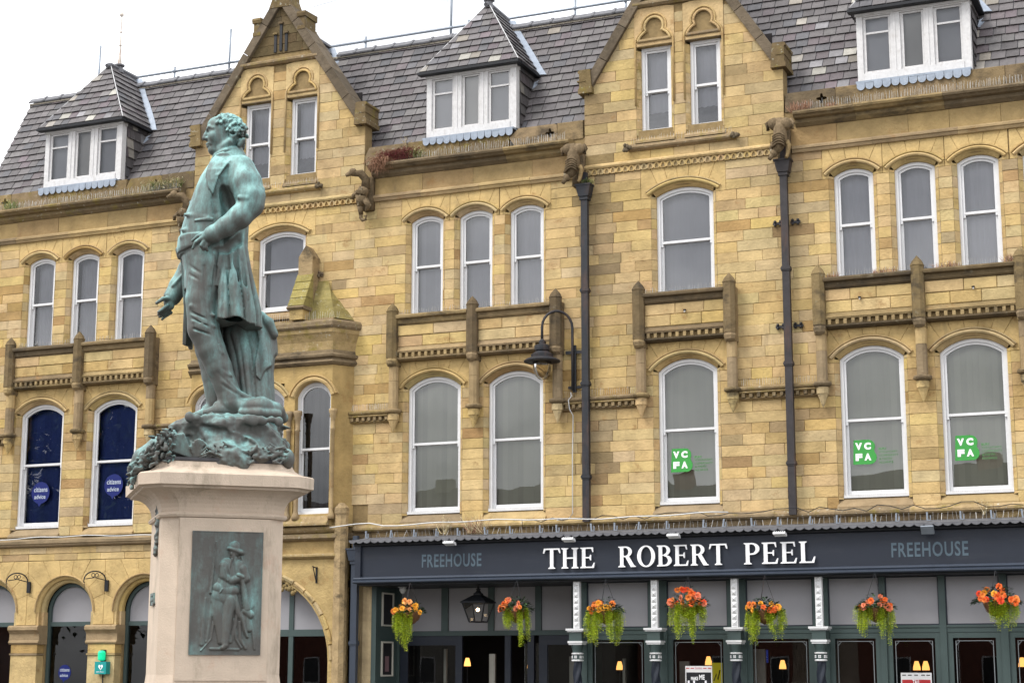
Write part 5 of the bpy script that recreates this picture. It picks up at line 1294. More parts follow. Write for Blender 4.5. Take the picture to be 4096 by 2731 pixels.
poster(-9.52,-9.03,1.765,'blush','white topped black poster reading MAKE ME blush in the second shop window')
poster(-5.75,-5.24,1.655,'tall','white topped red poster reading TALL in a glazed door')
t = thing('wall_sign', (-9.40,1.6,1.3), 'yellow sign with black scrawl inside the pub beside the black poster', 'sign')
m1 = MB(); m1.box(-9.56,-9.36,1.6,1.62,1.35,1.83); m1.build('board', mat('yellow_sign', (.50,.42,.02), .5, emit=((.5,.42,.02),.25)), t)  # faint emission added so the unlit board shows in the dark interior
m1 = MB(); m1.tube([(-9.52,1.59,1.50),(-9.47,1.59,1.63),(-9.44,1.59,1.52),(-9.40,1.59,1.70)], .012, 4); m1.build('scrawl', M_BLACK, t)
t = thing('notice_board', (-8.6,1.5,1.9), 'royal blue board reading DIC behind the third shop window', 'sign')
m1 = MB(); m1.box(-8.72,-8.46,1.5,1.52,1.83,2.06); m1.build('board', mat('royal_blue_board', (.012,.035,.22), .5, emit=((.012,.035,.22),.3)), t)  # slight self-glow added to lift the board out of the dark room
put_text('lettering', 'DIC', -8.52, 1.49, 1.88, .1, M_WHITETXT, t, fit=(.10,.055), depth=.001)
# CCTV camera under the sign
t = thing('security_camera', (-15.28,.2,3.2), 'small white security camera under the sign at the left end', 'camera')
m1 = MB(); m1.box(-15.35,-15.21,.15,.25,3.245,3.28); m1.build('bracket', M_WHITE, t); m1 = MB(); m1.lathe([(.055,3.17),(.065,3.19),(.065,3.245)], (-15.27,.2,0), 10); m1.ball((-15.27,.2,3.175), .05, 8, 6); m1.build('camera_head', M_WHITE, t, smooth=True)

# ================================================================= window stickers
M_VG = mat('green_sticker', (.045,.29,.055), .5); M_VT = mat('green_lettering', (.10,.30,.10), .6); M_CB = mat('deep_blue_sticker', (.004,.012,.12), .5); M_CBT = mat('pale_lettering', (.45,.50,.58), .6)
for (x0, z1, lb) in ((-9.84,5.66,'green VCFA window sticker in the single window under the second gable'),(-6.50,5.65,'green VCFA window sticker in the left window of the right bay'),(-4.75,5.64,'green VCFA window sticker in the rightmost first floor window')):
    y = .222; t = thing('window_sticker', (x0+.2, y, z1-.43), lb, 'sticker', 'green stickers in first floor windows')
    def lobe(cx, cz, r, a0, a1): return [(cx+r*math.cos(a), cz+r*math.sin(a)) for a in np.linspace(a0, a1, 6)]
    P = [(x0,z1-.43),(x0+.30,z1-.43)]+lobe(x0+.29,z1-.31,.125,-1.4,.75)+lobe(x0+.27,z1-.12,.12,-.55,1.5)+[(x0+.02,z1)]
    m1 = MB(); m1.prism(P, y, y+.003); m1.build('plate', M_VG, t)
    for k, ch in enumerate('VCFA'):
        put_text('lettering', ch, x0+.105+.155*(k % 2), y-.003, z1-.175-.19*(k//2), .15, M_WHITETXT, t, fit=(.12,.125), bold=.010, depth=.001)
    put_text('lettering', 'BURY', x0+.52, y-.002, z1-.19, .05, M_VT, t, fit=(.14,.042), bold=.001, depth=.001)
    for k, wd in enumerate(('VOLUNTARY,','COMMUNITY','& FAITH','ALLIANCE')): put_text('lettering', wd, x0+.45+[.17,.17,.11,.125][k], y-.002, z1-.245-.06*k, .05, M_VT, t, fit=([.34,.34,.21,.25][k],.038), depth=.001)
for (cx, cz, r, y, lb) in ((-23.98,5.40,.235,.222,'navy speech bubble sticker in the left blue blind window'),(-22.10,5.49,.235,.222,'navy speech bubble sticker in the blue blind window beside the statue'),(-23.17,1.63,.16,.28,'navy speech bubble sticker in the dark arched window')):
    t = thing('window_sticker', (cx, y, cz-r), lb, 'sticker', 'citizens advice stickers')
    P = [(cx+r*math.cos(a), cz+r*1.0*math.sin(a)) for a in np.linspace(-1.45, 2*math.pi-1.85, 24)]+[(cx-.02,cz-r*1.28)]
    m1 = MB(); m1.prism(P, y, y+.003); m1.build('plate', M_CB, t)
    put_text('lettering', 'citizens', cx+.005, y-.003, cz+.02, .1, M_CBT, t, fit=(r*1.5,r*.42), bold=.001, depth=.001); put_text('lettering', 'advice', cx-.01, y-.003, cz-r*.55, .1, M_CBT, t, fit=(r*1.25,r*.40), bold=.001, depth=.001)

# ================================================================= downpipes
def downpipe(x, y, z0_, z1_, hop, label, m_, collars, w=.065, rnd=False):
    t = thing('downpipe', (x, y, z0_), label, 'downpipe', 'rainwater downpipes on the front')
    m1 = MB(); m1.box(x-w, x+w, y-.05, y+.05, z0_, z1_); m1.build('pipe', m_, t)
    if hop:
        m1 = MB(); v = []
        for k, (dx, dy, z) in enumerate(((w+.02,.07,hop-.30),(w+.02,.07,hop-.24),(.10,.09,hop-.235),(.145,.11,hop-.03),(.16,.12,hop-.03),(.16,.12,hop))):
            v += [(x-dx,y-dy,z),(x+dx,y-dy,z),(x+dx,y+.1,z),(x-dx,y+.1,z)]
        m1.add(v, [(i*4+j, i*4+(j+1) % 4, i*4+4+(j+1) % 4, i*4+4+j) for i in range(5) for j in range(4)]+[(20,21,22,23)]); m1.build('hopper', m_, t)
        m1 = MB(); m1.box(x-.05, x+.05, y-.03, y+.05, hop, hop+.24); m1.build('pipe', m_, t)
    for z in collars:
        m1 = MB(); m1.box(x-w-.022, x+w+.022, y-.07, y+.06, z-.03, z+.01); m1.box(x-w-.012, x+w+.012, y-.06, y+.06, z-.055, z+.035); m1.build('collar', m_, t)
    return t
downpipe(-11.345,-.16,4.35,10.5,10.72,'black square downpipe with hopper left of the second gable windows',M_IRON,(8.68,6.91,5.18))
downpipe(-7.50,-.16,4.35,10.5,10.76,'rusty square downpipe with hopper between the second gable and the right bay',mat('rusty_iron', (.034,.030,.031), .6, noise=.35, nscale=5., bump=.003, dirt=.9, dscale=(6,6,1.), dcol=(.09,.048,.034), dpos=.54),(8.75,7.03,5.26))
downpipe(-16.05,-.28,0,3.75,3.98,'blue grey downpipe at the left end of the pub sign',M_NAVY2,(2.2,))
for x in (-7.66, -7.34):
    for z in (7.72, 9.62):
        m1 = MB(); m1.box(x-.09,x+.09,-.05,-.02,z-.02,z+.02); m1.ball((x-.05,-.05,z+.03),.03,5,4); m1.ball((x-.05,-.05,z-.03),.03,5,4); m1.ball((x+.05,-.05,z+.03),.03,5,4); m1.ball((x+.05,-.05,z-.03),.03,5,4)
        m1.build('fixing_plate', M_IRON, children(bpy.data.objects['downpipe.001'])[0])
# wall lamp on a swan neck
LX = -11.60
t = thing('street_lamp', (LX,-.08,6.75), 'black swan neck wall lamp with glass bowl beside the downpipe', 'street lamp')
m1 = MB(); m1.box(LX-.035,LX+.035,-.10,-.06,6.77,7.66); m1.box(LX-.18,LX+.18,-.08,-.05,7.50,7.56); m1.box(LX-.13,LX+.13,-.08,-.05,6.84,6.89)
for z in (7.55,7.35,7.15,6.95): m1.ball((LX,-.105,z),.022,6,4)
m1.build('bracket', M_IRON, t)
arm = [(LX-.02,-.13,6.80),(LX-.02,-.13,7.7)]+[(LX-.02+.245*(math.cos(a)-1)/1., -.13-.30*(1-math.cos(a))/2, 7.98+.32*math.sin(a)) for a in np.linspace(0, math.pi, 12)]+[(LX-.51,-.43,7.70)]
m1 = MB(); m1.tube(arm, .026, 8); m1.build('swan_neck', M_IRON, t, smooth=True)
hx, hy = LX-.51, -.43
m1 = MB(); m1.lathe([(.03,7.62),(.06,7.66),(.06,7.72),(.025,7.76)], (hx,hy,0), 12); m1.lathe([(.10,7.52),(.14,7.54),(.145,7.58),(.145,7.63),(.10,7.65),(.04,7.67)], (hx,hy,0), 16); m1.lathe([(.16,7.40),(.205,7.41),(.21,7.46),(.17,7.485),(.11,7.53)], (hx,hy,0), 18); m1.lathe([(.34,7.325),(.345,7.34),(.30,7.375),(.22,7.405),(.12,7.42)], (hx,hy,0), 22)
m1.build('hood', M_IRON, t, smooth=False)
M_BOWL = glass('lamp_bowl_glass', (.80,.76,.66), .6, 1.5, .1)
m1 = MB(); m1.lathe([(.175,7.34),(.175,7.25),(.155,7.15),(.12,7.06),(.06,6.995),(.01,6.98)], (hx,hy,0), 18); m1.build('glass_bowl', M_BOWL, t, smooth=True)
# cables
def cable(name, pts, r, m_, label):
    m1 = MB(); m1.tube(pts, r, 6); return tag(m1.build(name, m_, None, smooth=True), label, 'cable')
cable('cable', [(-11.66,-.12,6.77),(-11.66,-.10,6.70),(-11.70,-.14,6.62),(-11.68,-.14,6.45),(-11.64,-.06,6.34),(-11.66,-.05,5.6),(-11.66,-.05,4.52),(-11.72,-.09,4.43),(-11.95,-.12,4.40)], .011, M_WIRE, 'white cable running down the wall below the swan neck lamp')
xs_ = np.linspace(-26, -8.6, 60)
cable('cable', [(x, -.16+.02*math.sin(x*2.1)-(.25 if x > -16.3 else 0)-(.25 if -20.2 < x < -16.2 else 0), 4.40+.02*math.sin(x*1.3)+.012*math.sin(x*4.7)+(.05 if -16.2 < x < -15.4 else 0)) for x in xs_], .011, M_WIRE, 'long white cable running along the ledge above the ground floor')
rng = random.Random(3)
bl = [(-12.6,-.2,4.30)]
for k in range(46): bl.append((-12.6+k*.2, -.2-.12*rng.random(), 4.36+.10*rng.random()))
cable('cable', bl, .007, M_BLACK, 'tangled black cable lying above the pub sign')
# iron hanging brackets and other fittings on the left
for x, lb in ((-23.95,'left scrolled iron basket bracket between two arches'),(-21.97,'right scrolled iron basket bracket beside the statue')):
    t = thing('wall_bracket', (x,-.03,3.35), lb, 'bracket', 'scrolled iron brackets on the arcade')
    m1 = MB(); m1.box(x-.04,x+.04,-.06,-.02,3.27,3.50); m1.build('back_plate', M_BLACK, t)
    m1 = MB(); m1.tube([(x-.02,-.06,3.50)]+[(x-.20+.18*math.cos(a), -.06-.12*(1-math.cos(a)), 3.50+.18*math.sin(a)) for a in np.linspace(0, math.pi, 12)], .014, 6)
    for sx in (-1, 1): m1.tube([(x-.20+sx*.045+.04*math.cos(a), -.18, 3.60+.04*math.sin(a)) for a in np.linspace(0, 6.28, 10)], .008, 5)
    m1.tube([(x-.36,-.28,3.52),(x-.20,-.18,3.55),(x-.03,-.07,3.50)], .010, 5); m1.tube([(x-.38,-.30,3.50),(x-.39,-.30,3.45),(x-.36,-.29,3.46)], .012, 5); m1.build('scroll_arm', M_BLACK, t)
    m1 = MB()
    for k in range(4): m1.tube([(x-.375+.014*math.cos(a)*(k % 2), -.29+.014*math.cos(a)*(1-k % 2), 3.43-.035*k+.02*math.sin(a)) for a in np.linspace(0, 6.28, 7)], .004, 4)
    m1.build('hanging_chain', M_BLACK, t)
t = thing('wall_bracket', (-16.85,-.4,3.5), 'small black angle bracket on the porch wall above the big arch', 'bracket')
m1 = MB(); m1.box(-16.86,-16.83,-.385,-.36,3.33,3.64); m1.tube([(-16.845,-.38,3.62),(-16.83,-.56,3.64)], .012, 5); m1.tube([(-16.845,-.385,3.36),(-16.83,-.54,3.63)], .010, 5); m1.build('arm', M_BLACK, t)
t = thing('beacon', (-21.96,-.08,1.86), 'bright green ribbed alarm light on the pier above the teal box', 'light')
m1 = MB(); m1.lathe([(.05,1.87),(.075,1.89),(.078,2.03),(.06,2.065),(.02,2.075)], (-21.98,-.09,0), 14)
for k in range(6): m1.lathe([(.074,1.895+.025*k),(.084,1.90+.025*k),(.074,1.91+.025*k)], (-21.98,-.09,0), 14)
m1.build('lens', mat('green_lens', (.01,.5,.25), .3, emit=((.0,.70,.34),.32)), t, smooth=False); m1 = MB(); m1.box(-22.05,-21.92,-.04,-.02,1.86,2.09); m1.build('mount', M_BLACK, t)
t = thing('defibrillator_box', (-21.95,-.1,1.6), 'teal defibrillator box with a white heart on the arcade pier', 'box')
m1 = MB(); m1.box(-22.09,-21.81,-.16,-.02,1.60,1.85); m1.build('cabinet', mat('teal_cabinet', (.012,.27,.26), .45), t)
hx_, hz_ = -21.94, 1.735; P = [(hx_,hz_-.06),(hx_+.055,hz_+.01),(hx_+.05,hz_+.045),(hx_+.025,hz_+.052),(hx_,hz_+.03),(hx_-.025,hz_+.052),(hx_-.05,hz_+.045),(hx_-.055,hz_+.01)]
m1 = MB(); m1.prism(P, -.166, -.16); m1.build('heart_mark', M_WHITETXT, t); m1 = MB(); m1.prism([(hx_+.005,hz_+.03),(hx_-.018,hz_-.01),(hx_-.002,hz_-.01),(hx_-.008,hz_-.045),(hx_+.02,hz_+.004),(hx_+.004,hz_+.004)], -.171, -.166); m1.build('bolt_mark', mat('teal_cabinet'), t)
put_text('lettering', 'defibrillator', -21.95, -.164, 1.635, .05, M_WHITETXT, t, fit=(.19,.022), depth=.001)
cable('cable', [(-21.96,-.05,1.60),(-21.96,-.04,0.3)], .012, M_BLACK, 'black cable below the teal box')

# ================================================================= scaffold rail and netting on the roof
t = thing('roof_railing', (-18,2.3,15.0), 'galvanised tube guard rail with tall posts and netting behind the ridge', 'railing')
m1 = MB(); m1.tube([(-24.6,2.3,15.31),(XE,2.3,15.33)], .028, 8); m1.build('rail', M_GALV, t, smooth=True)
for x, zt in ((-24.55,16.25),(-22.42,15.42),(-20.93,16.12),(-17.42,15.42),(-15.32,16.7),(-14.92,15.43),(-12.46,15.5),(-11.34,15.4),(-24.1,15.4),(-8.2,15.9),(-5.5,15.5)):
    m1 = MB(); m1.tube([(x-.02*(zt-15.2),2.3,14.9),(x,2.3,zt)], .026, 7); m1.ball((x-.01,2.28,15.31), .045, 6, 4); m1.build('post', M_GALV, t, smooth=True)
m1 = MB()
def net(A, B, C_, D_, n, k, r=.0022):
    A, B, C_, D_ = map(Vector, (A, B, C_, D_))
    def pt(s_, w): return A.lerp(B, s_).lerp(D_.lerp(C_, s_), w)
    for i in range(n+1):
        for w0, w1 in ((0, 1), (1, 0)):
            s0, s1 = i/n, i/n+k/n
            p0 = pt(min(1, s0), w0); e = min(1, (1-s0)/(k/n)) if s1 > 1 else 1
            if e <= 0: continue
            p1 = pt(min(1, s1), w0+(w1-w0)*e); m1.tube([p0, p1], r, 3, cap=False)
    m1.tube([pt(0,1), pt(1,1)], r*2, 3)
net((-24.6,2.3,15.2),(-20.95,2.3,15.2),(-20.93,2.3,16.1),(-24.55,2.3,16.2), 44, 11)
net((-20.93,2.3,15.2),(-15.35,2.3,15.2),(-15.32,2.3,16.7),(-20.93,2.3,16.1), 64, 14)
net((-26.0,2.0,15.05),(-24.6,2.3,15.2),(-24.55,2.3,16.2),(-26.0,2.0,15.1), 16, 6)
m1.build('netting', M_NETTING, t, stuff=True)

# ================================================================= bird spikes along the ledges
def spikes(label, segs, h=.10, step=.045, lean=.25):
    m1 = MB()
    for (x0, x1, y, z) in segs:
        x = x0
        while x < x1:
            hh = h*u(.8,1.15); a, b_ = u(-lean,lean)*.35, u(-1,1)*lean
            m1.tube([(x,y,z),(x+a*hh,y+b_*hh,z+hh)], .0028, 3, cap=False); x += step*u(.7,1.3)
    return tag(m1.build('bird_spikes', M_WIRE, None), label, 'bird spikes', None, 'stuff')
spikes('thin wire bird spikes along the main cornice', [(a+.3, b-.3, y, 11.67) for a, b in BAYX for y in (-.16,-.08)], .14, .05)
spikes('thin wire bird spikes along the balcony caps', [(B[0]+.1, B[-1]-.1, -.10, 8.50) for B in BAYS+SB], .13, .045)
spikes('thin wire bird spikes along the dentilled string course', [(-16.36,-15.5,-.05,6.69),(-11.8,-10.4,-.05,6.69),(-8.4,-7.05,-.05,6.69)], .12, .04)
spikes('thin wire bird spikes under the attic windows', [(g_-1.0, g_+1.0, -.03, 11.45) for g_ in (G1, G2)], .12, .05)
spikes('thin wire bird spikes on the oriel cornice', [(OX0, OX1+.2, OY-.1, 8.49)], .15, .05)
spikes('thin wire bird spikes above the pub sign', [(-15.6, XE, -.30, 4.17)], .12, .09, .6)
spikes('thin wire bird spikes on the first floor sills', [(c-.55, c+.55, .05, 4.66) for c in WIN1], .07, .035)

# ================================================================= self-sown plants on the ledges
M_WEED = mat('ledge_weed', rough=.8, tint=True, noise=.2, nscale=30.)
def weed(x0, x1, z, y, pal, label, n, h, droop=0., grass=False, cat='plant'):
    m1 = MB()
    for k in range(n):
        x = x0+(x1-x0)*random.random()**.8; p = Vector((x, y+u(-.08,.08), z)); d = Vector((u(-.5,.5), u(-.5,.15), u(.3,1)-droop)).normalized(); hh = h*u(.4,1)
        t = mul(random.choice(pal), u(.7,1.3)); pts = [p, p+d*hh*.5, p+d*hh+Vector((u(-.03,.03),0,-droop*hh*.5))]
        m1.tube(pts, [.005,.004,.002], 3, t, cap=False)
        if not grass:
            for q in range(9): leaf(m1, pts[1].lerp(pts[2], q/8)+Vector((u(-.03,.03),u(-.03,.03),u(-.02,.02))), (u(-1,1),u(-1,.3),u(-.6,.8)), u(.015,.035), mul(random.choice(pal), u(.7,1.3)))
    return tag(m1.build('ledge_plant', M_WEED, None), label, cat, 'weeds growing on the ledges', 'stuff')
RED = [(.20,.045,.05),(.16,.05,.045),(.22,.11,.07),(.26,.07,.07)]; BRN = [(.30,.16,.10),(.22,.13,.08),(.38,.22,.14)]; GRN = [(.10,.16,.04),(.17,.21,.06),(.26,.26,.10)]; STR = [(.55,.45,.25),(.42,.35,.2),(.6,.52,.34)]
weed(-15.75,-14.95,11.68,-.12,RED,'dark red bushy weed on the cornice beside the first gable',380,.26)
weed(-15.85,-15.5,11.72,-.25,BRN,'brown weed drooping over the gargoyle beside the first gable',150,.28,.9)
weed(-15.05,-14.8,11.68,-.12,GRN+STR,'green and straw weed right of the dark red bush',60,.22)
weed(-15.32,-15.2,11.9,.1,STR,'dry straw seed head standing above the dark red bush',12,.35)
weed(-7.4,-7.0,11.66,-.12,BRN,'dry brown tuft above the right gargoyle',140,.20,0,True)
weed(-6.7,-6.5,11.66,-.12,BRN,'small brown tuft on the right cornice',40,.12,0,True)
weed(-25.1,-24.75,11.68,-.12,GRN,'bright green grass tuft on the left cornice',70,.25,0,True)
weed(-21.5,-20.5,11.72,-.05,GRN+STR+[(.45,.43,.3)],'pale lichen coloured weed on the parapet behind the statue',170,.24)
weed(-6.0,-5.6,8.52,-.05,BRN,'dry tuft left of the middle pinnacle of the right balcony',60,.13,0,True); weed(-4.9,-4.5,8.52,-.05,BRN,'dry tuft right of the middle pinnacle of the right balcony',60,.13,0,True); weed(-3.75,-3.5,8.52,-.05,BRN,'dry tuft at the right end of the right balcony',60,.2,0,True); weed(-6.8,-6.6,8.52,-.05,BRN,'dry tuft at the left end of the right balcony',40,.12,0,True)
weed(-13.7,-13.3,4.2,-.3,BRN+STR,'straw coloured weed on the lead above the pub sign',90,.42,0,True)
weed(-14.2,-14.1,4.2,-.3,STR,'single dry seed head on the lead above the pub sign',14,.4); weed(-4.3,-4.25,4.25,-.1,STR,'dry seed stalk under the rightmost first floor window',12,.3)
weed(-11.35,-11.2,10.73,-.2,GRN,'tiny green weed in the black hopper',20,.1)

# ================================================================= houses across the square (they show only as reflections)
M_BRICK = mat('red_brick', (.22,.085,.06), .9, noise=.2, nscale=8.); M_TILE = mat('dark_roof_tile', (.07,.06,.06), .8, noise=.2)
def far_house(x0, x1, y, h, rh, label, m_):
    t = thing('brick_house', ((x0+x1)/2, y, 0), label, 'house', 'houses across the square')
    m1 = MB(); m1.box(x0, x1, y-8, y, 0, h); m1.build('walls', m_, t)
    m1 = MB(); m1.add([(x0-.3,y+.3,h),(x1+.3,y+.3,h),(x1+.3,y-8.3,h),(x0-.3,y-8.3,h),(x0-.3,y-4,h+rh),(x1+.3,y-4,h+rh)], [(0,4,5,1),(2,5,4,3),(0,3,4),(1,5,2)]); m1.build('roof', M_TILE, t)
    m1 = MB(); m1.box(x0+1, x0+2, y-4.5, y-3.5, h+rh-1, h+rh+.5); m1.build('chimney', m_, t)
    n = max(2, int((x1-x0)/3))
    for k in range(n):
        for z in (1., 3.9):
            xx = x0+(k+.5)*(x1-x0)/n; m1 = MB(); m1.box(xx-.5, xx+.5, y+.0, y+.05, z, z+1.5); m1.build('window', M_WHITE, t)
            m1 = MB(); m1.box(xx-.42, xx+.42, y+.05, y+.06, z+.08, z+1.42); m1.build('pane', mat('far_window_pane', (.03,.035,.04), .1), t)
M_PALE = mat('pale_render',(.30,.28,.24),.9,noise=.1)
far_house(-92,-78,-62,8.0,3.6,'red brick house with a dark tiled roof across the square, far left',M_BRICK)
far_house(-60,-47,-61,9.0,3.0,'red brick house across the square, left of the pale one',M_BRICK)
far_house(-46.5,-32.5,-60,10.2,2.2,'pale rendered house across the square, between brick houses',M_PALE)
far_house(-32,-16,-62,9.4,3.0,'long red brick house across the square, right of the pale one',M_BRICK)
far_house(-15,8,-64,9.8,3.2,'wide red brick house across the square, at the right',M_BRICK)
M_TREELEAF = mat('tree_leaf', rough=.7, tint=True, noise=.2, nscale=3.); M_BARK = mat('bark', (.08,.06,.045), .95, noise=.3, nscale=4., bump=.02)
for x, y, h in ((-69,-57,19.),(-62,-55,17.)):
    t = thing('broadleaf_tree', (x,y,0), 'tall leafy tree across the square, '+('left one of the pair' if x < -65 else 'right one of the pair'), 'tree', 'trees across the square')
    m1 = MB(); m1.tube([(0,0,0),(.2,0,3),(.1,.2,7),(0,0,h*.8)], [.5,.38,.28,.06], 8)
    for k in range(9): a = k*2.4; z = 4+k*1.1; m1.tube([(0,0,z),(2.2*math.cos(a),2.2*math.sin(a),z+1.8)], [.14,.04], 5)
    m1.build('trunk', M_BARK, t, local=True)
    m1 = MB()
    for c_ in range(210):
        a = u(0,6.28); zz = u(.28,1.)*h; r = 4.6*math.sin(math.pi*min(1,(1.05-zz/h)*1.25))**.7*u(.2,1); c = Vector((r*math.cos(a), r*math.sin(a), zz))
        tt = mul((.045,.075,.025), u(.6,1.3))
        for q in range(60): leaf(m1, c+Vector((random.gauss(0,.75),random.gauss(0,.75),random.gauss(0,.6))), (u(-1,1),u(-1,1),u(-1,.4)), u(.34,.6), mul(tt, u(.8,1.2)))
    m1.build('crown', M_TREELEAF, t, local=True)
# ================================================================= statue on its pedestal
SAZ = R_(-32.707); SO = (-10.2665, -14.0126, 0)
class Field:
    """signed distance field on a regular grid, meshed with surface nets"""
    def __init__(s, lo, hi, h):
        s.lo = np.array(lo, float); s.h = h; s.n = np.ceil((np.array(hi)-s.lo)/h).astype(int)+1
        s.D = np.full(s.n, 9., np.float32)
        s.ax = [s.lo[i]+h*np.arange(s.n[i]) for i in range(3)]
    def win(s, lo, hi):
        a = np.clip(np.floor((np.array(lo)-s.lo)/s.h).astype(int), 0, s.n-1); b = np.clip(np.ceil((np.array(hi)-s.lo)/s.h).astype(int)+1, 1, s.n)
        sl = tuple(slice(a[i], max(a[i]+1, b[i])) for i in range(3))
        X, Y, Z = np.meshgrid(s.ax[0][sl[0]], s.ax[1][sl[1]], s.ax[2][sl[2]], indexing='ij')
        return sl, X.astype(np.float32), Y.astype(np.float32), Z.astype(np.float32)
    def add(s, lo, hi, fn, k=.0, sub=False, pad=.08):
        sl, X, Y, Z = s.win(np.array(lo)-pad-k, np.array(hi)+pad+k); d = fn(X, Y, Z); D = s.D[sl]
        if sub: d = -d; a, b = -D, -d
        else: a, b = D, d
        if k > 0:
            h = np.clip(.5+.5*(b-a)/k, 0, 1); r = b*(1-h)+a*h-k*h*(1-h)
        else: r = np.minimum(a, b)
        s.D[sl] = -r if sub else r
    def cone(s, a, b, ra, rb, k=.0, sub=False, sq=None):
        a, b = np.array(a, float), np.array(b, float); ba = b-a; L = max(1e-9, float(ba@ba)); R = max(ra, rb)
        def fn(X, Y, Z):
            t = np.clip(((X-a[0])*ba[0]+(Y-a[1])*ba[1]+(Z-a[2])*ba[2])/L, 0, 1)
            return np.sqrt((X-a[0]-t*ba[0])**2+(Y-a[1]-t*ba[1])**2+(Z-a[2]-t*ba[2])**2)-(ra+t*(rb-ra))
        s.add(np.minimum(a, b)-R, np.maximum(a, b)+R, fn, k, sub)
    def chain(s, P, k=.0, sub=False):
        for p, q in zip(P[:-1], P[1:]): s.cone(p[:3], q[:3], p[3], q[3], k, sub)
    def ell(s, c, r, k=.0, sub=False, rot=0.):
        c, r = np.array(c, float), np.array(r, float); m_ = r.min(); cr, sr = math.cos(rot), math.sin(rot); R = r.max()
        def fn(X, Y, Z):
            x, z = (X-c[0]), (Z-c[2]); x, z = x*cr+z*sr, -x*sr+z*cr
            q = np.sqrt((x/r[0])**2+((Y-c[1])/r[1])**2+(z/r[2])**2); return (q-1)*m_*np.where(q < 1, 1, 1)
        s.add(c-R, c+R, fn, k, sub)
    def mesh(s, name, m_, smooth=True):
        D = s.D; S = D < 0; nx, ny, nz = D.shape
        c = np.zeros((nx-1, ny-1, nz-1), np.uint8)
        for i in (0,1):
            for j in (0,1):
                for k in (0,1): c += S[i:nx-1+i, j:ny-1+j, k:nz-1+k]
        act = (c > 0) & (c < 8); idx = -np.ones(act.shape, np.int64); I = np.argwhere(act); idx[act] = np.arange(len(I))
        pos = np.zeros((len(I), 3)); cnt = np.zeros(len(I)); corner = [np.array(q) for q in ((0,0,0),(1,0,0),(0,1,0),(1,1,0),(0,0,1),(1,0,1),(0,1,1),(1,1,1))]
        V = [D[I[:,0]+q[0], I[:,1]+q[1], I[:,2]+q[2]] for q in corner]
        for a, b in ((0,1),(2,3),(4,5),(6,7),(0,2),(1,3),(4,6),(5,7),(0,4),(1,5),(2,6),(3,7)):
            va, vb = V[a], V[b]; x = (va < 0) != (vb < 0); t = np.where(x, va/np.where(np.abs(va-vb) < 1e-9, 1, va-vb), 0)
            p = corner[a][None]+t[:,None]*(corner[b]-corner[a])[None]; pos[x] += p[x]; cnt[x] += 1
        pos = (pos/cnt[:,None]+I)*s.h+s.lo; F = []
        for ax in range(3):
            A = [slice(None)]*3; B = [slice(None)]*3; A[ax] = slice(0,-1); B[ax] = slice(1,None)
            sa, sb = S[tuple(A)], S[tuple(B)]; e1, e2 = [(1,2),(2,0),(0,1)][ax]
            for flip, m_e in ((False, sa & ~sb), (True, ~sa & sb)):
                E_ = np.argwhere(m_e); E_ = E_[(E_[:,e1] > 0) & (E_[:,e2] > 0) & (E_[:,e1] < D.shape[e1]-1) & (E_[:,e2] < D.shape[e2]-1)]
                def cell(d1, d2):
                    q = E_.copy(); q[:,e1] -= d1; q[:,e2] -= d2; return idx[q[:,0], q[:,1], q[:,2]]
                Q = np.stack([cell(1,1), cell(0,1), cell(0,0), cell(1,0)], 1); F.append(Q[:, ::-1] if flip else Q)
        F = np.concatenate(F); F = F[(F >= 0).all(1)]
        me = bpy.data.meshes.new(name); me.vertices.add(len(pos)); me.vertices.foreach_set('co', pos.astype(np.float32).ravel())
        me.loops.add(F.size); me.loops.foreach_set('vertex_index', F.astype(np.int32).ravel()); me.polygons.add(len(F))
        me.polygons.foreach_set('loop_start', np.arange(0, F.size, 4, dtype=np.int32)); me.polygons.foreach_set('loop_total', np.full(len(F), 4, np.int32))
        me.update(); me.validate(); me.materials.append(m_); me.polygons.foreach_set('use_smooth', [smooth]*len(me.polygons)); return me
LAT = RNG.random((32,32,32)).astype(np.float32)
def vnoise(X, Y, Z, s_):
    def g(a): f = np.floor(a*s_).astype(int); t = a*s_-f; return f % 32, (f+1) % 32, t*t*(3-2*t)
    x0, x1, tx = g(X); y0, y1, ty = g(Y); z0, z1, tz = g(Z)
    L = LAT; c = lambda a, b, d: L[a, b, d]
    return ((c(x0,y0,z0)*(1-tx)+c(x1,y0,z0)*tx)*(1-ty)+(c(x0,y1,z0)*(1-tx)+c(x1,y1,z0)*tx)*ty)*(1-tz)+((c(x0,y0,z1)*(1-tx)+c(x1,y0,z1)*tx)*(1-ty)+(c(x0,y1,z1)*(1-tx)+c(x1,y1,z1)*tx)*ty)*tz-.5
def fbm(X, Y, Z, s_): return vnoise(X,Y,Z,s_)+.5*vnoise(X+3.1,Y,Z,s_*2.1)+.25*vnoise(X,Y+1.7,Z,s_*4.3)
def interp(z, tab, j): return np.interp(z, [t[0] for t in tab], [t[j] for t in tab]).astype(np.float32)
def stack(tab, fold=None):
    """body of elliptical sections: rows (z, u_front, u_back, v_near, v_far)"""
    tab = sorted(tab)
    def fn(X, Y, Z):
        a, b, c, d = (interp(Z, tab, j) for j in (1,2,3,4)); cu, ru, cv, rv = (a+b)/2, (b-a)/2, (c+d)/2, (d-c)/2
        x, y = (X-cu)/ru, (Y-cv)/rv; q = (np.abs(x)**2.3+np.abs(y)**2.3)**(1/2.3)
        if fold is not None: q = q-fold(np.arctan2(y, x), Z)
        d_ = (q-1)*np.minimum(ru, rv); return np.maximum(d_, np.maximum(tab[0][0]-Z, Z-tab[-1][0]))
    return fn
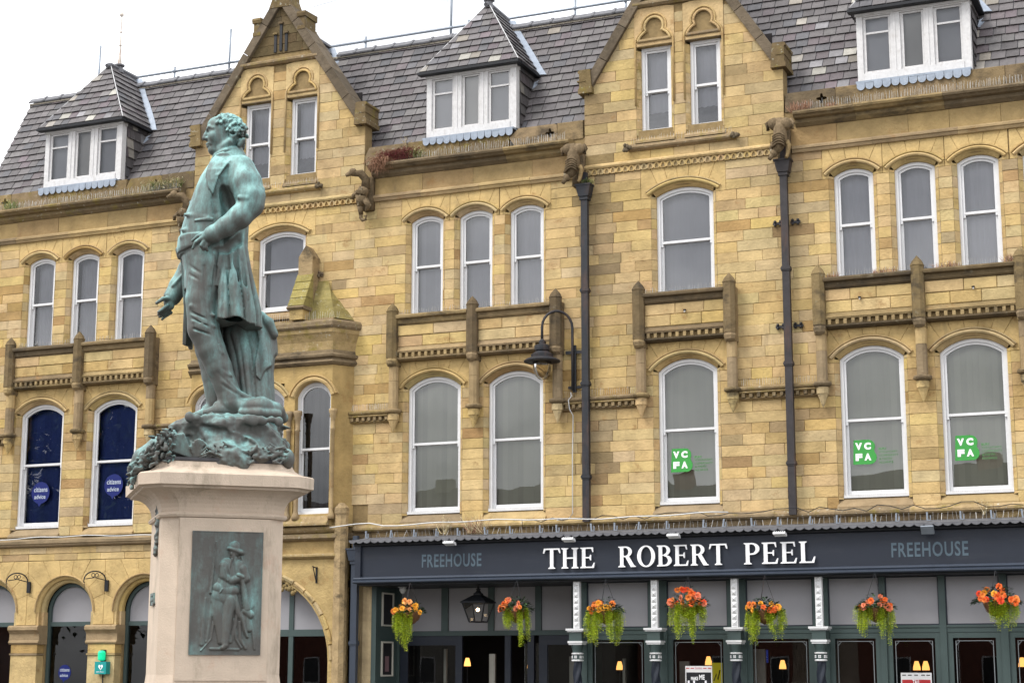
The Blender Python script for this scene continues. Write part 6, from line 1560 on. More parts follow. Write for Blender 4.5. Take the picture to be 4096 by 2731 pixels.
def poly2(P):
    P = np.array(P, np.float32)
    def fn(X, Z):
        d = np.full(X.shape, 1e9, np.float32); s_ = np.ones(X.shape, np.float32); n = len(P)
        for i in range(n):
            a, b = P[i], P[i-1]; e = b-a; wx, wz = X-a[0], Z-a[1]; t = np.clip((wx*e[0]+wz*e[1])/(e@e), 0, 1)
            d = np.minimum(d, (wx-e[0]*t)**2+(wz-e[1]*t)**2)
            c1 = Z >= a[1]; c2 = Z < b[1]; c3 = e[0]*wz > e[1]*wx; f = (c1 & c2 & c3) | (~c1 & ~c2 & ~c3); s_ = np.where(f, -s_, s_)
        return s_*np.sqrt(d)
    return fn
ST = thing('statue', SO, 'green bronze statue of a man in a long coat on a rock and stone pedestal', 'statue', rz=-SAZ)
M_BRONZE = bpy.data.materials.new('verdigris_bronze'); M_BRONZE.use_nodes = True; t_ = M_BRONZE.node_tree; t_.nodes.clear()
ou = N(t_, 'ShaderNodeOutputMaterial'); pb = N(t_, 'ShaderNodeBsdfPrincipled'); t_.links.new(pb.outputs[0], ou.inputs[0]); pb.inputs['Roughness'].default_value = .62; pb.inputs['Metallic'].default_value = .12
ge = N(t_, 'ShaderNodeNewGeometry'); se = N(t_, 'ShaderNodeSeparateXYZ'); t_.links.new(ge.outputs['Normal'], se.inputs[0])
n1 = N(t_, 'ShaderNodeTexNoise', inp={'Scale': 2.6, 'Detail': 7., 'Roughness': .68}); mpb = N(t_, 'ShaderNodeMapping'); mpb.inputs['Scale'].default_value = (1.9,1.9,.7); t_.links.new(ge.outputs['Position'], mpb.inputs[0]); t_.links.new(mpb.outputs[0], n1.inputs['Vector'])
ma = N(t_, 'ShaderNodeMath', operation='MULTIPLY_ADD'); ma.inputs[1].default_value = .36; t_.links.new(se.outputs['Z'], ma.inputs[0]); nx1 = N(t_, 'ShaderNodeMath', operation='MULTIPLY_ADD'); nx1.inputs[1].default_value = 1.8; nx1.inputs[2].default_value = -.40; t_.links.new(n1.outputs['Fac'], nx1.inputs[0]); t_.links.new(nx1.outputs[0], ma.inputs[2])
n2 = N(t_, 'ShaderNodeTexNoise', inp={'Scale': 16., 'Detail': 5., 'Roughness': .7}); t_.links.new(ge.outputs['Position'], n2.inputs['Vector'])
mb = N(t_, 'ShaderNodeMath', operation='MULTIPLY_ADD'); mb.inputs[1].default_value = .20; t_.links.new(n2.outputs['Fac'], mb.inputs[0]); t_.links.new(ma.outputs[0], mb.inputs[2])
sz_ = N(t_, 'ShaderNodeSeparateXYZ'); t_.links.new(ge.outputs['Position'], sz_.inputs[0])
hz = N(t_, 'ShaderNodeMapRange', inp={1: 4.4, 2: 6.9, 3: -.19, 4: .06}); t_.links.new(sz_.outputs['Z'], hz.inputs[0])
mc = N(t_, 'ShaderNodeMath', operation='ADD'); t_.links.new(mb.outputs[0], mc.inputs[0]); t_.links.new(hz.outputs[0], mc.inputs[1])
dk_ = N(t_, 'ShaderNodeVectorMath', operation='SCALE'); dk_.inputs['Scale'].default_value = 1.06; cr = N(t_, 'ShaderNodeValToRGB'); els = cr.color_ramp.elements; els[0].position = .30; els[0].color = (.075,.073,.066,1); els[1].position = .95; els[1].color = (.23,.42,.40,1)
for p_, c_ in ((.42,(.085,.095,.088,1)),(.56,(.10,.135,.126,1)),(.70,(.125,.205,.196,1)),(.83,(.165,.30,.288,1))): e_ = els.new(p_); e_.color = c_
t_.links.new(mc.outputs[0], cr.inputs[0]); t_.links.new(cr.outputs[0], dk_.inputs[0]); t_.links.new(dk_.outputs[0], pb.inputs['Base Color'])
bm_ = N(t_, 'ShaderNodeBump', inp={'Strength': .6, 'Distance': .006}); t_.links.new(n2.outputs['Fac'], bm_.inputs['Height']); t_.links.new(bm_.outputs[0], pb.inputs['Normal'])

F = Field((-.92,-.66,4.28), (.72,.62,7.86), .0092)
# trousers and legs
F.add((-.6,-.4,5.7), (.2,.4,6.5), stack([(5.75,-.49,.06,-.33,.33),(5.95,-.498,.10,-.35,.35),(6.1,-.525,.13,-.355,.355),(6.3,-.53,.12,-.35,.35),(6.5,-.50,.1,-.34,.34)]))
F.chain([(-.235,-.15,6.0,.215),(-.29,-.16,5.62,.178),(-.265,-.17,5.30,.168),(-.175,-.165,5.08,.150),(-.085,-.15,4.88,.138),(-.01,-.14,4.70,.125),(.045,-.13,4.56,.130),(.06,-.13,4.495,.138)], .02)
F.chain([(-.2,.16,6.0,.205),(-.25,.17,5.5,.17),(-.20,.17,5.15,.15),(-.14,.165,4.85,.128),(-.10,.155,4.55,.115)], .03)
for a, b, r in (((-.40,-.30,5.52),(-.15,-.33,5.42),.02),((-.36,-.31,5.36),(-.12,-.32,5.30),.022),((-.20,-.29,5.15),(-.05,-.29,5.02),.018),((-.02,-.26,4.72),(.12,-.25,4.62),.02),((-.1,-.27,4.86),(.05,-.27,4.78),.014),((-.33,-.29,5.9),(-.30,-.30,5.55),.012)): F.cone((a[0],a[1]+.016,a[2]), (b[0],b[1]+.016,b[2]), r, r*.6, .03)
for a, b, r in (((-.44,-.27,5.47),(-.20,-.34,5.36),.010),((-.42,-.28,5.40),(-.16,-.335,5.27),.009),((-.36,-.29,5.27),(-.14,-.325,5.19),.009),((-.13,-.30,5.40),(-.10,-.27,5.12),.011),((-.02,-.28,4.84),(.10,-.25,4.74),.010),((-.10,-.28,4.80),(.09,-.25,4.64),.009),((-.09,-.27,4.70),(.12,-.24,4.58),.009),((-.28,-.345,5.95),(-.235,-.335,5.45),.006),((-.235,-.335,5.45),(-.05,-.29,4.85),.006),((-.45,-.24,5.98),(-.30,-.36,5.86),.010),((-.44,-.24,5.88),(-.33,-.34,5.80),.008)):
    F.cone((a[0],a[1]-.012,a[2]), (b[0],b[1]-.012,b[2]), r+.003, r*.5, .022, sub=True)
# shoes
for dx, vy in ((0,-.15),(-.125,.14)):
    F.chain([(.10+dx,vy,4.42,.080),(-.02+dx,vy-.01,4.42,.080),(-.13+dx,vy-.03,4.395,.058),(-.20+dx,vy-.04,4.382,.040)], .006); F.cone((.02+dx,vy,4.49), (-.07+dx,vy,4.455), .085, .065, .02)
    F.add((-.25+dx,vy-.12,4.34), (.16+dx,vy+.1,4.375), lambda X, Y, Z, dx=dx, vy=vy: np.maximum(np.sqrt(((X+.035+dx*-1)/1.9)**2+((Y-vy+.02)/.85)**2)-.105, np.abs(Z-4.352)-.014))
# torso and waistcoat
TOR = [(6.13,-.555,.10,-.30,.30),(6.19,-.568,.12,-.335,.335),(6.3,-.562,.12,-.345,.345),(6.45,-.540,.11,-.35,.35),(6.6,-.505,.115,-.36,.36),(6.75,-.455,.15,-.385,.385),(6.9,-.41,.19,-.40,.40),(7.02,-.365,.205,-.395,.395),(7.12,-.31,.185,-.34,.34),(7.2,-.265,.15,-.26,.26),(7.27,-.22,.10,-.16,.16),(7.32,-.20,.06,-.12,.12)]
torso = stack(TOR)
F.add((-.6,-.42,6.1), (.25,.42,7.32), torso, .012)
F.add((-.6,-.42,6.10), (.25,.42,6.35), lambda X, Y, Z: np.maximum(np.maximum(torso(X,Y,Z)-.016, Z-(6.33)), (6.155+.34*np.clip(X+.50,0,1)*1.0)-Z), .006)
F.add((-.5,-.4,6.4), (-.2,.0,6.5), lambda X, Y, Z: np.maximum(torso(X,Y,Z)-.014, np.maximum(np.abs(Z-6.47-(X+.3)*.05)-.012, np.abs(X+.30)-.10)), .006)
for z in (6.25,6.42,6.58,6.74): F.ell((float(np.interp(z, [r[0] for r in TOR], [r[1] for r in TOR]))+.004, -.03, z), (.02,.02,.02), .006)
for a, b in (((-.52,-.2,6.38),(-.2,-.345,6.33)),((-.50,-.22,6.55),(-.25,-.35,6.49)),((-.53,-.19,6.30),(-.3,-.34,6.255))): F.cone(a, b, .018, .012, .03)
# long coat: tail with deep vertical folds, open in front
COAT = [(5.33,-.20,.355,-.43,.37),(5.5,-.195,.345,-.425,.37),(5.75,-.18,.29,-.415,.37),(6.0,-.16,.23,-.39,.37),(6.25,-.14,.185,-.385,.375),(6.5,-.16,.19,-.38,.38),(6.75,-.25,.20,-.405,.405),(6.95,-.33,.22,-.415,.415),(7.1,-.29,.205,-.365,.365),(7.2,-.2,.17,-.28,.28)]
def cfold(th, Z):
    k = np.clip((6.35-Z)/.7, 0, 1); return k*(.20*(np.abs(np.sin(5.2*th+.5*np.sin(Z*2.2)+.35))**.55-.72)+.07*(np.abs(np.sin(9.3*th-.5*Z))**.6-.6))
coat = stack(COAT, cfold)
hem = lambda X, Y: 5.365+.03*np.sin(X*17)-.06*np.clip((X-.1)/.25,0,1)+.045*np.clip(1-(X+.17)/.2,0,1)+.02*np.sin(Y*14)
# opening of the coat on the near side: everything left of this line stays waistcoat
edge = lambda Z: np.interp(Z, [5.3,5.43,6.2,6.5,6.72,6.9,7.05,7.2,7.3], [-.172,-.168,-.125,-.175,-.21,-.20,-.17,-.13,-.1]).astype(np.float32)
F.add((-.36,-.46,5.3), (.36,.46,7.2), lambda X, Y, Z: np.maximum(np.maximum(coat(X,Y,Z), edge(Z)-X), hem(X,Y)-Z), .0)
F.add((-.35,-.44,5.2), (.4,.44,5.75), lambda X, Y, Z: np.maximum(np.maximum(coat(X,Y,Z)+.055, edge(Z)+.05-X), np.maximum(Z-5.66, 5.2-Z)), .01, sub=True)
# the coat hangs clear of the waistcoat: a deep shadow gap along its edge and between arm and body
F.chain([(float(edge(np.array(z)))-.018,-.335,z,.020) for z in (5.45,5.7,5.95,6.12)], .012, True)
F.chain([(-.13,-.37,6.40,.03),(-.175,-.38,6.55,.042),(-.20,-.40,6.70,.042),(-.17,-.43,6.84,.03),(-.12,-.44,6.95,.015)], .01, True)
F.ell((-.06,-.40,6.66), (.070,.16,.20), .012, True, rot=.25); F.chain([(-.05,-.36,6.50,.06),(-.04,-.37,6.66,.075),(-.01,-.41,6.82,.05),(.02,-.45,6.92,.02)], .015, True)
F.chain([(-.16,-.36,6.13,.035),(-.04,-.37,6.15,.055),(.08,-.37,6.24,.055),(.14,-.36,6.34,.03)], .015, True)
for u_, z0_f, z1_f, r_ in ((-.03,6.1,5.75,.020),(.05,6.15,5.7,.022),(.13,6.3,5.75,.022)): F.chain([(u_-.01,-.385,z0_f,r_*.6),(u_+.01,-.375,(z0_f+z1_f)/2,r_*1.25),(u_+.03,-.365,z1_f,r_)], .015, True)
# far coat skirt seen left of the knee
F.add((-.48,.0,5.14), (-.2,.42,6.3), lambda X, Y, Z: np.maximum(np.maximum(np.abs(X+.455+.1*np.clip(Z-5.6,0,1)+.02*np.sin(Y*20)-(.30*np.clip(Y-.16,0,1)))-.022, np.abs(Y-.26)-.15), np.maximum(5.165-Z, Z-6.25)), .01)
F.chain([(-.555,.20,6.25,.05),(-.545,.22,6.19,.045)], .02)
# lapel, turned collar, stock round the neck
lap = poly2([(-.185,7.275),(-.11,7.30),(-.015,7.195),(-.05,7.12),(-.095,7.155),(-.06,7.10),(-.155,6.93),(-.21,6.74),(-.265,6.82),(-.30,6.98),(-.26,7.14)])
F.add((-.33,-.46,6.7), (.02,.0,7.32), lambda X, Y, Z: np.maximum(np.maximum(np.minimum(torso(X,Y,Z), coat(X,Y,Z))-.046, lap(X, Z)), Y+.03), .002)
def collar(X, Y, Z):
    zc = 7.235+.40*(X+.02)-.05*np.clip(np.abs(Y)-.1,0,1); r = np.sqrt((X+.045)**2+(Y*1.02)**2); r0 = .165-.45*(Z-zc); d = np.abs(r-r0)-.024
    return np.maximum(np.maximum(d, np.abs(Z-zc-.02)-.115), -.13-X+.25*np.abs(Y)*0)
F.add((-.3,-.3,7.05), (.2,.3,7.45), collar, .008)
F.chain([(-.06,0,7.2,.125),(-.075,0,7.36,.115)], .02); F.cone((-.20,0,7.24), (-.09,0,7.24), .055, .10, .02)
for z, r in ((7.28,.148),(7.33,.138)): F.add((-.26,-.17,z-.06), (.09,.17,z+.06), lambda X, Y, Z, z=z, r=r: np.sqrt((np.sqrt((X+.085)**2+Y**2)-r+.012)**2+(Z-z-.38*(X+.085))**2)-.024, .012)
# near arm, hand on hip
F.chain([(.075,-.31,7.06,.165),(.14,-.40,6.88,.168),(.195,-.45,6.72,.15),(.20,-.46,6.63,.135)], .05)
F.chain([(.205,-.455,6.63,.135),(.08,-.48,6.48,.125),(-.06,-.47,6.37,.105),(-.165,-.455,6.30,.092)], .03)
F.chain([(.29,-.5,6.72,.03),(.16,-.57,6.67,.025),(.07,-.55,6.68,.02)], .03); F.chain([(.31,-.47,6.80,.03),(.17,-.55,6.77,.02)], .03); F.chain([(.04,-.40,7.0,.02),(.2,-.42,6.95,.02)], .04)
F.chain([(.12,-.56,6.50,.018),(.20,-.54,6.56,.02)], .03); F.chain([(-.09,-.55,6.40,.02),(-.07,-.40,6.47,.02),(-.10,-.50,6.28,.02)], .02)
F.chain([(-.185,-.455,6.29,.098),(-.205,-.45,6.28,.094)], .006)
F.chain([(-.22,-.445,6.27,.068),(-.275,-.42,6.25,.062)], .02); F.ell((-.265,-.42,6.225), (.06,.04,.075), .02)
for pts in ([(-.285,-.44,6.295,.025),(-.355,-.43,6.262,.022),(-.415,-.395,6.215,.016)], [(-.295,-.45,6.25,.026),(-.37,-.44,6.195,.022),(-.405,-.40,6.13,.016)], [(-.285,-.45,6.205,.025),(-.315,-.45,6.155,.022),(-.29,-.42,6.12,.018)], [(-.26,-.44,6.185,.024),(-.272,-.44,6.14,.020),(-.25,-.41,6.115,.016)], [(-.25,-.40,6.30,.024),(-.30,-.36,6.315,.02)]): F.chain(pts, .003)
# far arm stretched forward, open palm
F.chain([(.0,.30,7.03,.16),(-.16,.42,6.75,.15),(-.33,.44,6.38,.128),(-.46,.42,6.08,.112),(-.56,.38,5.88,.104),(-.625,.35,5.745,.098)], .03)
F.chain([(-.44,.33,6.12,.02),(-.52,.30,6.05,.02)], .02); F.chain([(-.53,.28,5.98,.016),(-.62,.27,5.86,.016)], .02)
F.cone((-.632,.35,5.735), (-.655,.34,5.70), .088, .07, .0, sub=True)
F.chain([(-.63,.34,5.73,.05),(-.65,.325,5.675,.05)], .015); F.ell((-.655,.31,5.66), (.055,.032,.075), .012, rot=.5)
F.chain([(-.665,.28,5.715,.028),(-.725,.25,5.70,.023),(-.79,.24,5.65,.016)], .008)
for k, (v, tip) in enumerate(((.25,(-.765,5.548)),(.285,(-.772,5.535)),(.32,(-.765,5.52)),(.355,(-.745,5.507)))): F.chain([(-.675+.014*k,v+.02,5.63-.018*k,.021),(-.73+.014*k,v,5.575-.014*k,.019),(tip[0]+.006*k,v-.015,tip[1]-.006*k,.014)], .002)
# head
F.ell((-.085,0,7.615), (.187,.148,.172), .03); F.ell((-.195,0,7.52), (.105,.118,.165), .04); F.ell((-.225,0,7.365), (.062,.066,.058), .04); F.ell((-.11,0,7.47), (.13,.115,.12), .05)
F.ell((-.215,0,7.65), (.085,.105,.085), .04)
F.chain([(-.30,0,7.585,.018),(-.318,0,7.53,.024),(-.328,0,7.495,.027)], .012); F.cone((-.30,-.028,7.487), (-.30,.028,7.487), .021, .021, .01)
for sv in (-1, 1):
    F.chain([(-.295,sv*.025,7.598,.018),(-.275,sv*.075,7.604,.02),(-.235,sv*.105,7.585,.016)], .02); F.ell((-.292,sv*.058,7.565), (.030,.034,.022), .02, sub=True)
    F.ell((-.258,sv*.058,7.562), (.026,.028,.022), .006); F.chain([(-.283,sv*.035,7.575,.008),(-.283,sv*.062,7.580,.009),(-.262,sv*.09,7.570,.008)], .006)
    F.ell((-.235,sv*.082,7.50), (.04,.04,.045), .04); F.chain([(-.275,sv*.05,7.475,.012),(-.262,sv*.065,7.42,.012)], .02)
    F.add((-.1,sv*.135-.06,7.44), (.05,sv*.135+.06,7.62), lambda X, Y, Z, sv=sv: np.sqrt((np.sqrt(((X+.02)/.8)**2+(Z-7.535)**2)-.047)**2+(Y-sv*.145)**2)-.0155, .008)
    F.ell((-.03,sv*.138,7.487), (.022,.016,.024), .01)
    F.chain([(-.05,sv*.13,7.43,.035),(-.15,sv*.085,7.355,.03)], .04)
F.chain([(-.286,-.042,7.425,.012),(-.299,0,7.43,.014),(-.286,.042,7.425,.012)], .008); F.chain([(-.280,-.035,7.402,.012),(-.291,0,7.402,.015),(-.280,.035,7.402,.012)], .008)
rl = random.Random(5)
for k in range(420):     # short curly hair in locks
    a = rl.uniform(-2.7, 2.7); el = rl.uniform(-.35, 1.5)
    dx, dy, dz = math.cos(a)*math.cos(el), math.sin(a)*math.cos(el), math.sin(el)
    c = np.array([-.075+.188*dx, .152*dy, 7.605+.165*dz])
    if c[0] < -.19 and c[2] < 7.715: continue
    if c[0] < -.10 and c[2] < 7.65: continue
    if c[0] < -.055 and c[2] < 7.56: continue
    if c[2] < 7.5 and c[0] < .0: continue
    r = rl.uniform(.013,.021); t1 = np.array([-.6*dz+.3*rl.uniform(-1,1), rl.uniform(-1,1)*.6, -.5+.4*dx]); t1 = t1/np.linalg.norm(t1)*rl.uniform(.03,.055)
    nrm = np.array([dx,dy,dz])*(.020 if dz > .5 else .014)
    F.chain([(*c,r*.8),(*(c+t1*.6+nrm),r),(*(c+t1),r*.6)], .002)
for k in range(12):
    a = -2.6+k*.24; F.cone((.02+.08*abs(math.cos(k)), -.12+.02*k, 7.46-.004*k), (.055,-.11+.02*k,7.40), .028, .022, .008)
# draped cloth over a stump behind the legs
DR = [(4.30,.02,.60,-.10,.45),(4.42,.06,.565,-.14,.45),(4.55,.08,.525,-.14,.45),(4.9,.04,.50,-.09,.44),(5.1,.0,.515,-.05,.43),(5.3,-.05,.51,-.01,.43),(5.45,-.03,.44,.0,.40),(5.56,.05,.36,.02,.32)]
def dfold(th, Z): k = np.clip((5.45-Z)/.5, 0, 1); return k*(.16*(np.abs(np.sin(4.3*th+.7*np.sin(2.4*Z)+.8))**.6-.6)+.07*(np.abs(np.sin(9.1*th+1.1*Z))**.7-.6))
drape = stack(DR, dfold)
F.add((-.1,-.3,4.3), (.62,.5,5.56), drape, .02)
flap = poly2([(.30,5.40),(.36,5.56),(.47,5.50),(.53,5.30),(.555,5.12),(.50,5.05),(.485,4.94),(.42,4.88),(.36,4.76),(.315,4.80),(.30,4.95),(.335,5.2)])
F.add((.28,-.3,4.7), (.62,.45,5.6), lambda X, Y, Z: np.maximum(drape(X,Y,Z)-.05-.022*np.sin(7*Z+24*X), flap(X, Z)), .008)
F.chain([(.35,-.02,5.50,.05),(.44,-.0,5.42,.055),(.50,.02,5.30,.05)], .03)
F.chain([(.20,-.20,4.45,.09),(.38,-.22,4.46,.095),(.54,-.16,4.42,.085),(.62,-.05,4.36,.06)], .04); F.chain([(.18,-.26,4.38,.05),(.36,-.29,4.375,.055),(.55,-.25,4.37,.05)], .02); F.chain([(.14,-.2,4.60,.03),(.30,-.19,4.52,.03),(.47,-.2,4.50,.03)], .02)

sl, X, Y, Z = F.win((-.92,-.66,4.3), (.72,.62,7.35)); F.D[sl] += .006*fbm(X,Y,Z,5.).astype(np.float32)
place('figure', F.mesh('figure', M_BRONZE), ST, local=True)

# rock with foliage
G = Field((-1.12,-.86,3.52), (.84,.80,4.42), .0125)
RK = [(3.74,-.60,.72,-.70,.62),(3.85,-.585,.735,-.70,.62),(4.0,-.575,.71,-.62,.58),(4.1,-.60,.68,-.56,.54),(4.22,-.655,.655,-.58,.5),(4.27,-.57,.64,-.57,.5),(4.295,-.50,.63,-.54,.48),(4.335,-.44,.62,-.33,.46),(4.362,-.38,.61,-.27,.45)]
rock = stack(RK)
G.add((-.7,-.75,3.74), (.78,.7,4.36), lambda X, Y, Z: rock(X,Y,Z)+.13*fbm(X+2,Y,Z,2.8)+.16*np.abs(vnoise(X+.7*Z,Y,Z*1.5,4.))+.05*fbm(X,Y,Z,10.), .0, pad=.06)
for k in range(16):
    x = -.45+1.05*rl.random(); G.ell((x,-.55+.03*rl.random(),4.25+.03*rl.random()), (rl.uniform(.03,.06),.03,rl.uniform(.03,.06)), .015)
for k in range(13):      # sheaf of blades at the left
    a = k/12; p0 = (-.30+.04*a,-.72,3.80); q = (-.42-.20*a,-.74+.03*a,3.92+.17*(1-a)*.9+.05*math.sin(a*3)); e = (-.54-.22*a,-.66,3.98-.17*a+.06*(1-a)); G.chain([(*p0,.010),(*q,.012),(*e,.006)], .001)
for k in range(9):
    a = k/8; G.chain([(-.30,-.72,3.82,.010),(-.35+.20*a,-.76,3.94+.10*(1-a)*a*4-.05*a,.012),(-.28+.30*a,-.72,3.93-.10*a,.007)], .001)
for k in range(420):     # leafy clump hanging over the left corner
    a = rl.random(); c = np.array([-.50-.45*a, -.50+.35*rl.uniform(-1,1)*(1-.3*a), 4.04-.06*a-.30*a*a+.13*rl.uniform(-1,1)*(1.25-.6*a)-.10*rl.random()])
    d = np.array([-.5*rl.random()-.1, rl.uniform(-.6,.4), rl.uniform(-1,.3)]); d = d/np.linalg.norm(d)*rl.uniform(.03,.06); G.cone(c, c+d, rl.uniform(.016,.026), .012, .004)
G.chain([(-.48,-.42,3.98,.13),(-.66,-.45,3.93,.15),(-.82,-.47,3.83,.125),(-.91,-.46,3.72,.08),(-.90,-.45,3.64,.05)], .02)
for k in range(90):      # leaves and stones along the foot
    x = -.25+.9*rl.random(); z = 3.80+.16*rl.random(); d = (rl.uniform(-.08,.08), 0, rl.uniform(-.04,.05)); G.cone((x,-.70+.03*rl.random(),z), (x+d[0],-.71,z+d[2]), rl.uniform(.012,.024), .010, .003)
G.ell((.38,-.60,3.88), (.12,.10,.10), .03); G.ell((.66,-.5,3.86), (.08,.12,.11), .03)
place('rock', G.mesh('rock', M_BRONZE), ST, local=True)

# pedestal (turned 8 degrees against the line of sight)
M_GRAN = mat('pink_grey_granite', (.515,.42,.33), .85, noise=.13, nscale=3., bump=.004, bscale=60., spec=.25, nmix=((.47,.30,.22), 2.3, .58, .5), dirt=.7, dscale=(3,3,.9), dcol=(.17,.145,.10), dpos=.53, dw=.2)
PED = bpy.data.objects.new('pedestal', None)
PA = R_(8.2); PC = Vector((-.055, 0, 0))
def turned(m1):
    c, s_ = math.cos(PA), math.sin(PA); m1.v = [(PC.x+x*c-y*s_, PC.y+x*s_+y*c, z) for x, y, z in m1.v]; return m1
def octo(a, c, z, con=0.): return [(-a+c,-a,z),(a-c,-a,z),(a,-a+c,z),(a,a-c,z),(a-c,a,z),(-a+c,a,z),(-a,a-c,z),(-a,-a+c,z)]
def tower(rows, t=None):
    m1 = MB(); v = []
    for a, c, z in rows: v += octo(a, c, z)
    m1.add(v, [(i*8+k, i*8+(k+1) % 8, i*8+8+(k+1) % 8, i*8+8+k) for i in range(len(rows)-1) for k in range(8)]+[tuple(range(7,-1,-1)), tuple(range(len(v)-8, len(v)))]); return turned(m1)
ped = tower([(.95,.18,0),(.95,.18,.55),(.86,.18,.60),(.80,.17,1.20),(.70,.165,1.36),(.66,.16,1.44),(.648,.16,1.50),(.634,.16,1.62),(.634,.16,3.215)]).build('pedestal', M_GRAN, ST, local=True)
rows = [(.634,.16,3.215),(.66,.16,3.222),(.672,.16,3.245),(.66,.16,3.268),(.64,.16,3.275)]
for k in range(9): a = k/8*math.pi/2; rows.append((.64+.215*(1-math.cos(a)), .16+.025*(k/8), 3.275+.225*math.sin(a)))
rows += [(.862,.185,3.52),(.905,.19,3.53),(.908,.19,3.645),(.89,.19,3.66),(.80,.18,3.685),(.73,.17,3.73),(.70,.165,3.79)]
tower(rows).build('pedestal_cap', M_GRAN, ped, local=True)
MBp = tower([(.69,.16,3.785),(.71,.16,3.80),(.71,.16,3.83),(.6,.15,3.835)]); MBp.build('rock_plinth', mat('dark_bronze', (.05,.05,.055), .6, noise=.4, nscale=6.), ped, local=True)
turned(MB().box(-.468,.468,-.654,-.60,1.56,3.212)).build('front_face', M_GRAN, ped, local=True)
# bronze relief plaque
hx, z0_, z1_ = .355, 1.83, 3.065; nx_, nz_ = 118, 206
xs_ = np.linspace(-hx, hx, nx_); zs_ = np.linspace(z0_, z1_, nz_); X, Z = np.meshgrid(xs_, zs_, indexing='ij')
Ux = (X+hx)/(2*hx); Vz = (z1_-Z)/(z1_-z0_); H = .006*fbm(X*1.5, X*0, Z*.5, 5.)+.002*fbm(X,X*0,Z,20.)
def bump(pts, h=.03, flat=.8):
    global H
    P = [((a-.5)*2*hx, z1_-b*(z1_-z0_), r*2*hx) for a, b, r in pts]; B = np.zeros_like(H)
    for (xa, za, ra), (xb, zb, rb) in zip(P[:-1], P[1:]):
        L = (xb-xa)**2+(zb-za)**2+1e-9; t = np.clip(((X-xa)*(xb-xa)+(Z-za)*(zb-za))/L, 0, 1); d = np.sqrt((X-xa-t*(xb-xa))**2+(Z-za-t*(zb-za))**2); r = ra+t*(rb-ra)
        B = np.maximum(B, np.sqrt(np.clip(1-(d/r)**2, 0, 1)))
    H = np.where(B > 0, np.maximum(H, h*.25+B*h*.85), H)
bump([(.60,.12,.085),(.60,.15,.09)], .036); bump([(.52,.135,.03),(.62,.15,.045),(.70,.165,.04)], .046)
bump([(.58,.17,.055),(.57,.20,.045)], .034); bump([(.60,.21,.04),(.60,.26,.045)], .028)
bump([(.50,.27,.10),(.52,.36,.13),(.48,.44,.13)], .036); bump([(.66,.28,.09),(.68,.36,.10)], .034)
bump([(.46,.28,.08),(.45,.36,.07),(.55,.40,.065),(.68,.375,.055)], .05); bump([(.72,.30,.07),(.78,.38,.06),(.72,.40,.05)], .044); bump([(.66,.355,.04),(.72,.37,.045)], .058)
bump([(.38,.46,.08),(.46,.48,.10),(.62,.48,.07)], .038); bump([(.40,.52,.12),(.52,.54,.12)], .034)
bump([(.39,.54,.115),(.385,.68,.085),(.42,.80,.06),(.44,.90,.045)], .026); bump([(.55,.56,.09),(.52,.72,.075),(.50,.92,.055)], .042); bump([(.50,.93,.05),(.47,.95,.035)], .045)
bump([(.71,.38,.03),(.76,.52,.045),(.80,.63,.055)], .05); bump([(.79,.65,.06),(.85,.68,.06)], .045)
bump([(.62,.52,.04),(.68,.66,.05),(.76,.72,.05)], .028); bump([(.80,.68,.05),(.84,.80,.04)], .03); bump([(.74,.70,.03),(.78,.80,.03),(.82,.86,.02)], .03); bump([(.66,.62,.02),(.64,.76,.03),(.58,.90,.03)], .016); bump([(.70,.74,.02),(.72,.88,.03),(.80,.955,.02)], .018); bump([(.62,.72,.02),(.66,.88,.02),(.74,.95,.02)], .014); bump([(.84,.70,.02),(.90,.84,.02),(.93,.96,.015)], .016); bump([(.33,.08,.012),(.30,.30,.015),(.27,.5,.02)], .02)
bump([(.33,.10,.015),(.36,.30,.04),(.33,.48,.05)], .008)
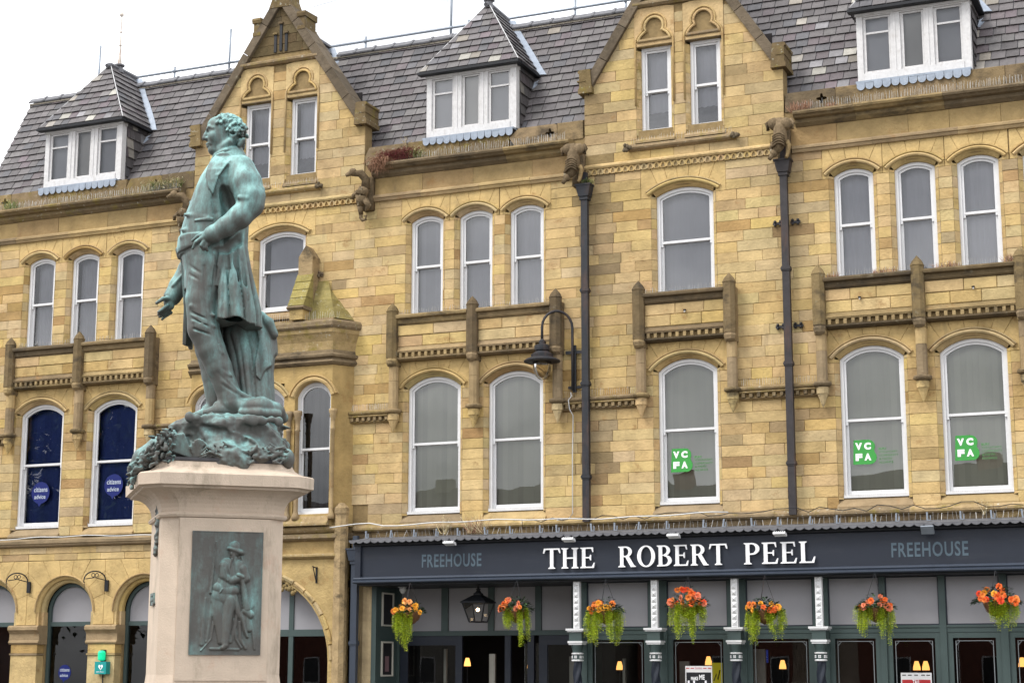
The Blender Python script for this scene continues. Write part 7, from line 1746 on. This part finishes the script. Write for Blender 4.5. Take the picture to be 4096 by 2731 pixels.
bump([(.455,.30,.02),(.50,.40,.02)], .056); bump([(.56,.22,.015),(.52,.30,.02),(.56,.42,.015)], .044); bump([(.545,.17,.010),(.54,.185,.012)], .050); bump([(.43,.47,.015),(.40,.5,.01)], .05); bump([(.34,.70,.015),(.30,.88,.012),(.16,.975,.01)], .008); bump([(.30,.62,.02),(.24,.90,.02)], .006); bump([(.20,.55,.02),(.17,.92,.03)], .006); bump([(.3,.96,.02),(.7,.965,.02)], .010); bump([(.70,.2,.01),(.80,.4,.05),(.85,.6,.06)], .010)
m1 = MB(); yb = -.654-.012
v = [(x, yb-h, z) for x, z, h in zip(X.ravel()+.03, Z.ravel(), H.ravel())]
m1.add(v, [(i*nz_+j, (i+1)*nz_+j, (i+1)*nz_+j+1, i*nz_+j+1) for i in range(nx_-1) for j in range(nz_-1)])
turned(m1).build('relief_plaque', M_BRONZE, ped, local=True, smooth=True)
m1 = MB(); e = .012; m1.ring(rect(-hx-e+.03,hx+e+.03,z0_-e,z1_+e), rect(-hx+.03,hx+.03,z0_,z1_), -.654-.016, -.65); m1.box(-hx+.03,hx+.03,-.66,-.652,z0_,z1_); turned(m1).build('plaque_frame', M_BRONZE, ped, local=True)
# bronze ornament and lettering on the left face
K = Field((-.80,-.30,2.78), (-.60,.10,3.56), .014)
for k in range(60):
    a = rl.random(); K.cone((-.64-.05*rl.random(), -.10+.12*rl.uniform(-1,1)*(1-abs(a-.5)), 2.86+.6*a), (-.66-.05*rl.random(), -.10+.12*rl.uniform(-1,1), 2.84+.6*a), .03, .02, .01)
K.ell((-.64,-.1,3.15), (.06,.14,.24), .02); K.ell((-.66,-.1,3.42), (.05,.08,.1), .02)
o = place('bronze_ornament', K.mesh('bronze_ornament', M_BRONZE), ped, local=True); o.location = (.02,-.12,0)
me = text_mesh('PEEL', .17, .02, 1., .006); me.materials.clear(); me.materials.append(M_BRONZE)
for v in me.vertices: x, y, z = v.co; v.co = (-.634+y-.0, -x, z+2.34)
for v in me.vertices: x, y, z = v.co; c, s_ = math.cos(PA), math.sin(PA); v.co = (PC.x+x*c-y*s_, PC.y+x*s_+y*c, z)
place('bronze_lettering', me, ped, local=True)
